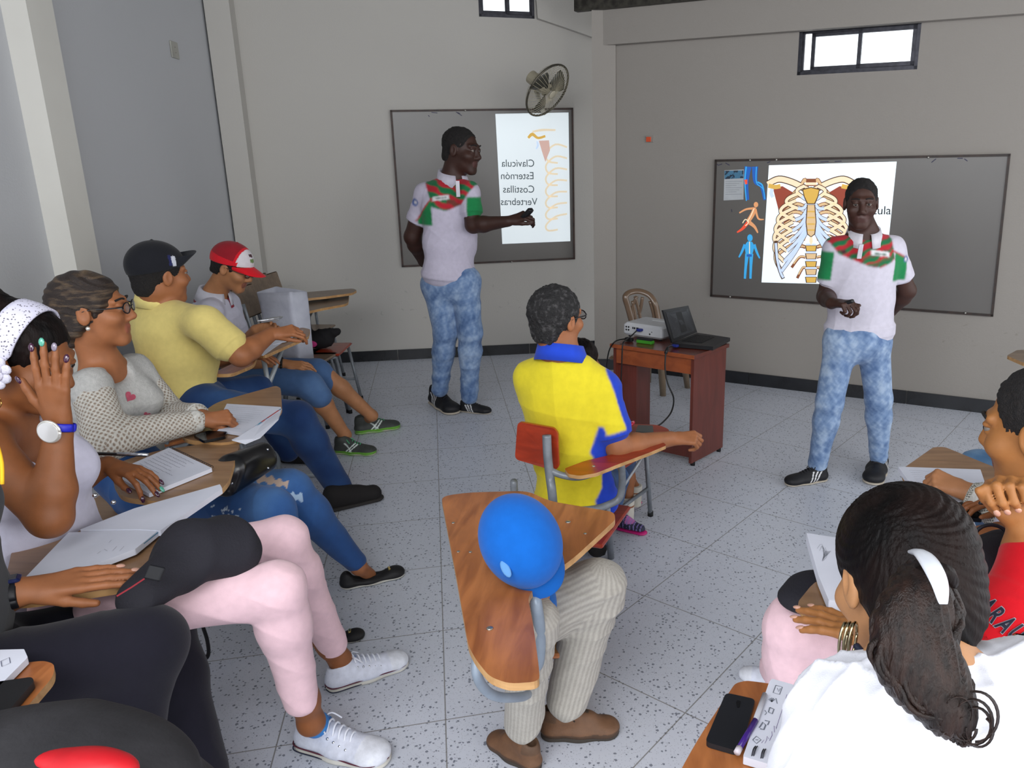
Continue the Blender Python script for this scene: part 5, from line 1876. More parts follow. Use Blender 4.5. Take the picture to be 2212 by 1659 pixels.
    fl.put('headband_flower', mat('flower_white', '#cfcddc', rough=0.9, bump=0.4, bscale=200), hb, smooth=True)
    mgold = mat('gold_metal', '#caa45a', rough=0.2, metal=1.0)
    c = h.w(0.084, 0.0, -0.075)
    MB().tube([c + 0.026 * (math.cos(t) * h.F + math.sin(t) * A(0, 0, 1)) for t in np.linspace(0, 6.28, 20)], 0.0013, 6, 0).put('hoop_earring', mgold, root, smooth=True)
    # blouse
    def col(V): return np.tile(L3('#c3c1d3'), (len(V), 1))
    shirt(root, nk, hp, lat, 0.165, 0.145, 0.165, [a1, a2], 0.005, col, dep=0.135, neckcut=0.070, vneck=0.10, chest=0.07, sleeve=0.10, sr=0.06, hem=-0.02, shr=0.056, amp=0.004, freq=22, seed=9, name='blouse', nosleeve=True)
    for uv in ((205, 1070), (245, 1085)):
        MB().ball(P(uv[0], uv[1], y - 0.17), 0.006, 8, 5).put('button', mat('eyelet_metal', '#c9ccd2', rough=0.2, metal=1.0), root, smooth=True)
    # pink trousers
    hips = [P(250, 1312, y - 0.20), P(265, 1235, y - 0.02)]
    knees = [P(596, 1275, y - 0.12), P(610, 1168, y + 0.18)]
    ank = [P(650, 1510, y - 0.07), P(718, 1392, y + 0.31)]
    sd = pants_sdf(hips, knees, ank, 0.076, 0.072, 0.048, P(150, 1300, y - 0.1), 0.11)
    build(sd, 0.0048, 'trousers', M_cloth, root, color='#e2bfc7', amp=0.003, freq=22, seed=12)
    msock = mat('blue_sock', '#2f8fd0', rough=0.9, c2='#3f6fc0', nscale=60, bump=0.3)
    g = lambda u, v: Z(u, v, 0.0)
    for (an, ft) in ((P(672, 1560, y - 0.04), Z(700, 1600) + A(0, 0, .05)), (P(738, 1428, y + 0.32), Z(756, 1465) + A(0, 0, .045))):
        sd = Sdf(); d = nrm(ft - an)
        sd.cap(an + d * 0.012, 0.039, ft, 0.036, 0, flat=True)
        build(sd, 0.0036, 'sock', msock, root)
    shoe(root, g(645, 1602), g(838, 1652), 'sneaker', vox=0.0036)
    shoe(root, g(705, 1492), g(880, 1432), 'sneaker', vox=0.0036)
    # watch
    d, s_, u_ = frame_from(a1['wr'] - a1['el'])
    c = P(129, 922, y - 0.145)
    st = MB()
    ax3 = nrm(wrR - elR)
    e1 = A(1, 0, 0) - ax3 * ax3[0]; e1 = nrm(e1); e2 = np.cross(ax3, e1)
    st.tube([c + 0.033 * math.cos(t) * e1 + 0.029 * math.sin(t) * e2 for t in np.linspace(0, 6.28, 22)], 0.010, 8, 0, flat=0.25, up=e1)
    wt = st.put('watch_strap', mat('blue_strap', '#1c22b4', rough=0.4), root, smooth=True)
    wc = c + A(0, -0.036, 0)
    MB().tube([wc + A(0, 0.004, 0), wc - A(0, 0.005, 0)], 0.024, 24, 0).put('watch_face', mat('watch_glass', '#f0efef', rough=0.1, metal=0.3), wt)
    MB().tube([wc + 0.0255 * A(math.cos(t), 0, math.sin(t)) for t in np.linspace(0, 6.28, 30)], 0.0036, 6, 0).put('watch_bezel', mat('crystal'), wt, smooth=True)
    # ring
    # pen
    p0, p1 = P(208, 1000, y + 0.24), P(322, 997, y + 0.20)
    pn = thing('pen', 'black pen held above the spiral notebook', 'pen', p0)
    MB().tube([p0 + A(0, 0, 0.03), p1 + A(0, 0, 0.02)], 0.0052, 8, 0).put('barrel', mat('remote_black'), pn, smooth=True)
    MB().tube([p0 * 0.55 + p1 * 0.45 + A(0, 0, .027), p1 + A(0, 0, 0.021)], 0.0056, 8, 0).put('grip', mat('silver_pen', '#c9ccd2', rough=0.2, metal=0.8), pn, smooth=True)


# ---------------------------------------------------------------- dark clothed man at the left edge
def dark_man():
    y = 1.50
    root = thing('person', 'person in dark clothes at the left edge laying a hand on the open notebook', 'person', Z(60, 1900))
    fw = nrm(A(0.9, 0.2, 0)); lat = nrm(np.cross(fw, A(0, 0, 1)))
    nk = P(-262, 1040, y - 0.18)
    hp = P(-178, 1480, y - 0.05)
    h = Head(nk + A(0.03, 0, 0.16), fw, A(0, 0, 1), 1.05)
    shR, shL = P(-290, 1150, y - 0.34), P(-86, 1085, y - 0.02)
    wr = Z(48, 1305, 0.745)
    a1 = arm(shL, P(-110, 1340, y + 0.05), wr + A(0, 0, 0.03), nrm(A(0.86, 0.50, -0.02)), nrm(A(0.0, -0.32, 0.95)), 1, (0.05, 0.046, 0.033), 1.12, curl=(0.10, 0.10, 0.10, 0.10), spread=0.015, thumb=(0.25, 0.4))
    a2 = arm(shR, P(-190, 1350, y - 0.2), P(-140, 1440, y - 0.12), nrm(A(0.9, 0, 0)), A(0, 0, 1), 1, (0.05, 0.046, 0.033), 1.0, curl=0.4)
    tips = body(root, SK['warm'], 0.0038, h, nk, hp, [a1, a2], lat, neck=0.058)
    nl = mat('bare_nail', '#c99a86', rough=0.3)
    nails(tips[0], [nl] * 4 + [None], root, 1.25)
    hair_short(h, root, M_hairs, 0.006, 0.008)
    shirt(root, nk, hp, lat, 0.20, 0.19, 0.19, [a1, a2], 0.006, None, '#3a3b3e', dep=0.13, belly=0.04, sleeve=0.65, sr=0.07, amp=0.004, freq=18, seed=15)
    hips = [P(-110, 1500, y - 0.15), P(-70, 1440, y + 0.05)]
    knees = [P(305, 1398, y + 0.02), P(330, 1355, y + 0.25)]
    ank = [Z(470, 1790, 0.10) - A(0.25, 0.2, 0), Z(440, 1730, 0.10)]
    sd = pants_sdf(hips, knees, ank, 0.105, 0.095, 0.07, hp, 0.17)
    build(sd, 0.0065, 'trousers', M_cloth, root, color='#1b1a24', amp=0.005, freq=18, seed=16)
    for an in ank:
        sd = Sdf(); sd.cap(an + A(0, 0, -0.045), 0.05, an + A(0.17, 0.02, -0.05), 0.045, 0.02); sd.cut(A(0, 0, 0.002), A(0, 0, -1))
        build(sd, 0.007, 'shoe', mat('black_suede', '#1a1717', rough=0.85), root)
    MB().tube([P(-6, 960, 1.22), P(4, 1000, 1.21), P(5, 1046, 1.20)], 0.003, 6, 3).put('yellow_lanyard', mat('yellow_cord', '#d9a514', rough=0.8), root, smooth=True)
    # watch
    ax3 = nrm(a1['hd']); e1 = nrm(np.cross(ax3, A(0, 0, 1))); e2 = np.cross(e1, ax3)
    c = a1['wr'] - ax3 * 0.012
    st = MB(); st.tube([c + 0.037 * math.cos(t) * e1 + 0.031 * math.sin(t) * e2 for t in np.linspace(0, 6.28, 22)], 0.012, 8, 0, flat=0.25, up=e1)
    wt = st.put('watch_strap', mat('black_strap', '#15151a', rough=0.5), root, smooth=True)
    MB().box(c + e2 * 0.034, (0.017, 0.020, 0.005), (e1, ax3, e2), 0.004).put('watch_case', mat('blue_case', '#101a4a', rough=0.3), wt)
    MB().box(c + e2 * 0.0395, (0.011, 0.013, 0.001), (e1, ax3, e2)).put('watch_screen', mat('grey_screen', '#45484c', rough=0.2), wt)


# ---------------------------------------------------------------- blue cap person at the big tablet desk
def bluecap():
    root = thing('person', 'person in a blue cap and brown boots bent over the wooden tablet desk', 'person', Z(1150, 1590))
    y = 1.72
    h = Head(P(1134, 1180, y), nrm(A(0.50, -0.40, -0.75)), nrm(A(-0.1, -0.80, 0.60)), 1.0)
    nk = P(1140, 1278, y + 0.05)
    hp = P(1105, 1330, 2.0)
    lat = nrm(A(0.35, -0.9, 0))
    shR, shL = P(1128, 1320, y + 0.02), P(1100, 1270, y + 0.25)
    a1 = arm(shR, P(1118, 1400, y + 0.12), P(1128, 1420, y + 0.28), nrm(A(0.2, 0.9, 0)), A(0, 0, 1), 1, (0.04, 0.036, 0.028), 0.9, curl=0.5)
    a2 = arm(shL, P(1090, 1330, y + 0.38), P(1120, 1330, y + 0.45), nrm(A(0.4, 0.9, 0)), A(0, 0, 1), 1, (0.04, 0.036, 0.028), 0.9, curl=0.5)
    body(root, SK['tan'], 0.005, h, nk, hp, [a1, a2], lat, neck=0.045, core=0.10)
    cap_on(h, root, lambda X: np.tile(L3('#0f5fb8'), (len(X), 1)), brim_color='#0e55a4', lift=-0.022, k=1.12, brim_len=0.5)
    MB().ball(h.w(0.052, 0.03, 0.108), A(0.010, 0.022, 0.004) * 1.0, ax=h.ax).put('cap_emblem', mat('pale_blue_thread', '#5e93c9', rough=0.9), root, smooth=True)
    shirt(root, nk, hp, lat, 0.13, 0.13, 0.14, [a1, a2], 0.006, None, '#1560b0', dep=0.09, sleeve=0.7, sr=0.05, shr=0.048, hem=None, amp=0.002, k=0.04, neckcut=0.05)

    def stripes(V):
        c = np.tile(L3('#a8a49c'), (len(V), 1))
        best = np.full(len(V), 9.0); ang = np.zeros(len(V))
        for a, b in segs:
            d = nrm(b - a); L = np.linalg.norm(b - a)
            t = np.clip((V - a) @ d, 0, L); q = V - a - t[:, None] * d
            di = np.linalg.norm(q, axis=1)
            _, s_, u_ = frame_from(d)
            m_ = di < best
            best[m_] = di[m_]; ang[m_] = np.arctan2(q @ u_, q @ s_)[m_]
        c *= (1 + 0.13 * np.sign(np.sin(ang * 30)) * (np.abs(np.sin(ang * 30)) > 0.5))[:, None]
        return c
    hips = [P(1165, 1325, 1.93), P(1080, 1330, 1.98)]
    knees = [P(1288, 1268, 1.98), P(1150, 1345, 1.72)]
    ank = [P(1226, 1508, 1.95), P(1130, 1560, 1.87)]
    segs = [(hips[0], knees[0]), (knees[0], ank[0]), (hips[1], knees[1]), (knees[1], ank[1])]
    sd = Sdf()
    sd.cap(hips[0], 0.085, knees[0], 0.080, 0.03); sd.cap(knees[0], 0.078, ank[0], 0.066, 0.03)
    sd.cap(hips[0], 0.08, hips[1], 0.08, 0.04)
    sd.cap(hips[1], 0.08, knees[1], 0.065, 0.03); sd.cap(knees[1], 0.062, ank[1], 0.058, 0.03)
    build(sd, 0.0045, 'trousers', M_cloth, root, colfn=stripes, amp=0.005, freq=26, seed=21)
    g = lambda u, v: Z(u, v, 0.0)
    shoe(root, g(1168, 1590), g(1336, 1582), 'boot', vox=0.004)
    shoe(root, g(1150, 1612), g(1068, 1668), 'boot', vox=0.004) if False else shoe(root, g(1165, 1668), g(1062, 1600), 'boot', vox=0.004)


# ---------------------------------------------------------------- man in yellow and blue, back to the camera
def yellow_man():
    y = 2.92
    root = thing('person', 'person with short greying hair in a bright yellow polo with blue collar, seen from behind', 'person', Z(1250, 1290))
    fw = nrm(A(0.30, 0.95, 0)); lat = nrm(np.cross(fw, A(0, 0, 1)))
    h = Head(P(1203, 690, y), nrm(A(0.62, 0.78, 0.0)), A(0.03, 0, 1), 1.06)
    nk = P(1212, 768, y)
    hp = P(1245, 1068, y + 0.02)
    shR, shL = P(1302, 838, y - 0.03), P(1152, 815, y + 0.06)
    a1 = arm(shR, P(1335, 968, y - 0.06), P(1448, 948, y + 0.10), nrm(A(0.93, 0.1, 0.0)), nrm(A(-0.1, -0.55, 0.8)), -1, (0.052, 0.047, 0.032), 1.02, curl=(0.75, 0.85, 0.95, 1.0), thumb=(0.3, 0.5), spread=0.06)
    a2 = arm(shL, P(1178, 930, y + 0.22), P(1250, 930, y + 0.42), nrm(A(0.8, 0.4, 0)), A(0, 0, 1), -1, (0.048, 0.043, 0.03), 1.0, curl=0.4)
    tips = body(root, SK['warm'], 0.0045, h, nk, hp, [a1, a2], lat, neck=0.058)
    hair_short(h, root, M_hairg, 0.0042, 0.012, 0.01, rough=0.003, back=-0.075)
    glasses(h, root, mat('black_frame', '#141318', rough=0.25))
    C = P(1230, 900, y - 0.12); km = mpp(C)

    def col(V):
        u = 1230 + (V - C)[:, 0] / km; v = 900 - (V - C)[:, 2] / km
        c = np.tile(L3('#dccb2e'), (len(V), 1))
        blue = L3('#2342b8')
        # shoulder and sleeve stripe runs down the outside of the arm
        us = np.interp(v, [745, 770, 800, 850, 900, 945], [1262, 1283, 1308, 1330, 1345, 1360])
        c[(u > us - 4 + (v > 800) * 2) & (v < 948)] = blue
        a, b = a1['sh'], a1['el']
        t = (V - a) @ nrm(b - a) / np.linalg.norm(b - a)
        dist = np.linalg.norm(V - a - ((V - a) @ nrm(b - a))[:, None] * nrm(b - a), axis=1)
        c[(t > 0.70) & (dist < 0.085) & (u > 1283)] = blue
        # side panel under the arm
        edge = np.interp(v, [930, 985, 1040, 1075, 1100], [1292, 1273, 1300, 1298, 1285])
        c[(u > edge) & (v > 925) & ~((t > 0.2) & (t < 0.70) & (dist < 0.075)) & (V[:, 1] > y - 0.2)] = blue
        c[(v < 752)] = blue
        return c
    shirt(root, nk, hp, lat, 0.205, 0.175, 0.175, [a1, a2], 0.0045, col, dep=0.125, belly=0.01, sleeve=0.66, sr=0.072, hem=-0.05, shr=0.066, amp=0.0045, freq=16, seed=31)
    collar(root, nk, A(0, 0, 1), fw, lat, 0.072, M_cloth, '#2447c2', open_=0.3, h=0.05)
    hips = [P(1265, 1075, y + 0.05), P(1215, 1065, y + 0.08)]
    knees = [P(1322, 1035, y + 0.38), P(1255, 1010, y + 0.45)]
    g = lambda u, v: Z(u, v, 0.0)
    ank = [Z(1290, 1160, 0.09), Z(1225, 1140, 0.09)]
    sd = pants_sdf(hips, knees, ank, 0.10, 0.075, 0.055, hp, 0.15)
    build(sd, 0.006, 'trousers', M_cloth, root, colfn=denim('#44618c', '#7590b2', '#2c4368', 23, 9, 0.8), amp=0.003, seed=32)
    for an in ank:
        sd = Sdf(); sd.cap(an + A(0, -0.02, -0.04), 0.045, an + A(0.03, 0.18, -0.05), 0.042, 0.02); sd.cut(A(0, 0, 0.002), A(0, 0, -1))
        build(sd, 0.006, 'shoe', mat('black_suede', '#1a1717', rough=0.85), root)


# ---------------------------------------------------------------- small seated person hidden in front of the yellow polo
def hidden_child():
    y = 3.42
    root = thing('person', 'mostly hidden person with white socks and navy trainers in front of the yellow polo', 'person', Z(1330, 1130))
    fw = nrm(A(0.5, 0.85, 0)); lat = nrm(np.cross(fw, A(0, 0, 1)))
    h = Head(P(1255, 785, y + 0.05), nrm(A(0.5, 0.85, 0.0)), A(0, 0, 1), 0.98)
    nk = P(1262, 855, y + 0.03)
    hp = P(1290, 1000, y)
    sh1, sh2 = nk + lat * 0.11 - A(0, 0, .03), nk - lat * 0.11 - A(0, 0, .03)
    a1 = arm(sh1, P(1300, 945, y + 0.0), P(1335, 925, y + 0.2), nrm(A(0.7, 0.6, 0)), A(0, 0, 1), -1, (0.034, 0.030, 0.022), 0.75, curl=0.4)
    a2 = arm(sh2, P(1262, 940, y + 0.15), P(1310, 920, y + 0.28), nrm(A(0.7, 0.5, 0)), A(0, 0, 1), -1, (0.034, 0.030, 0.022), 0.75, curl=0.4)
    kn = [P(1352, 1000, y + 0.05), P(1330, 985, y + 0.25)]
    an = [P(1355, 1090, y - 0.02), P(1372, 1060, y + 0.14)]
    body(root, SK['brown'], 0.005, h, nk, hp, [a1, a2], lat, legs=[(kn[0], an[0], 0.038, 0.030, an[0] + A(0, 0, -0.05)), (kn[1], an[1], 0.038, 0.030, an[1] + A(0, 0, -0.04))], neck=0.042, core=0.09)
    sd = Sdf(); k = h.k
    sd.ell(h.w(0, -0.022, 0.038), A(0.088, 0.108, 0.09) * k, h.ax, 0)
    sd.cap(h.w(0.02, -0.06, -0.0), 0.06, h.w(0.045, -0.05, -0.09), 0.045, 0.03)
    sd.ell(h.w(0, 0.115, -0.02), A(0.085, 0.08, 0.098) * k, h.ax, 0.008, sub=True)
    V, Q, T = sd.mesh(0.006)
    V = V + vnormals(V, Q) * (vnoise(V, 120, 3) * 0.003)[:, None]
    mesh('hair', V, Q, M_hairb, root)
    shirt(root, nk, hp, lat, 0.12, 0.11, 0.12, [a1, a2], 0.006, None, '#2b6f8c', dep=0.09, sleeve=0.6, sr=0.045, shr=0.042, hem=-0.03, k=0.05, neckcut=0.048)
    sd = pants_sdf([P(1285, 1010, y), P(1290, 1000, y + 0.08)], [P(1345, 995, y + 0.03), P(1325, 985, y + 0.22)], [P(1350, 1012, y + 0.03), P(1335, 995, y + 0.22)], 0.065, 0.055, 0.05, hp, 0.10)
    build(sd, 0.006, 'shorts', M_cloth, root, color='#3c4a66')
    for (a, b) in (((an[0] + A(0, 0, 0.04)), an[0] + A(0, 0, -0.10)), (an[1] + A(0, 0, 0.03), an[1] + A(0, 0, -0.08))):
        sd = Sdf(); sd.cap(a, 0.036, b, 0.031, 0, flat=True)
        build(sd, 0.004, 'sock', mat('white_sock', '#c5c1b6', rough=0.95, bump=0.3), root)

    def shoe_c(hl, te):
        hl, te = np.asarray(hl), np.asarray(te)
        d = nrm(te - hl); L = np.linalg.norm(te - hl); s_ = nrm(np.cross(d, A(0, 0, 1)))
        sd = Sdf()
        w = lambda x, yy, z: hl + d * x * L + s_ * yy * L + A(0, 0, z * L)
        sd.cap(w(0.2, 0, 0.2), 0.17 * L, w(0.8, 0, 0.14), 0.15 * L, 0.03)
        sd.cap(w(0.2, 0, 0.4), 0.16 * L, w(0.45, 0, 0.25), 0.13 * L, 0.03)
        sd.cut(A(0, 0, 0.02), A(0, 0, -1))

        def cf(V):
            X = (V - hl) @ d / L
            c = np.tile(L3('#23263c'), (len(V), 1))
            c[(X > 0.38) & (X < 0.62) & (V[:, 2] > 0.05)] = L3('#b56aa8')
            c[(np.sin(X * 60) > 0.8)] = L3('#8878b8')
            return c
        o = build(sd, 0.0045, 'shoe', M_leather, root, colfn=cf)
        sd = Sdf(); sd.cap(w(0.17, 0, 0.05), 0.18 * L, w(0.85, 0, 0.05), 0.17 * L, 0.01, sq=(A(0, 0, 1), 0.35)); sd.cut(A(0, 0, 0.001), A(0, 0, -1))
        build(sd, 0.004, 'sole', mat('pink_rubber', '#c21f74', rough=0.5), o)
    shoe_c(Z(1330, 1140), Z(1396, 1156))
    shoe_c(Z(1352, 1100), Z(1384, 1085))
# ================================================================ PEOPLE ON THE RIGHT
def ponytail_woman():
    M_hairp = mat('brown_black_hair', '#140d0b', rough=0.45, c2='#281a15', nscale=30, stretch=(3, 3, 0.4), bump=0.3, bscale=150, spec=0.25)
    y = 0.98
    root = thing('person', 'person with a long black ponytail and white blouse seen from behind at the bottom right', 'person', Z(1950, 2400))
    h = Head(P(1948, 1258, y), nrm(A(-0.16, 0.86, -0.48)), nrm(A(0.0, 0.45, 0.9)), 1.06)
    nk = P(1990, 1455, 0.85)
    hp = P(1965, 1900, 0.70)
    lat = nrm(A(1, 0.12, 0))
    shR, shL = P(2225, 1510, 0.87), P(1868, 1580, 0.80)
    a1 = arm(shR, P(2330, 1800, 0.85), P(2280, 1800, 1.1), A(0, 1, 0), A(0, 0, 1), -1, (0.05, 0.045, 0.03), 1.0, curl=0.4)
    a2 = arm(shL, P(1830, 1880, 0.80), P(1850, 1850, 0.98), A(0.3, 1, 0), A(0, 0, 1), 1, (0.05, 0.045, 0.03), 1.0, curl=0.4)
    body(root, SK['light'], 0.004, h, nk, hp, [a1, a2], lat, neck=0.05)
    k = h.k
    sd = Sdf()
    sd.ell(h.w(0, -0.018, 0.040), A(0.088, 0.106, 0.094) * k, h.ax, 0)
    sd.ell(h.w(0, -0.06, -0.02), A(0.076, 0.062, 0.08) * k, h.ax, 0.03)
    sd.ell(h.w(0, 0.115, -0.02), A(0.09, 0.08, 0.1) * k, h.ax, 0.008, sub=True)
    sd.ell(h.w(0, 0.045, -0.115), A(0.12, 0.085, 0.1) * k, h.ax, 0.01, sub=True)
    for q in (-1, 1): sd.ell(h.w(q * 0.094, 0.0, -0.016), A(0.03, 0.026, 0.036) * k, h.ax, 0.004, sub=True)
    V, Q, T = sd.mesh(0.0034)
    tie = P(1992, 1232, 0.80)
    rel = V - tie
    ang = np.arctan2(rel[:, 2], rel[:, 0])
    V = V + vnormals(V, Q) * (0.0006 * np.sin(ang * 34 + 3 * np.sin(ang * 5)) + 0.0008 * np.sin(ang * 71))[:, None]
    ho = mesh('hair', V, Q, M_hairb, root)
    # ponytail of many locks
    rg = random.Random(11)
    path = [tie, P(1985, 1300, 0.745), P(1965, 1385, 0.72), P(1995, 1455, 0.70), P(2038, 1515, 0.68), P(2060, 1560, 0.67), P(2072, 1600, 0.665)]
    pp = smooth_path(path, 6)
    wd = np.interp(np.linspace(0, 1, len(pp)), [0, 0.2, 0.5, 0.75, 1], [0.018, 0.044, 0.044, 0.020, 0.007])
    for li in range(16):
        mb = MB()
        for s_ in range(11):
            a, rr = rg.uniform(0, 6.28), math.sqrt(rg.random())
            f1, ph = rg.uniform(2, 5), rg.uniform(0, 6)
            end = rg.randint(int(len(pp) * 0.7), len(pp))
            pts = []
            for i in range(0, end):
                aa = a + 0.5 * math.sin(i / len(pp) * f1 + ph)
                pts.append(pp[i] + wd[i] * rr * A(math.cos(aa), 0.62 * math.sin(aa) - 0.2, 0.35 * math.sin(aa)) + A(0.004 * math.sin(i * 0.7 + ph), 0, 0.003 * math.cos(i * 0.9 + ph)))
            mb.tube(pts, lambda t: 0.0052 * (1 - 0.75 * t ** 2), 5, 0)
        mb.put('hair_lock', M_hairp, root, smooth=True)
    sd = Sdf()
    for i in range(2, len(pp) - 6, 2): sd.ell(pp[i], A(wd[i] * 0.86, wd[i] * 0.5, wd[i] * 0.8), None, 0.02)
    V, Q, T = sd.mesh(0.005)
    V = V + vnormals(V, Q) * (0.0014 * np.sin(V[:, 0] * 700 + 4 * np.sin(V[:, 2] * 30)))[:, None]
    mesh('ponytail', V, Q, M_hairp, root)
    # end curls
    mb = MB()
    for (cx, cy, r_, t0, t1) in ((2100, 1560, 42, -2.4, 1.9), (2105, 1568, 34, -2.0, 2.6), (2085, 1575, 22, 0, 4.5), (2115, 1580, 28, -1.0, 3.4), (2070, 1540, 30, -2.5, 0.5), (2108, 1548, 46, -1.8, 1.6)):
        for j in range(4):
            pts = [P(cx + (r_ + j * 1.5) * math.cos(t), cy + (r_ * 1.15 + j) * math.sin(t), 0.655 + 0.004 * j) for t in np.linspace(t0, t1, 16)]
            mb.tube(pts, 0.0008, 4, 0)
    mb.put('loose_curl', M_hairp, root, smooth=True)
    # small bun loop and the white clip
    MB().tube([tie + A(-0.004, -0.035, 0.004) + A(0.020 * math.cos(t), -0.006 * math.sin(t), 0.019 * math.sin(t)) for t in np.linspace(0, 6.28, 20)], 0.0105, 8, 0).put('hair_loop', M_hairb, root, smooth=True)
    MB().tube([P(1968, 1192, 0.82), P(1990, 1196, 0.775), P(2012, 1222, 0.735), P(2030, 1262, 0.705), P(2038, 1305, 0.69)], lambda t: 0.003 + 0.0080 * math.sin(math.pi * min(1, max(0.0, t * 0.9 + 0.05))), 10, 8, flat=0.55).put('hair_clip', mat('pearl_white', '#e2e6ee', rough=0.3, coat=0.4), root, smooth=True)
    # hoop earrings
    mg = mat('pale_gold', '#c9bf9c', rough=0.12, metal=1.0)
    c = h.w(-0.086, 0.0, -0.072)
    c = P(1831, 1382, 0.915)
    for q in (-0.006, 0.0, 0.007):
        MB().tube([c + A(q + 0.009 * math.cos(t), 0.012 * math.cos(t), 0.026 * math.sin(t)) for t in np.linspace(0, 6.28, 24)], 0.0022, 8, 0).put('hoop_earring', mg, root, smooth=True)
    def col(V): return np.tile(L3('#e6e7f0'), (len(V), 1))
    o, ax = shirt(root, nk, hp, lat, 0.172, 0.165, 0.17, [a1, a2], 0.005, col, dep=0.11, sleeve=0.95, sr=0.070, shr=0.070, hem=None, amp=0.006, freq=60, seed=41, along=(0.2, 0, 1), name='blouse', neckcut=0.048, k=0.08)
    MB().tube([P(1905, 1420, 0.775), P(1960, 1450, 0.745), P(2040, 1448, 0.745), P(2110, 1420, 0.77)], 0.004, 6, 5).put('collar_piping', mat('navy_beads', '#23283c', rough=0.4), root, smooth=True) if False else None
    MB().tube([P(1850, 1395, 0.90), P(1868, 1415, 0.88), P(1890, 1428, 0.865)], 0.005, 8, 4).put('necklace', mat('navy_beads', '#23283c', rough=0.4), root, smooth=True)


def red_man():
    y = 1.52
    root = thing('person', 'person in a red shirt resting the chin on a fist at the right edge', 'person', Z(2150, 1900))
    fw = nrm(A(-0.75, 0.66, 0)); lat = nrm(np.cross(fw, A(0, 0, 1)))
    h = Head(P(2250, 930, y), nrm(A(-0.66, 0.72, -0.20)), nrm(A(-0.12, 0.1, 1)), 1.14)
    nk = P(2300, 1105, y - 0.03)
    hp = P(2300, 1560, y - 0.12)
    # lat is the sitter's right: towards the far side
    shR, shL = nk + lat * 0.17 - A(0, 0, 0.05), nk - lat * 0.17 - A(0, 0, 0.06)
    w1 = P(2214, 1142, y - 0.14)
    a1 = arm(shR, P(2175, 1330, y - 0.02), w1, nrm(A(-0.45, 0.05, 0.9)), nrm(A(0.3, 0.9, 0.35)), 1, (0.05, 0.044, 0.032), 1.08, curl=(1.2, 1.25, 1.3, 1.35), thumb=(0.3, 0.5), spread=0.05)
    w2 = Z(1932, 1402, 0.775)
    a2 = arm(shL, P(2085, 1470, 1.24), w2, nrm(A(-0.72, 0.69, 0.0)), nrm(A(0, 0, 1)), 1, (0.05, 0.045, 0.032), 1.1, curl=(0.12, 0.10, 0.12, 0.14), spread=0.12, thumb=(0.5, 0.3))
    tips = body(root, SK['amber'], 0.004, h, nk, hp, [a1, a2], lat, neck=0.056, lips='#7d4a3a')
    nl = mat('bare_nail', '#c99a86', rough=0.3)
    nails(tips[0], [nl] * 4 + [None], root, 1.2)
    nails(tips[1], [nl] * 4 + [None], root, 1.2)
    hair_short(h, root, M_hairs, 0.0045, 0.006, 0.018, rough=0.0022, back=-0.07)
    sd = Sdf()
    brows(h, root, M_hairs)
    shirt(root, nk, hp, lat, 0.20, 0.185, 0.18, [a1, a2], 0.005, None, '#c4121f', dep=0.125, belly=0.02, sleeve=0.62, sr=0.072, shr=0.066, hem=-0.02, amp=0.004, freq=20, seed=51)
    so = [c for c in root.children if c.name.startswith('shirt')][0]
    for tx, u, v in (('A', 2106, 1292), ('R', 2126, 1312), ('A', 2148, 1332), ('U', 2172, 1350), ('C', 2196, 1372)):
        on_surface('shirt_lettering', tx, so, u, v + 20, 58, mat('lettering_grey', '#9a9aa4', rough=0.8), root, 0.72, 0.45, 0.0025, 0.05, 0.62)
        on_surface('shirt_lettering', tx, so, u, v + 20, 58, mat('lettering_navy', '#17192c', rough=0.8), root, 0.72, 0.45, 0.004, 0.02, 0.62)
    pn = MB().tube([P(2114, 1088, 1.46), P(2128, 1083, 1.462), P(2165, 1070, 1.47)], lambda t: 0.0018 + 0.003 * min(1, t * 4), 8, 2).put('pen', mat('remote_black', '#17171a', rough=0.4), smooth=True)
    tag(pn, 'dark pen held in the fist under the chin of the person in the red shirt', 'pen')
    MB().ball(P(2122, 1074, 1.46), (0.006, 0.003, 0.004)).put('blue_clip', mat('blue_strap', '#1c22b4', rough=0.4), pn, smooth=True)


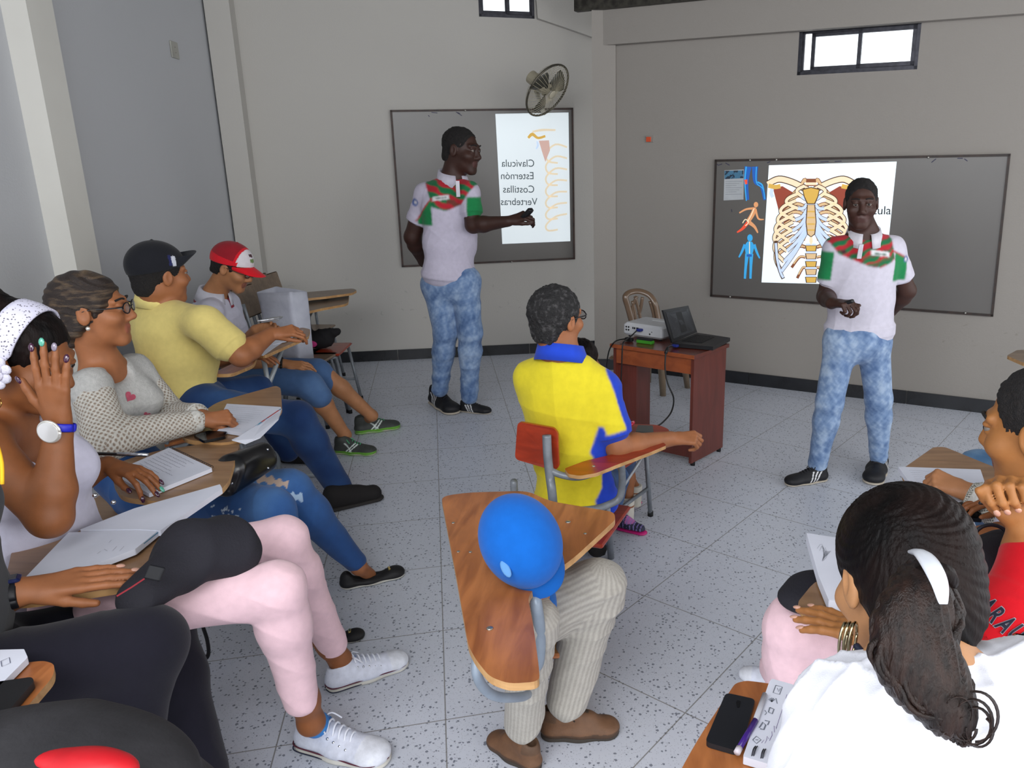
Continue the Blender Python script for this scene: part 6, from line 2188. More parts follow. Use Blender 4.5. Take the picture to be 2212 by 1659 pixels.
def crochet_right():
    y = 2.15
    root = thing('person', 'person at the right edge, mostly hidden, writing with a fist in a white crochet cuff', 'person', Z(2330, 1350))
    fw = nrm(A(-0.95, 0.25, 0)); lat = nrm(np.cross(fw, A(0, 0, 1)))
    h = Head(P(2390, 890, y + 0.1), fw, A(0, 0, 1), 1.05)
    nk = P(2400, 1010, y + 0.1)
    hp = P(2420, 1250, y)
    shR, shL = nk + lat * 0.15 - A(0, 0, 0.05), nk - lat * 0.15 - A(0, 0, 0.05)
    a1 = arm(shL, P(2235, 1150, y - 0.23), P(2098, 1066, y - 0.12), nrm(A(-0.82, 0.35, 0.25)), nrm(A(-0.2, -0.5, 0.85)), 1, (0.044, 0.040, 0.029), 1.0, curl=(1.25, 1.3, 1.35, 1.4), thumb=(0.2, 0.6), spread=0.02)
    a2 = arm(shR, P(2300, 1080, y + 0.22), P(2165, 1035, y + 0.16), nrm(A(-0.95, 0.0, 0.1)), nrm(A(0, -0.3, 1)), -1, (0.044, 0.040, 0.029), 0.95, curl=(0.7, 0.8, 0.9, 0.9), thumb=(0.3, 0.4))
    body(root, SK['tan'], 0.0045, h, nk, hp, [a1, a2], lat, neck=0.05)
    hair_short(h, root, M_hairb, 0.006, 0.016)
    shirt(root, nk, hp, lat, 0.16, 0.15, 0.16, [a1, a2], 0.006, None, '#aaa9a6', dep=0.115, sleeve=0.3, sr=0.06, shr=0.056, hem=None, name='jumper', m=M_knit)
    e = a1['el'] + (a1['wr'] - a1['el']) * 0.86
    sd = Sdf(); sd.cap(a1['el'], 0.070, e, 0.046, 0.02)
    fk = knit_colors([(a1['sh'], a1['el'], 0.066), (a1['el'], a1['wr'], 0.05)], '#d2d0c6', '#3a342e', 0.0135)
    build(sd, 0.0032, 'sleeve', M_knit, root, colfn=fk)
    d = nrm(a1['wr'] - a1['el'])
    sd = Sdf(); sd.cap(e - d * 0.016, 0.049, e + d * 0.022, 0.044, 0, flat=True)
    build(sd, 0.0035, 'cuff', mat('cream_rib', '#cfcdc8', rough=0.9, c2='#b5b3ac', nscale=60, stretch=(3, 1, 1), bump=0.3), root)
    hips = [P(2400, 1160, y + 0.15), P(2400, 1220, y)]
    kn = [P(2112, 1012, y + 0.62), P(2150, 1080, y + 0.35)]
    an = [Z(2100, 1140, 0.09), Z(2130, 1180, 0.09)]
    sd = pants_sdf(hips, kn, an, 0.09, 0.072, 0.05, hp, 0.14)
    build(sd, 0.007, 'trousers', M_cloth, root, colfn=denim('#4b6f95', '#7f9fbd', '#2f4f76', 61, 9, 0.8), amp=0.003)


def pink_right():
    y = 1.78
    root = thing('person', 'person in pink trousers with dark painted nails, mostly hidden behind the ponytail and red shirt', 'person', Z(2150, 1650))
    fw = nrm(A(-0.95, 0.3, 0)); lat = nrm(np.cross(fw, A(0, 0, 1)))
    h = Head(P(2262, 905, y + 0.12), nrm(A(-0.8, 0.3, -0.4)), A(0, 0, 1), 0.95)
    nk = P(2275, 1040, y + 0.1)
    hp = P(2200, 1330, y - 0.08)
    shR, shL = nk + lat * 0.13 - A(0, 0, 0.05), nk - lat * 0.13 - A(0, 0, 0.05)
    a1 = arm(shL, P(2235, 1200, y + 0.0), P(2158, 1150, y - 0.02), nrm(A(-0.9, -0.05, -0.2)), nrm(A(0.2, -0.3, 0.9)), 1, (0.042, 0.038, 0.026), 0.95, curl=(0.5, 0.4, 0.35, 0.35), thumb=(0.35, 0.5))
    a2 = arm(shR, P(2230, 1130, y + 0.2), P(2190, 1090, y + 0.2), nrm(A(-0.9, 0, 0.1)), A(0, 0, 1), -1, (0.04, 0.036, 0.025), 0.9, curl=0.5)
    tips = body(root, SK['brown'], 0.0045, h, nk, hp, [a1, a2], lat, neck=0.048, core=0.11, links=[(hp, P(1990, 1340, 1.9)), (P(1990, 1340, 1.9), P(1800, 1335, 1.99)), (P(1800, 1335, 1.99), P(1690, 1440, 2.12))], legs=[(P(1690, 1440, 2.12), P(1692, 1452, 2.15), 0.034, 0.032, Z(1668, 1478) + A(0, 0, .05))])
    nails(tips[0], [mat('purple_polish', '#3b1030', rough=0.15, coat=1.0)] * 5, root, 1.5)
    hair_short(h, root, M_hairb, 0.006, 0.012)
    shirt(root, nk, hp, lat, 0.15, 0.135, 0.15, [a1, a2], 0.006, None, '#c3c1d3', dep=0.105, sleeve=0.2, sr=0.055, shr=0.05, hem=None, name='blouse')
    hips = [P(2100, 1420, y - 0.12), P(2060, 1340, y + 0.1)]
    kn = [P(1716, 1358, y - 0.06), P(1800, 1330, y + 0.20)]
    an = [P(1702, 1540, y - 0.02), P(1680, 1445, y + 0.34)]
    sd = pants_sdf(hips, kn, an, 0.088, 0.078, 0.056, None)
    build(sd, 0.005, 'trousers', M_cloth, root, color='#e6c3cb', amp=0.003, freq=26, seed=62)
    shoe(root, Z(1705, 1478), Z(1598, 1462), 'sneaker', vox=0.004)
    c = a1['wr'] + A(0.03, 0, 0.004)
    d = nrm(a1['wr'] - a1['el']); _, s_, u_ = frame_from(d)
    for q, cc in ((0.0, 'bead_dark'), (0.012, 'bead_yellow')):
        mb = MB()
        for t in np.linspace(0, 6.28, 18)[:-1]:
            mb.ball(c - d * q * -1 + 0.031 * (math.cos(t) * s_ + math.sin(t) * u_), 0.0042, 8, 5)
        mb.put('bracelet', mat(cc, {'bead_dark': '#3b3f4a', 'bead_yellow': '#d8b21e'}[cc], rough=0.25, c2='#a8adb8' if cc == 'bead_dark' else None, nscale=200), root, smooth=True)
    pn = MB().tube([P(2078, 1152, y - 0.08), P(2118, 1160, y - 0.06)], 0.004, 8, 0).put('pen', mat('silver_pen', '#c9ccd2', rough=0.2, metal=0.8), smooth=True)
    tag(pn, 'silver pen near the dark painted nail right of the black hair', 'pen')


def on_surface(name, body_text, obj, u, v, size, m, parent, slope=0.0, shear=0.25, off=0.003, bold=0.0, squeeze=1.0):
    """printed lettering laid on the cloth where the photograph shows it"""
    from mathutils.bvhtree import BVHTree
    me = obj.data
    ob = wloc(obj)
    bv = BVHTree.FromPolygons([tuple(np.array(q.co) + ob) for q in me.vertices], [tuple(p.vertices) for p in me.polygons])
    cu = bpy.data.curves.new(name, 'FONT'); cu.body = body_text; cu.size = 1; cu.offset = bold; cu.shear = shear; cu.resolution_u = 3
    o = bpy.data.objects.new(name, cu); COL.objects.link(o)
    t = bpy.data.meshes.new_from_object(o.evaluated_get(bpy.context.evaluated_depsgraph_get()))
    bpy.data.objects.remove(o)
    V = []
    for q in t.vertices:
        x, y = q.co[0] * size * squeeze, q.co[1] * size
        d = nrm(ray(u + x * math.cos(slope) + y * math.sin(slope), v + x * math.sin(slope) - y * math.cos(slope)))
        hit = bv.ray_cast(Vector(CAMV), Vector(d))
        if hit[0] is None: return None
        V.append(np.array(hit[0]) - d * off)
    return mesh(name, np.array(V), [tuple(f.vertices) for f in t.polygons], m, parent, False)


def heart_patch(obj, u, v, r, parent, rot=0.0):
    from mathutils.bvhtree import BVHTree
    ob = wloc(obj)
    bv = BVHTree.FromPolygons([tuple(np.array(q.co) + ob) for q in obj.data.vertices], [tuple(p.vertices) for p in obj.data.polygons])
    V, F = [], []
    rings = 4
    for j in range(rings + 1):
        for i in range(24):
            t = 2 * math.pi * i / 24
            x = 16 * math.sin(t) ** 3 / 16
            y = -(13 * math.cos(t) - 5 * math.cos(2 * t) - 2 * math.cos(3 * t) - math.cos(4 * t)) / 16
            x, y = x * math.cos(rot) - y * math.sin(rot), x * math.sin(rot) + y * math.cos(rot)
            k = r * j / rings
            d = nrm(ray(u + x * k, v + y * k))
            hit = bv.ray_cast(Vector(CAMV), Vector(d))
            if hit[0] is None: return
            V.append(np.array(hit[0]) - d * 0.003)
    for j in range(rings):
        for i in range(24):
            F.append((j * 24 + i, j * 24 + (i + 1) % 24, (j + 1) * 24 + (i + 1) % 24, (j + 1) * 24 + i))
    mesh('heart_patch', np.array(V), F, mat('rose_print', '#bb5a6c', rough=0.9, c2='#a84a5e', nscale=60), parent)
# ================================================================ FURNITURE AND THINGS
def wood(name, c1, c2, stretch=(1, 9, 9), rough=0.4, coat=0.2, wear=0.0):
    if name in _mats: return _mats[name]
    m = bpy.data.materials.new(name); m.use_nodes = True
    nt = m.node_tree; b = nt.nodes['Principled BSDF']; N = nt.nodes.new; Lk = nt.links.new
    tc = N('ShaderNodeTexCoord'); mp = N('ShaderNodeMapping'); mp.inputs['Scale'].default_value = stretch
    Lk(tc.outputs['Object'], mp.inputs[0])
    n1 = N('ShaderNodeTexNoise'); n1.inputs['Scale'].default_value = 3.0; n1.inputs['Detail'].default_value = 8; n1.inputs['Distortion'].default_value = 0.8
    Lk(mp.outputs[0], n1.inputs['Vector'])
    r = N('ShaderNodeMapRange'); r.inputs[1].default_value = 0.32; r.inputs[2].default_value = 0.68; Lk(n1.outputs['Fac'], r.inputs[0])
    mx = N('ShaderNodeMix'); mx.data_type = 'RGBA'; Lk(r.outputs[0], mx.inputs['Factor'])
    mx.inputs['A'].default_value = (*lin(c1), 1); mx.inputs['B'].default_value = (*lin(c2), 1)
    n2 = N('ShaderNodeTexNoise'); n2.inputs['Scale'].default_value = 5.0; n2.inputs['Detail'].default_value = 5; Lk(tc.outputs['Object'], n2.inputs['Vector'])
    r2 = N('ShaderNodeMapRange'); r2.inputs[1].default_value = 0.55; r2.inputs[2].default_value = 0.8; r2.inputs[4].default_value = wear; Lk(n2.outputs['Fac'], r2.inputs[0])
    mx2 = N('ShaderNodeMix'); mx2.data_type = 'RGBA'; Lk(r2.outputs[0], mx2.inputs['Factor']); Lk(mx.outputs['Result'], mx2.inputs['A'])
    mx2.inputs['B'].default_value = (*[x * 0.35 for x in lin(c2)], 1)
    Lk(mx2.outputs['Result'], b.inputs['Base Color'])
    b.inputs['Roughness'].default_value = rough
    b.inputs['Coat Weight'].default_value = coat; b.inputs['Coat Roughness'].default_value = 0.3
    bp = N('ShaderNodeBump'); bp.inputs['Strength'].default_value = 0.15; bp.inputs['Distance'].default_value = 0.004
    Lk(n1.outputs['Fac'], bp.inputs['Height']); Lk(bp.outputs[0], b.inputs['Normal'])
    _mats[name] = m
    return m


W_old = wood('worn_plywood', '#9a7654', '#7d5c40', wear=0.5)
W_grey = wood('greyed_plywood', '#85705c', '#6b5847', wear=0.4)
W_orange = wood('varnished_orange_wood', '#b5713f', '#8a4f29', (9, 1.4, 9), wear=0.6, rough=0.3)
W_edge = wood('pale_ply_edge', '#c59a66', '#a27746', rough=0.6)
W_red = wood('red_varnish_board', '#a2361a', '#84270f', rough=0.3, wear=0.3)
M_tube = mat('grey_painted_steel', '#80858b', rough=0.4, metal=0.2, c2='#6d7278', nscale=20)
M_tubel = mat('pale_painted_steel', '#a9b0b4', rough=0.4, metal=0.2, c2='#999fa4', nscale=20)
M_paper = mat('paper', '#d4d6e2', rough=0.8, c2='#cacdd9', nscale=6)
M_foot = mat('black_rubber', '#17171a', rough=0.8)


def round_poly(pts, r=0.02, n=4):
    out = []
    N_ = len(pts)
    for i in range(N_):
        p, a, b = pts[i], pts[i - 1], pts[(i + 1) % N_]
        da, db = a - p, b - p
        ra = min(r, np.linalg.norm(da) * 0.4, np.linalg.norm(db) * 0.4)
        p1, p2 = p + nrm(da) * ra, p + nrm(db) * ra
        for k in range(n + 1):
            t = k / n
            out.append((1 - t) ** 2 * p1 + 2 * t * (1 - t) * p + t * t * p2)
    return out


def slab(name, uvs, z, th, m, parent=None, r=0.03, edge=None, **k):
    pts = round_poly([Z(u, v, z) for u, v in uvs], r)
    a = sum(np.cross(pts[i], pts[(i + 1) % len(pts)])[2] for i in range(len(pts)))
    if a < 0: pts = pts[::-1]
    mb = MB().prism(pts, A(0, 0, -th))
    n = len(mb.f)
    fm = None
    if edge is not None: fm = [0, 0] + [1] * (n - 2)
    # prism: faces 0 and 1 are the two lids, oriented for an upward offset; flip them for the downward one
    mb.f = [tuple(reversed(f)) for f in mb.f]
    return mesh(name, np.array(mb.v), mb.f, [m] + ([edge] if edge is not None else []), parent, False, fmat=fm, **k)


def bez(a, b, c, n=6):
    return [(1 - t) ** 2 * np.asarray(a, float) + 2 * t * (1 - t) * np.asarray(b, float) + t * t * np.asarray(c, float) for t in np.linspace(0, 1, n)]


def tablet_chair(label, seat, fwd, poly=None, zt=0.73, wood_=None, tube=None, name='tablet_arm_chair', back=True, sw=0.19, group=None, edge=None, backw=None, side=1, ztop=0.86, r=0.05, screws=(), support=True, seatz=0.43, backcol=None, tr=0.0115, tablet_label=None):
    """school chair with a writing tablet. seat: floor point under the seat's middle; fwd: where the sitter looks"""
    wood_ = wood_ or W_old
    tube = tube or M_tube
    edge = edge or W_edge
    f = nrm(A(fwd[0], fwd[1], 0)); s = nrm(np.cross(f, A(0, 0, 1)))
    c = A(seat[0], seat[1], 0)
    root = thing(name, label, 'chair', c, group)
    up = A(0, 0, 1)
    MB().box(c + up * seatz, (sw, 0.19, 0.009), (s, f, up), 0.008).put('seat', backcol or wood_, root)
    if back:
        bu = nrm(up - f * 0.22)
        bc = c - f * 0.225 + up * (ztop - 0.10)
        MB().box(bc, (backw or sw, 0.008, 0.105), (s, nrm(np.cross(up, s)) , bu), 0.007).put('backrest', backcol or wood_, root)
    for q in (-1, 1):
        x = s * q * (sw - 0.015)
        MB().tube([c + x - f * 0.24, c + x - f * 0.17 + up * 0.40, c + x - f * 0.185 + up * 0.5, c + x - f * 0.25 + up * (ztop - 0.02)], tr, 10, 5).put('rear_leg', tube, root, smooth=True)
        MB().tube([c + x + f * 0.22, c + x + f * 0.16 + up * 0.41], tr, 10, 1).put('front_leg', tube, root, smooth=True)
        MB().tube([c + x - f * 0.18 + up * 0.41, c + x + f * 0.165 + up * 0.41], tr, 10, 1).put('side_rail', tube, root, smooth=True)
        MB().tube([c + x - f * 0.21 + up * 0.16, c + x + f * 0.20 + up * 0.16], tr * 0.8, 8, 1).put('side_rail', tube, root, smooth=True)
        for g in (-0.24, 0.22):
            MB().tube([c + x + f * g + up * 0.0, c + x + f * g + up * 0.025], tr * 1.25, 10, 0).put('foot_cap', M_foot, root, smooth=True)
    if poly:
        tb = slab('writing_tablet', poly, zt, 0.017, wood_, root, r, edge, label=tablet_label)
        pts = [Z(u, v, zt) for u, v in poly]
        cen = sum(pts) / len(pts)
        for (u, v) in screws:
            MB().ball(Z(u, v, zt) + up * 0.001, A(0.009, 0.009, 0.0035), 12, 6).put('screw_head', mat('screw_steel'), tb, smooth=True)
        if support:
            q = side
            x = s * q * (sw + 0.02)
            base = c + x + f * 0.02 + up * 0.41
            t1 = cen * 0.6 + (c + x * 1.1 + up * zt) * 0.4; t1[2] = zt - 0.03
            MB().tube([c + s * q * (sw - 0.02) + f * 0.02 + up * 0.41, base + s * q * 0.03, base + s * q * 0.03 + up * 0.15, t1 - up * 0.02, cen * 0.9 + t1 * 0.1 - up * 0.03], tr, 10, 6).put('tablet_support', tube, root, smooth=True)
    return root


def seat_at(p): return A(p[0], p[1], 0)


tablet_chair('wooden tablet chair under the person in the red and white cap', seat_at(P(470, 795, 4.5)), (0.95, -0.25), None, wood_=W_grey, side=-1)
r = tablet_chair('tablet desk with papers and pale V-shaped steel legs in front of the red cap person', seat_at(P(585, 800, 4.12)) + A(0, 0, 0), (0.95, 0.1), None, back=False) if False else None
# tablet in front of the red cap with its V support
r = thing('writing_desk', 'small worn writing tablet on a pale V-shaped support before the red cap person', 'desk', Z(590, 950))
slab('writing_tablet', [(540, 762), (590, 728), (652, 707), (670, 711), (666, 727), (612, 750), (572, 768)], 0.73, 0.017, W_old, r, 0.03, W_edge)
b_ = P(580, 832, 4.02)
MB().tube([Z(566, 758, 0.705), b_], 0.013, 8, 0).put('desk_leg', M_tubel, r, smooth=True)
MB().tube([Z(612, 748, 0.705), b_], 0.013, 8, 0).put('desk_leg', M_tubel, r, smooth=True)
MB().tube([b_, A(b_[0], b_[1], 0.0)], 0.013, 8, 0).put('desk_leg', M_tubel, r, smooth=True)
MB().tube([A(b_[0] - 0.2, b_[1], 0.012), A(b_[0] + 0.2, b_[1], 0.012)], 0.013, 8, 0).put('foot_bar', M_tubel, r, smooth=True)
r = thing('loose_paper', 'white sheets lying on the writing tablet in front of the red cap person', 'paper', Z(590, 745, 0.731))
slab('sheet', [(534, 762), (585, 732), (612, 738), (568, 768)], 0.733, 0.002, M_paper, r, 0.002)
slab('sheet', [(560, 738), (622, 712), (655, 713), (618, 738), (590, 744)], 0.736, 0.002, M_paper, r, 0.002)

tablet_chair('wooden tablet chair under the person in the pale yellow polo', seat_at(P(392, 845, 3.62)), (0.62, 0.78), [(455, 808), (530, 772), (556, 768), (548, 788), (500, 808)], 0.70, W_orange, side=1, support=False)
tablet_chair('wooden tablet chair of the person with crochet sleeves, black pad and notebook on it', seat_at(P(268, 985, 2.72)), (0.93, -0.37), [(385, 925), (470, 868), (596, 833), (606, 838), (609, 885), (560, 935), (490, 958), (400, 950)], 0.735, W_old, side=-1)
tablet_chair('worn wooden tablet chair of the person with the white headband, spiral notebook on it', seat_at(P(95, 1190, 1.92)), (0.95, -0.3), [(250, 1000), (330, 975), (505, 949), (518, 958), (494, 1040), (472, 1064), (380, 1088), (262, 1074), (243, 1040)], 0.725, W_old, side=-1)
tablet_chair('wooden tablet chair under the big open notebook at the left edge', seat_at(P(-110, 1400, 1.62)), (0.9, 0.2), [(28, 1180), (150, 1140), (348, 1142), (360, 1160), (336, 1205), (292, 1250), (262, 1268), (60, 1300), (0, 1300)], 0.735, W_old, side=1, support=False)
# tablet at the lower left corner
tablet_chair('wooden tablet chair in the lower left corner holding a booklet and a black case', A(-1.35, 0.80, 0), (0.9, 0.25), [(-120, 1450), (95, 1427), (117, 1434), (116, 1460), (40, 1548), (-60, 1640)], 0.735, W_orange, side=1, support=False)

# row of empty chairs near the far left corner
for (u, v, y, lab, colr) in ((525, 660, 5.15, 'empty brown chair just behind the red cap person, nearest of the empty chairs', W_grey),
                       (557, 632, 5.62, 'empty brown chair with a tall back in the middle of the far left corner', W_grey),
                       (582, 626, 6.05, 'empty brown chair furthest back in the far left corner', W_grey)):
    b = P(u, v, y)
    poly = {525: None, 557: [(632, 672), (646, 653), (735, 640), (754, 637), (752, 653), (745, 657), (700, 665), (650, 676)], 582: [(636, 642), (660, 631), (762, 623), (771, 627), (760, 633), (700, 641), (648, 646)]}[u]
    tablet_chair(lab, A(b[0] + 0.24, b[1], 0), (1, 0.02), poly, {525: .7, 557: 0.745, 582: 0.785}[u], colr, side=-1, ztop=float(b[2]) + 0.12, group='empty chairs', support=u != 525, r=0.03)
tablet_chair('empty chair carrying the white paper bag, leg with a black foot', A(*P(632, 768, 5.05)[:2], 0) + A(0.05, 0, 0), (1, -0.05), None, wood_=W_grey, back=False, group='empty chairs')
c = P(702, 735, 5.35)
tablet_chair('empty chair with a black and pink bag on its seat', A(c[0] - 0.05, c[1], 0), (1, 0.1), None, wood_=W_red, back=False, group='empty chairs')
# bag on it
sd = Sdf(); c = A(c[0] - 0.05, c[1], 0.50)
sd.ell(c, (0.12, 0.08, 0.06), None, 0); sd.cap(c + A(0.02, 0, 0.04), 0.04, c + A(0.14, 0, 0.06), 0.03, 0.03); sd.cap(c + A(-0.06, 0, 0.04), 0.03, c + A(-0.07, 0.0, 0.22), 0.025, 0.03)
sd.cut(A(0, 0, 0.44), A(0, 0, -1))
V, Q, T = sd.mesh(0.008)
V = folds(V, Q, 0.006, 30, 3)
bg = thing('small_bag', 'crumpled black bag with a pink patch on the empty chair by the wall', 'bag', c - A(0, 0, 0.06))
mesh('bag_body', V, Q, mat('black_cloth', '#141316', rough=0.9), bg)
MB().ball(c + A(-0.02, -0.085, -0.01), A(0.045, 0.01, 0.025)).put('pink_patch', mat('pink_cloth', '#c2377f', rough=0.8), bg, smooth=True)

# white paper bag
c = P(630, 772, 5.05); c[2] = 0.44
zt = 0.90
mb = MB()
hw, hd_ = 0.135, 0.075
f1 = nrm(A(0.93, -0.35, 0)); s1 = nrm(np.cross(f1, A(0, 0, 1)))
rows = []
for i in range(9):
    t = i / 8; z = c[2] + t * (zt - c[2])
    ring = []
    for j in range(24):
        a = 2 * math.pi * j / 24
        sx = math.copysign(abs(math.cos(a)) ** 0.25, math.cos(a)); sy = math.copysign(abs(math.sin(a)) ** 0.25, math.sin(a))
        wob = 0.006 * math.sin(3 * a + 5 * t) * t + (0.02 * t if sx < 0 else 0)
        ring.append(A(c[0], c[1], z) + f1 * (sx * (hw + wob)) + s1 * (sy * (hd_ + wob * 0.8)) + A(0, 0, 0.012 * math.sin(2 * a) * t))
    rows.append(ring)
vv = [p for rr in rows for p in rr]; ff = []
for i in range(8):
    for j in range(24):
        ff.append((i * 24 + j, i * 24 + (j + 1) % 24, (i + 1) * 24 + (j + 1) % 24, (i + 1) * 24 + j))
ff.append(tuple(range(23, -1, -1)))
o = mesh('paper_bag', np.array(vv), ff, mat('white_paper_bag', '#c3c5d0', rough=0.7, c2='#b3b5c2', nscale=9, bump=0.5, bscale=14), smooth=True)
md = o.modifiers.new('t', 'SOLIDIFY'); md.thickness = 0.002
tag(o, 'tall open white paper bag standing behind the red cap person', 'bag')

# ---------------------------------------------------------------- notebooks and things on the tablets
def ink_lines(parent, q, n, m, name='handwriting', z=0.0, skip=1, seed=0, fill=0.8, jit=0.002):
    """rows of tiny handwriting on a page given by its four corners"""
    rg = random.Random(seed)
    mb = MB()
    a, b, c, d = q
    for i in range(n):
        t = (i + 0.8) / (n + 0.6)
        p0, p1 = a + (d - a) * t, b + (c - b) * t
        s = 0.06
        e = fill * rg.uniform(0.7, 1.1)
        pts = []
        while s < min(e, 0.95):
            pts.append(p0 + (p1 - p0) * s + nrm(d - a) * rg.uniform(-jit, jit) + A(0, 0, z))
            s += 0.012 if rg.random() > 0.12 else 0.03
        if len(pts) > 2: mb.ribbon(pts, 0.0008, A(0, 0, 1))
    return mb.put(name, m, parent)


M_ink = mat('ink', '#4b4d66', rough=0.7)
M_pencil = mat('pencil', '#7f828c', rough=0.7)


def wire_spiral(parent, a, b, n, r=0.006):
    mb = MB()
    d = nrm(b - a); L = np.linalg.norm(b - a); sN = np.cross(d, A(0, 0, 1))
    for i in range(n):
        c = a + d * L * (i + 0.5) / n
        mb.tube([c + r * (math.cos(t) * sN + math.sin(t) * A(0, 0, 1)) + d * 0.002 * math.sin(t * .5) for t in np.linspace(-0.6, 3.9, 8)], 0.0009, 5, 0)
    return mb.put('wire_spiral', mat('dark_wire', '#3a3b42', rough=0.3, metal=0.8), parent, smooth=True)


def page(name, quad_uv, z, th, parent, m=None, r=0.003, **k): return slab(name, quad_uv, z, th, m or M_paper, parent, r, **k)


# glasses woman's notebook, one half folded down over the tablet edge
nb = thing('notebook', 'open notebook with handwriting, held by the fist in the crochet cuff', 'notebook', Z(540, 900, 0.736))
page('page_block', [(462, 925), (490, 872), (607, 879), (606, 884), (530, 936)], 0.752, 0.014, nb)
q4 = [Z(u, v, 0.7535) for u, v in ((492, 875), (598, 881), (532, 932), (470, 924))]
ink_lines(nb, q4, 11, M_pencil, seed=3)
pts = [Z(530, 936, 0.745), Z(607, 882, 0.745), P(600, 905, 2.80), P(560, 945, 2.62), P(528, 958, 2.55), P(500, 950, 2.52)]
MB().prism(pts, A(0.002, 0.002, -0.004)).put('page_leaf', M_paper, nb)
st = MB().ribbon([Z(528, 938, 0.7525), Z(570, 908, 0.7525), Z(607, 883, 0.7525)], 0.007, A(0, 0, 1)).put('coloured_edge', mat('cover_colours', '#3f8fb0', rough=0.6, c2='#b04a4a', nscale=30, contrast=(0.48, 0.52)), nb)
ph = slab('phone', [(418, 940), (450, 930), (490, 932), (486, 942), (440, 952)], 0.748, 0.01, mat('black_gloss', '#0f0f12', rough=0.12), r=0.006)
tag(ph, 'black phone beside the folded open notebook near the crochet cuff', 'phone')

# spiral notebook
nb = thing('notebook', 'white spiral notebook with small handwriting under the hand with purple nails', 'notebook', Z(345, 1020, 0.726))
page('page_block', [(238, 1022), (365, 967), (458, 1011), (322, 1066)], 0.740, 0.013, nb)
ink_lines(nb, [Z(u, v, 0.7413) for u, v in ((365, 970), (455, 1012), (322, 1063), (242, 1022))], 13, M_ink, seed=5, jit=0.0015, fill=0.75)
wire_spiral(nb, Z(367, 968, 0.736), Z(458, 1010, 0.736), 22)
MB().tube([Z(337, 1052, 0.7415) + 0.011 * A(math.cos(t), math.sin(t), 0) for t in np.linspace(0, 6.28, 14)], 0.001, 5, 0).put('round_stamp', M_ink, nb)

# big open notebook
nb = thing('notebook', 'big open notebook with blank white pages across the tablet at the left', 'notebook', Z(260, 1150, 0.737))
page('page_block', [(172, 1144), (290, 1098), (475, 1046), (480, 1055), (346, 1146), (300, 1143)], 0.762, 0.016, nb)
page('page_block', [(46, 1256), (148, 1150), (345, 1143), (292, 1186), (90, 1262)], 0.760, 0.016, nb)
MB().prism([Z(345, 1146, 0.758), Z(292, 1188, 0.757), Z(286, 1194, 0.744), Z(338, 1152, 0.744)], A(0, 0, -0.003)).put('notebook_cover', mat('blue_cover', '#4a86a8', rough=0.5), nb)
mb = MB()
for (a, b) in (((235, 1172), (241, 1166)), ((243, 1190), (252, 1180)), ((258, 1190), (268, 1180)), ((210, 1196), (218, 1190)), ((225, 1186), (232, 1190))):
    mb.ribbon([Z(*a, 0.7612), Z(*b, 0.7612)], 0.0007, A(0, 0, 1))
mb.put('pencil_mark', M_pencil, nb)

# lower left booklet and black case
nb = thing('booklet', 'white booklet with a printed mark in the lower left corner on the wooden tablet', 'booklet', Z(10, 1450, 0.737))
page('page_block', [(-60, 1405), (52, 1402), (60, 1420), (-20, 1500), (-70, 1500)], 0.752, 0.014, nb)
mb = MB()
mb.ribbon([Z(u, v, 0.7535) for u, v in ((2, 1428), (20, 1420), (22, 1432), (4, 1440), (2, 1428))], 0.0012, A(0, 0, 1))
mb.put('printed_mark', M_ink, nb)
ph = slab('black_case', [(-60, 1480), (68, 1462), (74, 1470), (10, 1545), (-60, 1560)], 0.752, 0.015, mat('dark_case', '#1d1e20', rough=0.5), r=0.008)
tag(ph, 'flat dark case lying on the wooden tablet in the lower left corner', 'case')

# handbag on the knees, patent leather
hb = thing('handbag', 'shiny black patent handbag with metal studs on ripped blue jeans', 'bag', P(535, 1055, 2.50))
sd = Sdf()
q = [P(480, 1050, 2.40), P(575, 975, 2.62), P(500, 1000, 2.48)]
sd.cap(P(490, 1045, 2.42), 0.045, P(570, 995, 2.58), 0.045, 0.03, sq=(nrm(A(0.3, -0.8, 0.5)), 0.6))
sd.cap(P(500, 1010, 2.44), 0.05, P(568, 972, 2.60), 0.028, 0.03, sq=(nrm(A(0.3, -0.8, 0.5)), 0.6))
V, Q, T = sd.mesh(0.005)
mesh('bag_body', V, Q, mat('patent_black', '#0c0c10', rough=0.3, coat=0.35, spec=0.4), hb)
for (u, v, y) in ((578, 971, 2.53), (579, 1011, 2.51), (501, 1044, 2.35), (488, 1052, 2.34)):
    MB().ball(P(u, v, y), 0.0045, 8, 5).put('metal_stud', mat('eyelet_metal', '#c9ccd2', rough=0.2, metal=1.0), hb, smooth=True)

# big soft black bag over the pink trousers
bb = thing('shoulder_bag', 'soft black shoulder bag with a buckle lying over the pink trousers', 'bag', P(440, 1290, 1.80))
sd = Sdf()
nn = nrm(A(-0.1, -0.75, 0.65))
sd.cap(P(405, 1192, 1.72), 0.086, P(488, 1184, 1.78), 0.078, 0.05, sq=(nn, 0.5))
sd.cap(P(470, 1168, 1.80), 0.062, P(520, 1198, 1.80), 0.058, 0.05, sq=(nn, 0.5))
sd.cap(P(385, 1225, 1.68), 0.068, P(300, 1290, 1.56), 0.05, 0.05, sq=(nn, 0.6))
V, Q, T = sd.mesh(0.006)
V = folds(V, Q, 0.004, 14, 7)
mesh('bag_body', V, Q, mat('black_canvas', '#1d1c24', rough=0.85, bump=0.2, bscale=200), bb)
pb = P(335, 1238, 1.54)
MB().box(pb, (0.016, 0.004, 0.018), (nrm(A(1, 0.2, -0.4)), nn, np.cross(nrm(A(1, 0.2, -0.4)), nn)), 0.003).put('buckle', mat('buckle_black', '#121318', rough=0.7), bb)
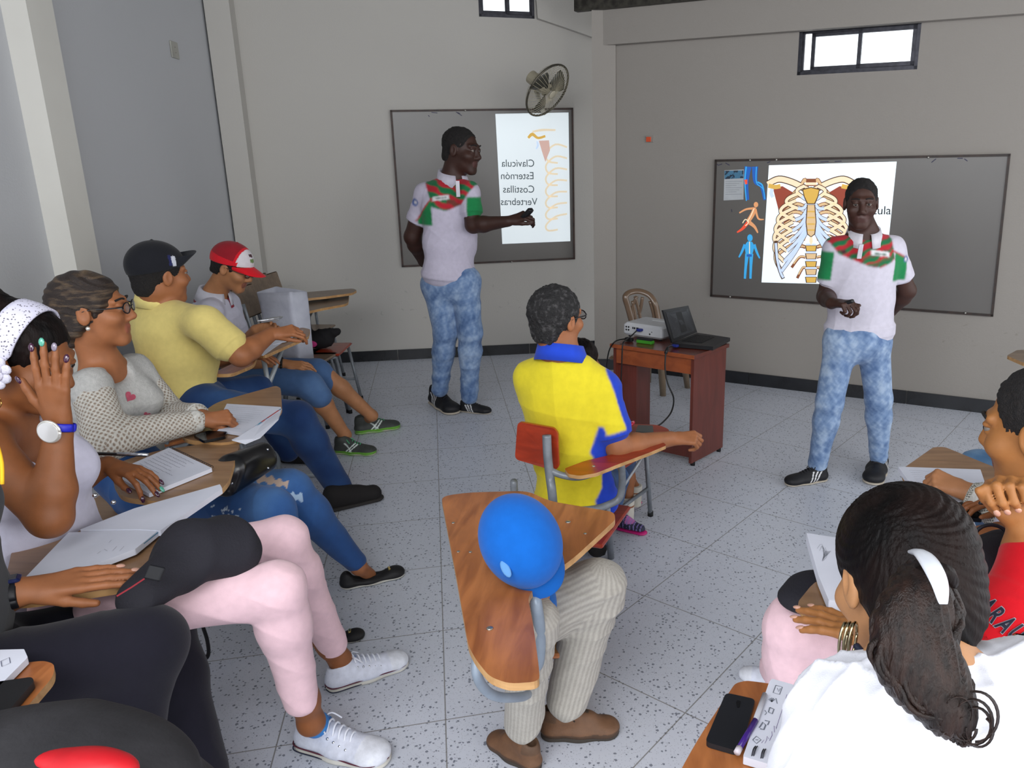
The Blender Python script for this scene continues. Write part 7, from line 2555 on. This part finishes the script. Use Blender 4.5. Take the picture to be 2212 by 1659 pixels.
MB().ribbon([P(252, 1288, 1.47), P(285, 1268, 1.49), P(312, 1250, 1.51)], 0.004, nn).put('red_piping', mat('red_cord', '#8c1f2b', rough=0.7), bb)
MB().tube([P(398, 1325, 1.88), P(400, 1385, 1.90), P(418, 1425, 1.91), P(448, 1418, 1.92), P(448, 1385, 1.94), P(436, 1345, 1.96), P(432, 1310, 1.98)], 0.014, 8, 6, flat=0.25, up=(1, 0, 0)).put('bag_strap', mat('black_webbing', '#131218', rough=0.8), bb, smooth=True)

# dark backpack with a red panel at the lower left
bp_ = thing('backpack', 'dark backpack with a red panel in the lower left corner', 'bag', P(150, 1780, 0.95))
sd = Sdf()
c = P(90, 1680, 1.02)
sd.ell(c, (0.24, 0.14, 0.10), None, 0.05)
sd.ell(c + A(0.02, 0.02, -0.12), (0.26, 0.15, 0.14), None, 0.05)
V, Q, T = sd.mesh(0.008)
V = folds(V, Q, 0.005, 12, 5)
mesh('bag_body', V, Q, mat('charcoal_canvas', '#2a292c', rough=0.85, c2='#201f22', bump=0.2), bp_)
sd = Sdf(); sd.ell(P(215, 1665, 0.90), (0.055, 0.03, 0.028), None, 0.02); sd.ell(P(150, 1640, 0.91), (0.05, 0.02, 0.012), None, 0.02)
V, Q, T = sd.mesh(0.005)
mesh('red_panel', V, Q, mat('red_nylon', '#c01420', rough=0.5, c2='#8e0f18'), bp_)

# ---------------------------------------------------------------- teacher's table, centre
W_top = wood('mahogany_top', '#6a2f22', '#54241b', rough=0.25, coat=0.4)
W_face = wood('cherry_front', '#9a4f28', '#84401f', rough=0.35, coat=0.3)
W_side = wood('mahogany_side', '#6b3127', '#572519', (6, 6, 1), rough=0.35, coat=0.2)
zt = 0.675
k0 = Z(1497, 1018); kr = Z(1561, 992)
fL, fR = P(1318, 748, 4.46), P(1495, 775, 4.10)
fL[2] = fR[2] = zt
fL = Z(1318, 742, zt); fR = Z(1500, 768, zt)
bR = Z(1577, 742, zt); bR = fR + (bR - fR) * 0.98
bLk = fL + (bR - fR)
dx = nrm(fR - fL); dy = nrm(bR - fR); W_ = np.linalg.norm(fR - fL); D_ = np.linalg.norm(bR - fR)
tb = thing('desk', 'small reddish wooden desk carrying a projector and a laptop', 'desk', (fL + bR) / 2 * A(1, 1, 0))
up = A(0, 0, 1)
MB().prism([fL, fR, bR, bLk], -up * 0.022).put('table_top', W_top, tb)
MB().prism([fL - up * 0.0005, fR - up * 0.0005, fR - up * 0.0225, fL - up * 0.0225], -np.cross(up, dx) * 0.003).put('edge_band', W_face, tb)
ins = 0.012
for q, nm in ((0.012, 'side_panel'), (W_ - 0.028, 'side_panel')):
    a = fL + dx * q + dy * 0.015
    MB().prism([a * A(1, 1, 0) + up * 0.02, (a + dx * 0.018) * A(1, 1, 0) + up * 0.02, (a + dx * 0.018 + dy * (D_ - 0.03)) * A(1, 1, 0) + up * 0.02, (a + dy * (D_ - 0.03)) * A(1, 1, 0) + up * 0.02], up * (zt - 0.043)).put(nm, W_side, tb)
    for w_ in (0.03, D_ - 0.06):
        pz = (a + dx * 0.009 + dy * w_) * A(1, 1, 0)
        MB().tube([pz, pz + up * 0.021], 0.014, 10, 0).put('desk_foot', M_foot, tb, smooth=True)
a = fL + dx * 0.03 + dy * 0.02
MB().prism([a - up * 0.022, a + dx * (W_ - 0.058) - up * 0.022, a + dx * (W_ - 0.058) - up * 0.118, a - up * 0.118], dy * 0.016).put('drawer_front', W_face, tb)
a = (fL + dx * 0.03 + dy * 0.05) * A(1, 1, 0)
MB().prism([a + up * 0.04, a + dx * (W_ - 0.058) + up * 0.04, a + dx * (W_ - 0.058) + up * 0.14, a + up * 0.14], dy * 0.016).put('foot_panel', W_side, tb)
MB().prism([a + up * 0.02, a + dx * 0.12 + up * 0.02, a + dx * 0.12 + up * (zt - 0.05), a + up * (zt - 0.05)], dy * 0.016 + A(0, 0, 0)).put('inner_panel', W_side, tb)

# laptop: base on the table, screen opened towards the left
M_lap = mat('laptop_black', '#17181a', rough=0.35, c2='#1d1e21')
lp = thing('laptop', 'open black laptop on the right half of the reddish desk', 'laptop', Z(1510, 745, zt))
lb = [Z(1452, 749, zt + 0.004), Z(1540, 757, zt + 0.004), Z(1577, 737, zt + 0.004), Z(1506, 726, zt + 0.004)]
MB().prism(lb, up * 0.022).put('laptop_base', M_lap, lp)
hinge0, hinge1 = lb[0] + up * 0.024, lb[3] + up * 0.024
tl, tr_ = P(1432, 670, float(hinge0[1]) - 0.03), P(1487, 660, float(hinge1[1]) - 0.03)
nsc = nrm(np.cross(hinge1 - hinge0, tl - hinge0))
if nsc[0] < 0: nsc = -nsc
sc_ = MB().prism([hinge0, hinge1, tr_, tl], -nsc * 0.010).put('laptop_lid', M_lap, lp)
def lerp4(q, s, t): return (q[0] * (1 - s) + q[1] * s) * (1 - t) + (q[3] * (1 - s) + q[2] * s) * t
qq = [hinge0 + nsc * .0008, hinge1 + nsc * .0008, tr_ + nsc * .0008, tl + nsc * .0008]
MB().prism([lerp4(qq, *st) for st in ((0.08, 0.1), (0.92, 0.1), (0.92, 0.92), (0.08, 0.92))], nsc * 0.0006).put('laptop_screen', mat('laptop_display', '#34363a', rough=0.2, emit=0.05, c2='#26282c', nscale=14), sc_)
MB().prism([lerp4(qq, *st) + nsc * 0.0008 for st in ((0.42, 0.18), (0.64, 0.18), (0.64, 0.85), (0.42, 0.85))], nsc * 0.0004).put('display_picture', mat('display_dark', '#17181b', rough=0.3, emit=0.03), sc_)
kb = [lerp4([p + up * 0.0225 for p in lb], s, t) for s, t in ((0.1, 0.2), (0.62, 0.2), (0.62, 0.85), (0.1, 0.85))]
MB().prism(kb, up * 0.0012).put('keyboard', mat('keys_black', '#0d0d0f', rough=0.6, bump=0.6, bscale=90), lp)
MB().box(Z(1461, 746, zt + 0.016) - dy * 0.012, (0.018, 0.012, 0.007), (dx, dy, up), 0.002).put('blue_plug', mat('blue_plug_plastic', '#1c2a78', rough=0.5), lp)

# projector
pj = thing('projector', 'white projector with sockets at its back on the left half of the reddish desk', 'projector', Z(1395, 735, zt))
pa, pb_, pc = Z(1346, 727, zt), Z(1430, 740, zt), Z(1455, 722, zt)
ex = nrm(pb_ - pa); ey = nrm(np.cross(up, ex)); Lx = np.linalg.norm(pb_ - pa); Ly = 0.24
ctr = pa + ex * Lx / 2 + ey * Ly / 2 + up * 0.052
M_pj = mat('projector_white', '#c2c3c6', rough=0.4, c2='#b7b8bc')
MB().box(ctr, (Lx / 2, Ly / 2, 0.040), (ex, ey, up), 0.014).put('projector_case', M_pj, pj)
MB().box(ctr + up * 0.0405 + ex * 0.02 + ey * 0.05, (0.05, 0.02, 0.002), (ex, ey, up), 0.001).put('lens_slider', mat('slider_white', '#d3d4d6', rough=0.3), pj)
fr_ = pa + up * 0.05
for (s_, z_, r_) in ((0.025, 0.01, 0.006), (0.042, 0.01, 0.006), (0.025, -0.008, 0.006), (0.042, -0.008, 0.006), (0.20, -0.016, 0.005), (0.215, -0.002, 0.003)):
    MB().tube([pa + ex * s_ + up * (0.056 + z_) - ey * 0.0015, pa + ex * s_ + up * (0.056 + z_) + ey * 0.002], r_, 10, 0).put('socket', mat('socket_black', '#141416', rough=0.5), pj, smooth=True)
for (s_, w_) in ((0.075, 0.004), (0.088, 0.005), (0.11, 0.009)):
    MB().box(pa + ex * s_ + up * 0.064, (w_, 0.0016, 0.006), (ex, ey, up)).put('socket', mat('socket_black'), pj)
for s_ in (0.03, Lx - 0.03):
    for t_ in (0.03, Ly - 0.03):
        MB().tube([pa + ex * s_ + ey * t_ + up * 0.001, pa + ex * s_ + ey * t_ + up * 0.014], 0.008, 8, 0).put('projector_foot', M_foot, pj, smooth=True)
MB().box(pa + ex * 0.135 + up * 0.060 - ey * 0.014, (0.016, 0.016, 0.008), (ex, ey, up), 0.003).put('blue_plug', mat('blue_plug_plastic'), pj)

er = thing('board_eraser', 'green board eraser with a black felt top in front of the projector', 'eraser', Z(1394, 742, zt))
ce = Z(1394, 742, zt)
MB().box(ce + up * 0.011, (0.052, 0.018, 0.010), (dx, dy, up), 0.003).put('eraser_body', mat('lime_plastic', '#3d8f27', rough=0.5), er)
MB().box(ce + up * 0.027, (0.050, 0.017, 0.006), (dx, dy, up), 0.003).put('eraser_felt', mat('felt_black', '#1b1c20', rough=0.95), er)

M_cable = mat('cable_black', '#101012', rough=0.5)
plug0 = pa + ex * 0.125 + up * 0.058 - ey * 0.03
cb = MB().tube([plug0, P(1362, 727, plug0[1] - 0.03), P(1352, 735, 4.42), P(1345, 745, 4.37), P(1343, 790, 4.36), P(1341, 840, 4.36), P(1342, 890, 4.34), Z(1345, 930, 0.08)], 0.0042, 7, 8).put('video_cable', M_cable, smooth=True)
tag(cb, 'black cable running from the projector down the front of the desk', 'cable')
cb = MB().tube([Z(1366, 731, zt + 0.012), Z(1350, 732, zt + 0.012), P(1330, 737, 4.44), P(1318, 752, 4.46), P(1312, 775, 4.50), P(1310, 800, 4.6), P(1308, 840, 4.7), Z(1308, 925, 0.01)], 0.0042, 7, 8).put('power_cable', M_cable, smooth=True)
tag(cb, 'black cable dropping past the left end of the reddish desk', 'cable')
MB().box(Z(1359, 733, zt + 0.014), (0.026, 0.014, 0.011), (ex, ey, up), 0.004).put('cable_joint', M_cable, cb)
cb = MB().tube([Z(1455, 747, zt + 0.016) - dy * 0.01, P(1443, 750, 4.20), P(1438, 765, 4.16), P(1437, 800, 4.14), P(1443, 830, 4.12), P(1455, 860, 4.08), P(1450, 890, 4.0), P(1432, 912, 3.86), P(1417, 922, 3.74)], 0.0045, 7, 8).put('video_cable', M_cable, smooth=True)
tag(cb, 'black cable looping from the laptop down through the open front of the desk', 'cable')
MB().tube([P(1442, 752, 4.19), P(1438, 763, 4.16)], 0.010, 8, 0).put('cable_bead', M_cable, cb, smooth=True)

# plastic chair behind the desk
M_pc = mat('brown_plastic', '#6d5846', rough=0.25, c2='#64503f', coat=0.4)
y0 = 5.42
pc_ = thing('plastic_chair', 'brown plastic chair with a rounded slatted back behind the reddish desk', 'chair', P(1400, 700, y0) * A(1, 1, 0))
def pcp(u, v, dy_=0.0): return P(u, v, y0 + dy_)
MB().tube([pcp(1368, 705), pcp(1357, 665), pcp(1351, 642), pcp(1360, 632, 0.02), pcp(1380, 629, 0.03), pcp(1402, 637, 0.02), pcp(1415, 655), pcp(1421, 680), pcp(1426, 708)], 0.022, 10, 8, flat=0.5, up=(0, 1, 0)).put('back_frame', M_pc, pc_, smooth=True)
for pts in ([(1366, 650), (1372, 680), (1376, 708)], [(1372, 640), (1382, 680), (1386, 708)], [(1388, 642), (1384, 665), (1380, 680)], [(1376, 640), (1366, 665), (1368, 690)], [(1404, 650), (1412, 680), (1415, 708)]):
    MB().tube([pcp(u, v, 0.005) for u, v in pts], 0.012, 8, 4, flat=0.5, up=(0, 1, 0)).put('back_slat', M_pc, pc_, smooth=True)
sc0 = P(1400, 745, y0 - 0.22); sc0[2] = 0.43
MB().box(sc0, (0.21, 0.21, 0.014), (A(.9, -.4, 0) / np.linalg.norm(A(.9, -.4, 0)), nrm(A(.4, .9, 0)), up), 0.012).put('seat', M_pc, pc_)
for (u, v, sx_, sy_) in ((1432, 855, 0.15, -0.2), (1400, 826, -0.2, -0.1), (1485, 838, 0.25, 0.1), (1375, 815, -0.15, 0.2)):
    ft = Z(u, v)
    topp = sc0 + (ft - sc0 * A(1, 1, 0)) * A(0.8, 0.8, 0)
    MB().tube([ft, A(topp[0], topp[1], 0.42)], lambda t: 0.024 + 0.012 * t, 8, 4, flat=0.7).put('leg', mat('tan_plastic', '#8a7863', rough=0.3), pc_, smooth=True)

# yellow man's chair: red backrest, grey frame, red writing arm
yc = thing('tablet_arm_chair', 'school chair with a red varnished backrest and writing arm under the bright yellow polo', 'chair', Z(1230, 1240))
br = [P(1118, 911, 2.76), P(1196, 925, 2.70), P(1205, 936, 2.70), P(1208, 1008, 2.70), P(1198, 1017, 2.70), P(1112, 992, 2.76)]
MB().prism(round_poly(br, 0.02), nrm(A(0.2, 0.97, 0)) * 0.014).put('backrest', W_red, yc)
MB().tube([Z(1205, 1235, 0.0), P(1195, 1090, 2.66), P(1188, 1030, 2.66), P(1183, 985, 2.67), P(1181, 940, 2.68)], 0.017, 12, 6).put('rear_leg', M_tube, yc, smooth=True)
MB().tube([P(1187, 1015, 2.665), P(1212, 1026, 2.66), P(1250, 1031, 2.66), P(1290, 1020, 2.72), P(1320, 1010, 2.78)], 0.013, 10, 6).put('arm_rail', M_tube, yc, smooth=True)
MB().tube([P(1342, 1002, 2.78), P(1344, 1040, 2.80), P(1338, 1075, 2.80), P(1315, 1090, 2.78), P(1280, 1100, 2.74), P(1205, 1105, 2.66)], 0.015, 10, 6).put('side_rail', M_tube, yc, smooth=True)
MB().tube([P(1395, 975, 2.98), P(1340, 1062, 2.86)], 0.006, 8, 0).put('brace_rod', M_tubel, yc, smooth=True)
MB().tube([P(1310, 1092, 2.78), Z(1320, 1205, 0.0)], 0.015, 10, 0).put('front_leg', M_tube, yc, smooth=True)
MB().tube([P(1110, 1040, 2.85), Z(1115, 1190, 0.0)], 0.015, 10, 0).put('rear_leg', M_tube, yc, smooth=True)
sp_ = P(1240, 1105, 2.92)
MB().box(A(sp_[0], sp_[1] - 0.02, 0.40 if False else float(sp_[2]) - 0.03), (0.19, 0.19, 0.009), (nrm(A(0.95, -0.3, 0)), nrm(A(0.3, 0.95, 0)), up), 0.006).put('seat', W_red, yc)
zb_ = 0.60
tpoly = [(1219, 1012), (1262, 996), (1345, 976), (1400, 964), (1432, 955), (1440, 962), (1402, 978), (1330, 1005), (1288, 1022), (1252, 1028), (1228, 1024)]
slab('writing_arm', tpoly, zb_, 0.014, W_red, yc, 0.012, W_edge)
MB().ball(Z(1282, 1007, zb_), A(0.007, 0.007, 0.003)).put('screw_head', mat('screw_steel'), yc, smooth=True)

# chair of the hidden person and what lies on its tablet
tablet_chair('school chair mostly hidden in front of the yellow polo', A(*P(1290, 1000, 3.42)[:2], 0), (0.5, 0.85), [(1318, 935), (1355, 915), (1425, 918), (1450, 930), (1415, 950), (1340, 955)], 0.56, W_red, side=1, support=False, back=False, seatz=0.36)
ph = slab('phone', [(1373, 932), (1378, 918), (1410, 919), (1412, 934)], 0.585, 0.022, mat('phone_grey', '#4b4f4e', rough=0.3), r=0.004)
tag(ph, 'small grey device lying on the writing arm beyond the outstretched arm', 'phone')
o = MB().tube([Z(1348, 925, 0.575), Z(1362, 918, 0.60), Z(1368, 912, 0.60)], 0.009, 8, 4).put('pen_case', mat('red_gloss', '#b51b34', rough=0.2, c2='#d8a0a8', nscale=60, contrast=(0.6, 0.62)), smooth=True)
tag(o, 'small shiny red case beside the grey device beyond the yellow polo', 'case')

# ---------------------------------------------------------------- big wooden tablet desk in the foreground
zd = 0.69
wd = thing('tablet_arm_chair', 'large orange wooden tablet desk on bent grey tubes in the middle foreground', 'chair', Z(1150, 1560))
poly = [(953, 1072), (1010, 1064), (1140, 1060), (1185, 1082), (1326, 1106), (1330, 1122), (1240, 1205), (1160, 1262), (1140, 1290), (1152, 1350), (1164, 1440), (1166, 1472), (1100, 1477), (1058, 1462), (1028, 1425), (1012, 1395), (985, 1240)]
tb_ = slab('writing_tablet', poly, zd, 0.018, W_orange, wd, 0.045, W_edge)
for (u, v) in ((1062, 1107), (1227, 1128), (1058, 1358), (979, 1130), (1264, 1153), (1208, 1194), (990, 1192), (1016, 1193), (1188, 1193)):
    MB().ball(Z(u, v, zd) + up * 0.001, A(0.008, 0.008, 0.003) * (1 if v in (1107, 1128, 1358) else 0.6), 12, 6).put('screw_head', mat('screw_steel'), tb_, smooth=True)
M_bt = mat('blue_grey_steel', '#8d99a6', rough=0.38, metal=0.15, c2='#7f8b98', nscale=14)
MB().tube([Z(1152, 1258, zd - 0.025), P(1158, 1300, 1.66), P(1166, 1360, 1.66), P(1166, 1410, 1.67), P(1160, 1438, 1.68), P(1138, 1448, 1.69), P(1120, 1440, 1.72)], 0.0145, 12, 7).put('tablet_support', M_bt, wd, smooth=True)
MB().tube([Z(1030, 1420, zd - 0.03), P(1030, 1455, 1.42), P(1042, 1482, 1.45), P(1062, 1500, 1.48), P(1090, 1507, 1.52), P(1128, 1505, 1.62), P(1140, 1500, 1.72)], 0.0115, 12, 7).put('tablet_support', M_bt, wd, smooth=True)
sc2 = P(1125, 1395, 2.02)
for q in ((-0.01, 0.1), (0.15, 0.15), (0.02, -0.1)):
    p_ = A(sc2[0] + q[0], sc2[1] + q[1], 0)
    MB().tube([p_, p_ * A(1, 1, 0) + A(0, 0, 0.31)], 0.013, 8, 0).put('leg', M_bt, wd, smooth=True)
MB().box(A(sc2[0] + 0.05, sc2[1] + 0.06, 0.315), (0.13, 0.16, 0.009), None, 0.006).put('seat', W_orange, wd)

# ---------------------------------------------------------------- wall fan near the corner
fn = nrm(A(0.70, -0.42, -0.57))
fc = P(1183, 196, 6.25)
R_ = 0.215
d_, s_, u_ = frame_from(fn, (0, 0, 1))
fan = thing('wall_fan', 'oval looking metal fan tilted down on the wall beside the corner column', 'fan', fc + A(0, 0, -0.25))
M_cage = mat('fan_cage', '#b9b199', rough=0.4, metal=0.3)
cg = MB()
for k_ in range(44):
    a = 2 * math.pi * k_ / 44
    e = math.cos(a) * s_ + math.sin(a) * u_
    cg.tube([fc + fn * 0.055 + e * 0.03, fc + fn * 0.05 + e * R_ * 0.6, fc + fn * 0.02 + e * R_ * 0.94, fc + e * R_], 0.0014, 4, 3)
cg.put('cage_wires', M_cage, fan, smooth=True)
cg = MB()
for k_ in range(44):
    a = 2 * math.pi * k_ / 44
    e = math.cos(a) * s_ + math.sin(a) * u_
    cg.tube([fc - fn * 0.09 + e * 0.05, fc - fn * 0.07 + e * R_ * 0.6, fc - fn * 0.03 + e * R_ * 0.94, fc + e * R_], 0.0014, 4, 3)
cg.put('cage_wires', M_cage, fan, smooth=True)
MB().tube([fc + R_ * (math.cos(a) * s_ + math.sin(a) * u_) for a in np.linspace(0, 2 * math.pi, 40)], 0.008, 8, 0).put('cage_rim', mat('fan_rim', '#5b564a', rough=0.4, metal=0.4, c2='#3d3a33'), fan, smooth=True)
MB().ball(fc + fn * 0.055, A(0.035, 0.035, 0.01), ax=np.stack([s_, u_, fn])).put('fan_badge', mat('fan_badge_grey', '#a8a290', rough=0.4), fan, smooth=True)
for k_ in range(3):
    a = 2 * math.pi * k_ / 3 + 0.4
    pts = []
    for rr in (0.03, 0.09, 0.15, 0.185):
        w_ = 0.35 + 0.55 * math.sin(rr / 0.19 * 2.4)
        pts.append((rr, w_))
    vv = []; ff = []
    for (rr, w_) in pts:
        for j in range(6):
            b_ = a + (j / 5 - 0.5) * w_ * 1.3
            vv.append(fc - fn * 0.01 + fn * (j / 5 - 0.5) * 0.035 + rr * (math.cos(b_) * s_ + math.sin(b_) * u_))
    for i in range(3):
        for j in range(5): ff.append((i * 6 + j, i * 6 + j + 1, (i + 1) * 6 + j + 1, (i + 1) * 6 + j))
    o = mesh('fan_blade', np.array(vv), ff, mat('fan_blade_dark', '#3f3f38', rough=0.4), fan)
    md = o.modifiers.new('t', 'SOLIDIFY'); md.thickness = 0.003
MB().tube([fc - fn * 0.01, fc - fn * 0.19], 0.052, 16, 0).put('fan_motor', mat('motor_beige', '#a39c88', rough=0.4), fan, smooth=False)
wp = onplane(1140, 205, BL, nA)
wp = A(wp[0], wp[1], fc[2] - 0.05)
MB().tube([fc - fn * 0.14, fc - fn * 0.14 + A(0, 0.1, -0.08), A(fc[0] - 0.10, wp[1] - 0.2, fc[2] - 0.1), A(fc[0] - 0.12, (BL + dA * 0)[1] + 0.55, fc[2] - 0.1)], 0.02, 10, 5).put('wall_bracket', mat('motor_beige'), fan, smooth=True)

# ---------------------------------------------------------------- right foreground
tablet_chair('wooden tablet chair at the bottom right holding a black phone and a spiral notebook', A(0.42, 0.62, 0), (0.2, 0.95), [(1440, 1720), (1505, 1600), (1588, 1476), (1612, 1470), (1660, 1476), (1780, 1500), (1800, 1760)], 0.735, W_orange, side=-1, support=False)
ph = thing('phone', 'black smartphone lying face down on the wooden tablet at the bottom right', 'phone', Z(1575, 1560, 0.736))
slab('phone_body', [(1523, 1602), (1568, 1496), (1632, 1510), (1604, 1606), (1592, 1622)], 0.746, 0.010, mat('phone_slate', '#24252a', rough=0.3, metal=0.3), ph, 0.010)
slab('camera_window', [(1590, 1518), (1592, 1512), (1600, 1514), (1598, 1528), (1592, 1528)], 0.7468, 0.001, mat('black_gloss', '#0f0f12', rough=0.12), ph, 0.002)
pn = thing('pen', 'purple and clear pen lying against the spiral notebook at the bottom right', 'pen', Z(1615, 1580, 0.746))
MB().tube([Z(1596, 1618, 0.753), Z(1632, 1556, 0.757)], 0.0055, 8, 0).put('barrel', mat('purple_plastic', '#3d1f7a', rough=0.25), pn, smooth=True)
MB().tube([Z(1632, 1556, 0.757), Z(1652, 1500, 0.76)], 0.005, 8, 0).put('clear_tube', mat('clear_grey', '#b0b0b8', rough=0.2), pn, smooth=True)
MB().tube([Z(1592, 1626, 0.753), Z(1597, 1616, 0.753)], 0.006, 8, 0).put('pen_cap', mat('white_plastic', '#cfc7cf', rough=0.3), pn, smooth=True)
nb = thing('notebook', 'white spiral notebook with small grey printed emblems beside the black smartphone', 'notebook', Z(1665, 1560, 0.737))
page('page_block', [(1605, 1634), (1662, 1472), (1668, 1466), (1790, 1500), (1760, 1680)], 0.752, 0.015, nb)
M_print = mat('print_grey2', '#6f7480', rough=0.7)
mb = MB()
def zz(u, v): return Z(u, v, 0.7528)
mb.ribbon([zz(1676, 1480), zz(1690, 1484), zz(1684, 1500), zz(1670, 1496), zz(1676, 1480)], 0.0016, up)
mb.ribbon([zz(1679, 1486), zz(1682, 1494), zz(1686, 1487)], 0.0012, up)
for i_ in range(5):
    a = 0.6 + i_ * 0.5
    mb.ribbon([zz(1667, 1516), zz(1667 - 8 * math.cos(a), 1514 - 7 * math.sin(a))], 0.0016, up)
mb.ribbon([zz(1676, 1508), zz(1679, 1520)], 0.0014, up)
mb.ribbon([zz(1663, 1528), zz(1672, 1532), zz(1668, 1542), zz(1660, 1538), zz(1663, 1528)], 0.0022, up)
mb.ribbon([zz(1652, 1534), zz(1656, 1540), zz(1652, 1544)], 0.0014, up)
mb.ribbon([zz(1640, 1572), zz(1648, 1560), zz(1654, 1566), zz(1650, 1576), zz(1642, 1574)], 0.0026, up)
mb.ribbon([zz(1652, 1556), zz(1662, 1558), zz(1658, 1566)], 0.0022, up)
mb.ribbon([zz(1626, 1598), zz(1634, 1590), zz(1644, 1598), zz(1634, 1606), zz(1626, 1598)], 0.0016, up)
mb.ribbon([zz(1632, 1598), zz(1638, 1598)], 0.0016, up)
mb.put('printed_emblem', M_print, nb)
mb = MB()
mb.ribbon([zz(1645, 1605), zz(1650, 1598), zz(1652, 1606), zz(1656, 1598), zz(1657, 1590), zz(1661, 1596)], 0.0008, up)
mb.ribbon([zz(1662, 1600), zz(1668, 1588), zz(1667, 1580), zz(1673, 1582), zz(1672, 1568), zz(1678, 1572)], 0.0008, up)
mb.ribbon([zz(1700, 1500), zz(1676, 1575)], 0.0007, up)
mb.put('handwriting', mat('purple_ink', '#6e5a8a', rough=0.7), nb)
for (a, b) in (((1632, 1612), (1622, 1640)), ((1650, 1618), (1642, 1645))):
    for k_ in (0, 4):
        p0, p1 = Z(a[0] + k_, a[1], 0.756), Z(b[0] + k_, b[1], 0.748)
        MB().tube([p0, (p0 + p1) / 2 + up * 0.006, p1], 0.0012, 6, 4).put('binding_ring', mat('dark_wire', '#3a3b42', rough=0.3, metal=0.8), nb, smooth=True)

tablet_chair('wooden tablet chair with an upturned white pad, half hidden by the black ponytail', A(0.95, 1.42, 0), (0.2, 0.95), [(1722, 1302), (1766, 1248), (1880, 1235), (1990, 1240), (2010, 1420), (1880, 1400), (1790, 1335), (1735, 1322)], 0.745, W_old, side=1, support=False)
nb = thing('notebook', 'thick white pad with a faint pencil drawing left of the black ponytail', 'notebook', Z(1790, 1230, 0.747))
page('page_block', [(1742, 1151), (1800, 1160), (1880, 1172), (1900, 1310), (1790, 1296), (1768, 1243)], 0.776, 0.025, nb)
mb = MB()
for k_ in range(7):
    mb.ribbon(smooth_path([Z(1765 + k_ * 3 + 3 * math.sin(k_), 1185 + 5 * math.sin(k_ * 2.0), 0.7768), Z(1775 + k_ * 2, 1175 + k_ * 4, 0.7768), Z(1782 - k_, 1200 + k_ * 2, 0.7768), Z(1795 - k_ * 2, 1190, 0.7768)], 4), 0.0006, up)
mb.put('pencil_drawing', M_pencil, nb)
sd = Sdf(); sd.ell(Z(1745, 1290, 0.66), (0.075, 0.06, 0.035), None, 0); sd.ell(Z(1765, 1262, 0.67), (0.07, 0.05, 0.03), None, 0.03)
V, Q, T = sd.mesh(0.006)
o = mesh('black_bag', V, Q, mat('black_canvas', '#1d1c24', rough=0.85, bump=0.2, bscale=200)); tag(o, 'black bag peeping out under the wooden tablet left of the ponytail', 'bag')

tablet_chair('wooden tablet chair with scratched corner in front of the right crochet sleeve', A(1.75, 2.25, 0), (-0.9, 0.3), [(1945, 1016), (2016, 966), (2040, 965), (2150, 1010), (2290, 1050), (2290, 1075), (2140, 1085), (1985, 1095)], 0.735, W_old, side=1, support=False)
nb = thing('notebook', 'open notebook with handwriting under the right crochet sleeve', 'notebook', Z(2040, 1060, 0.737))
page('page_block', [(1940, 1008), (2118, 1014), (2140, 1080), (2060, 1095), (1992, 1080)], 0.752, 0.015, nb)
ink_lines(nb, [Z(u, v, 0.7533) for u, v in ((1955, 1012), (2060, 1016), (2090, 1085), (2000, 1078))], 13, M_pencil, seed=8)
ph = slab('phone', [(2040, 1092), (2080, 1083), (2120, 1110), (2122, 1120), (2090, 1118)], 0.752, 0.012, mat('black_gloss', '#0f0f12', rough=0.12), r=0.006)
tag(ph, 'black phone lying below the right crochet sleeve', 'phone')
nb2 = slab('paper_sheet', [(2060, 1150), (2068, 1112), (2105, 1128), (2125, 1180), (2085, 1190)], 0.757, 0.002, M_paper, r=0.002)
tag(nb2, 'white sheet under the hand with the dark painted nail, right of the black hair', 'paper')
# tip of another chair's tablet at the right edge
tablet_chair('greyish tablet chair whose pointed tip enters the frame at the right edge', A(2.6, 3.75, 0), (-0.9, -0.2), [(2175, 768), (2197, 756), (2330, 752), (2340, 800), (2212, 784)], 0.77, W_grey, side=1, support=True, r=0.015)
# black bag with a handle ring beside the red shirt
bg = thing('handbag', 'black bag with a round handle between the ponytail and the red shirt', 'bag', P(2140, 1260, 1.55))
sd = Sdf(); sd.cap(P(2105, 1225, 1.55), 0.06, P(2165, 1195, 1.60), 0.055, 0.03); sd.cap(P(2115, 1290, 1.5), 0.07, P(2180, 1290, 1.55), 0.07, 0.05)
V, Q, T = sd.mesh(0.006)
mesh('bag_body', V, Q, mat('black_canvas'), bg)
MB().tube([P(2142, 1165, 1.56) + A(0.040 * math.cos(t), 0.012 * math.sin(t), 0.030 * math.sin(t)) for t in np.linspace(0, 6.28, 22)], 0.0045, 8, 0, flat=1).put('bag_handle', mat('black_plastic', '#22252c', rough=0.35), bg, smooth=True)
import time as _t
for f in (instructor_right, instructor_left, redcap, blackcap, glasses_woman, headband_woman, dark_man, bluecap, yellow_man, hidden_child, ponytail_woman, red_man, crochet_right, pink_right):
    t0 = _t.time(); f(); print(f.__name__, round(_t.time() - t0, 1))
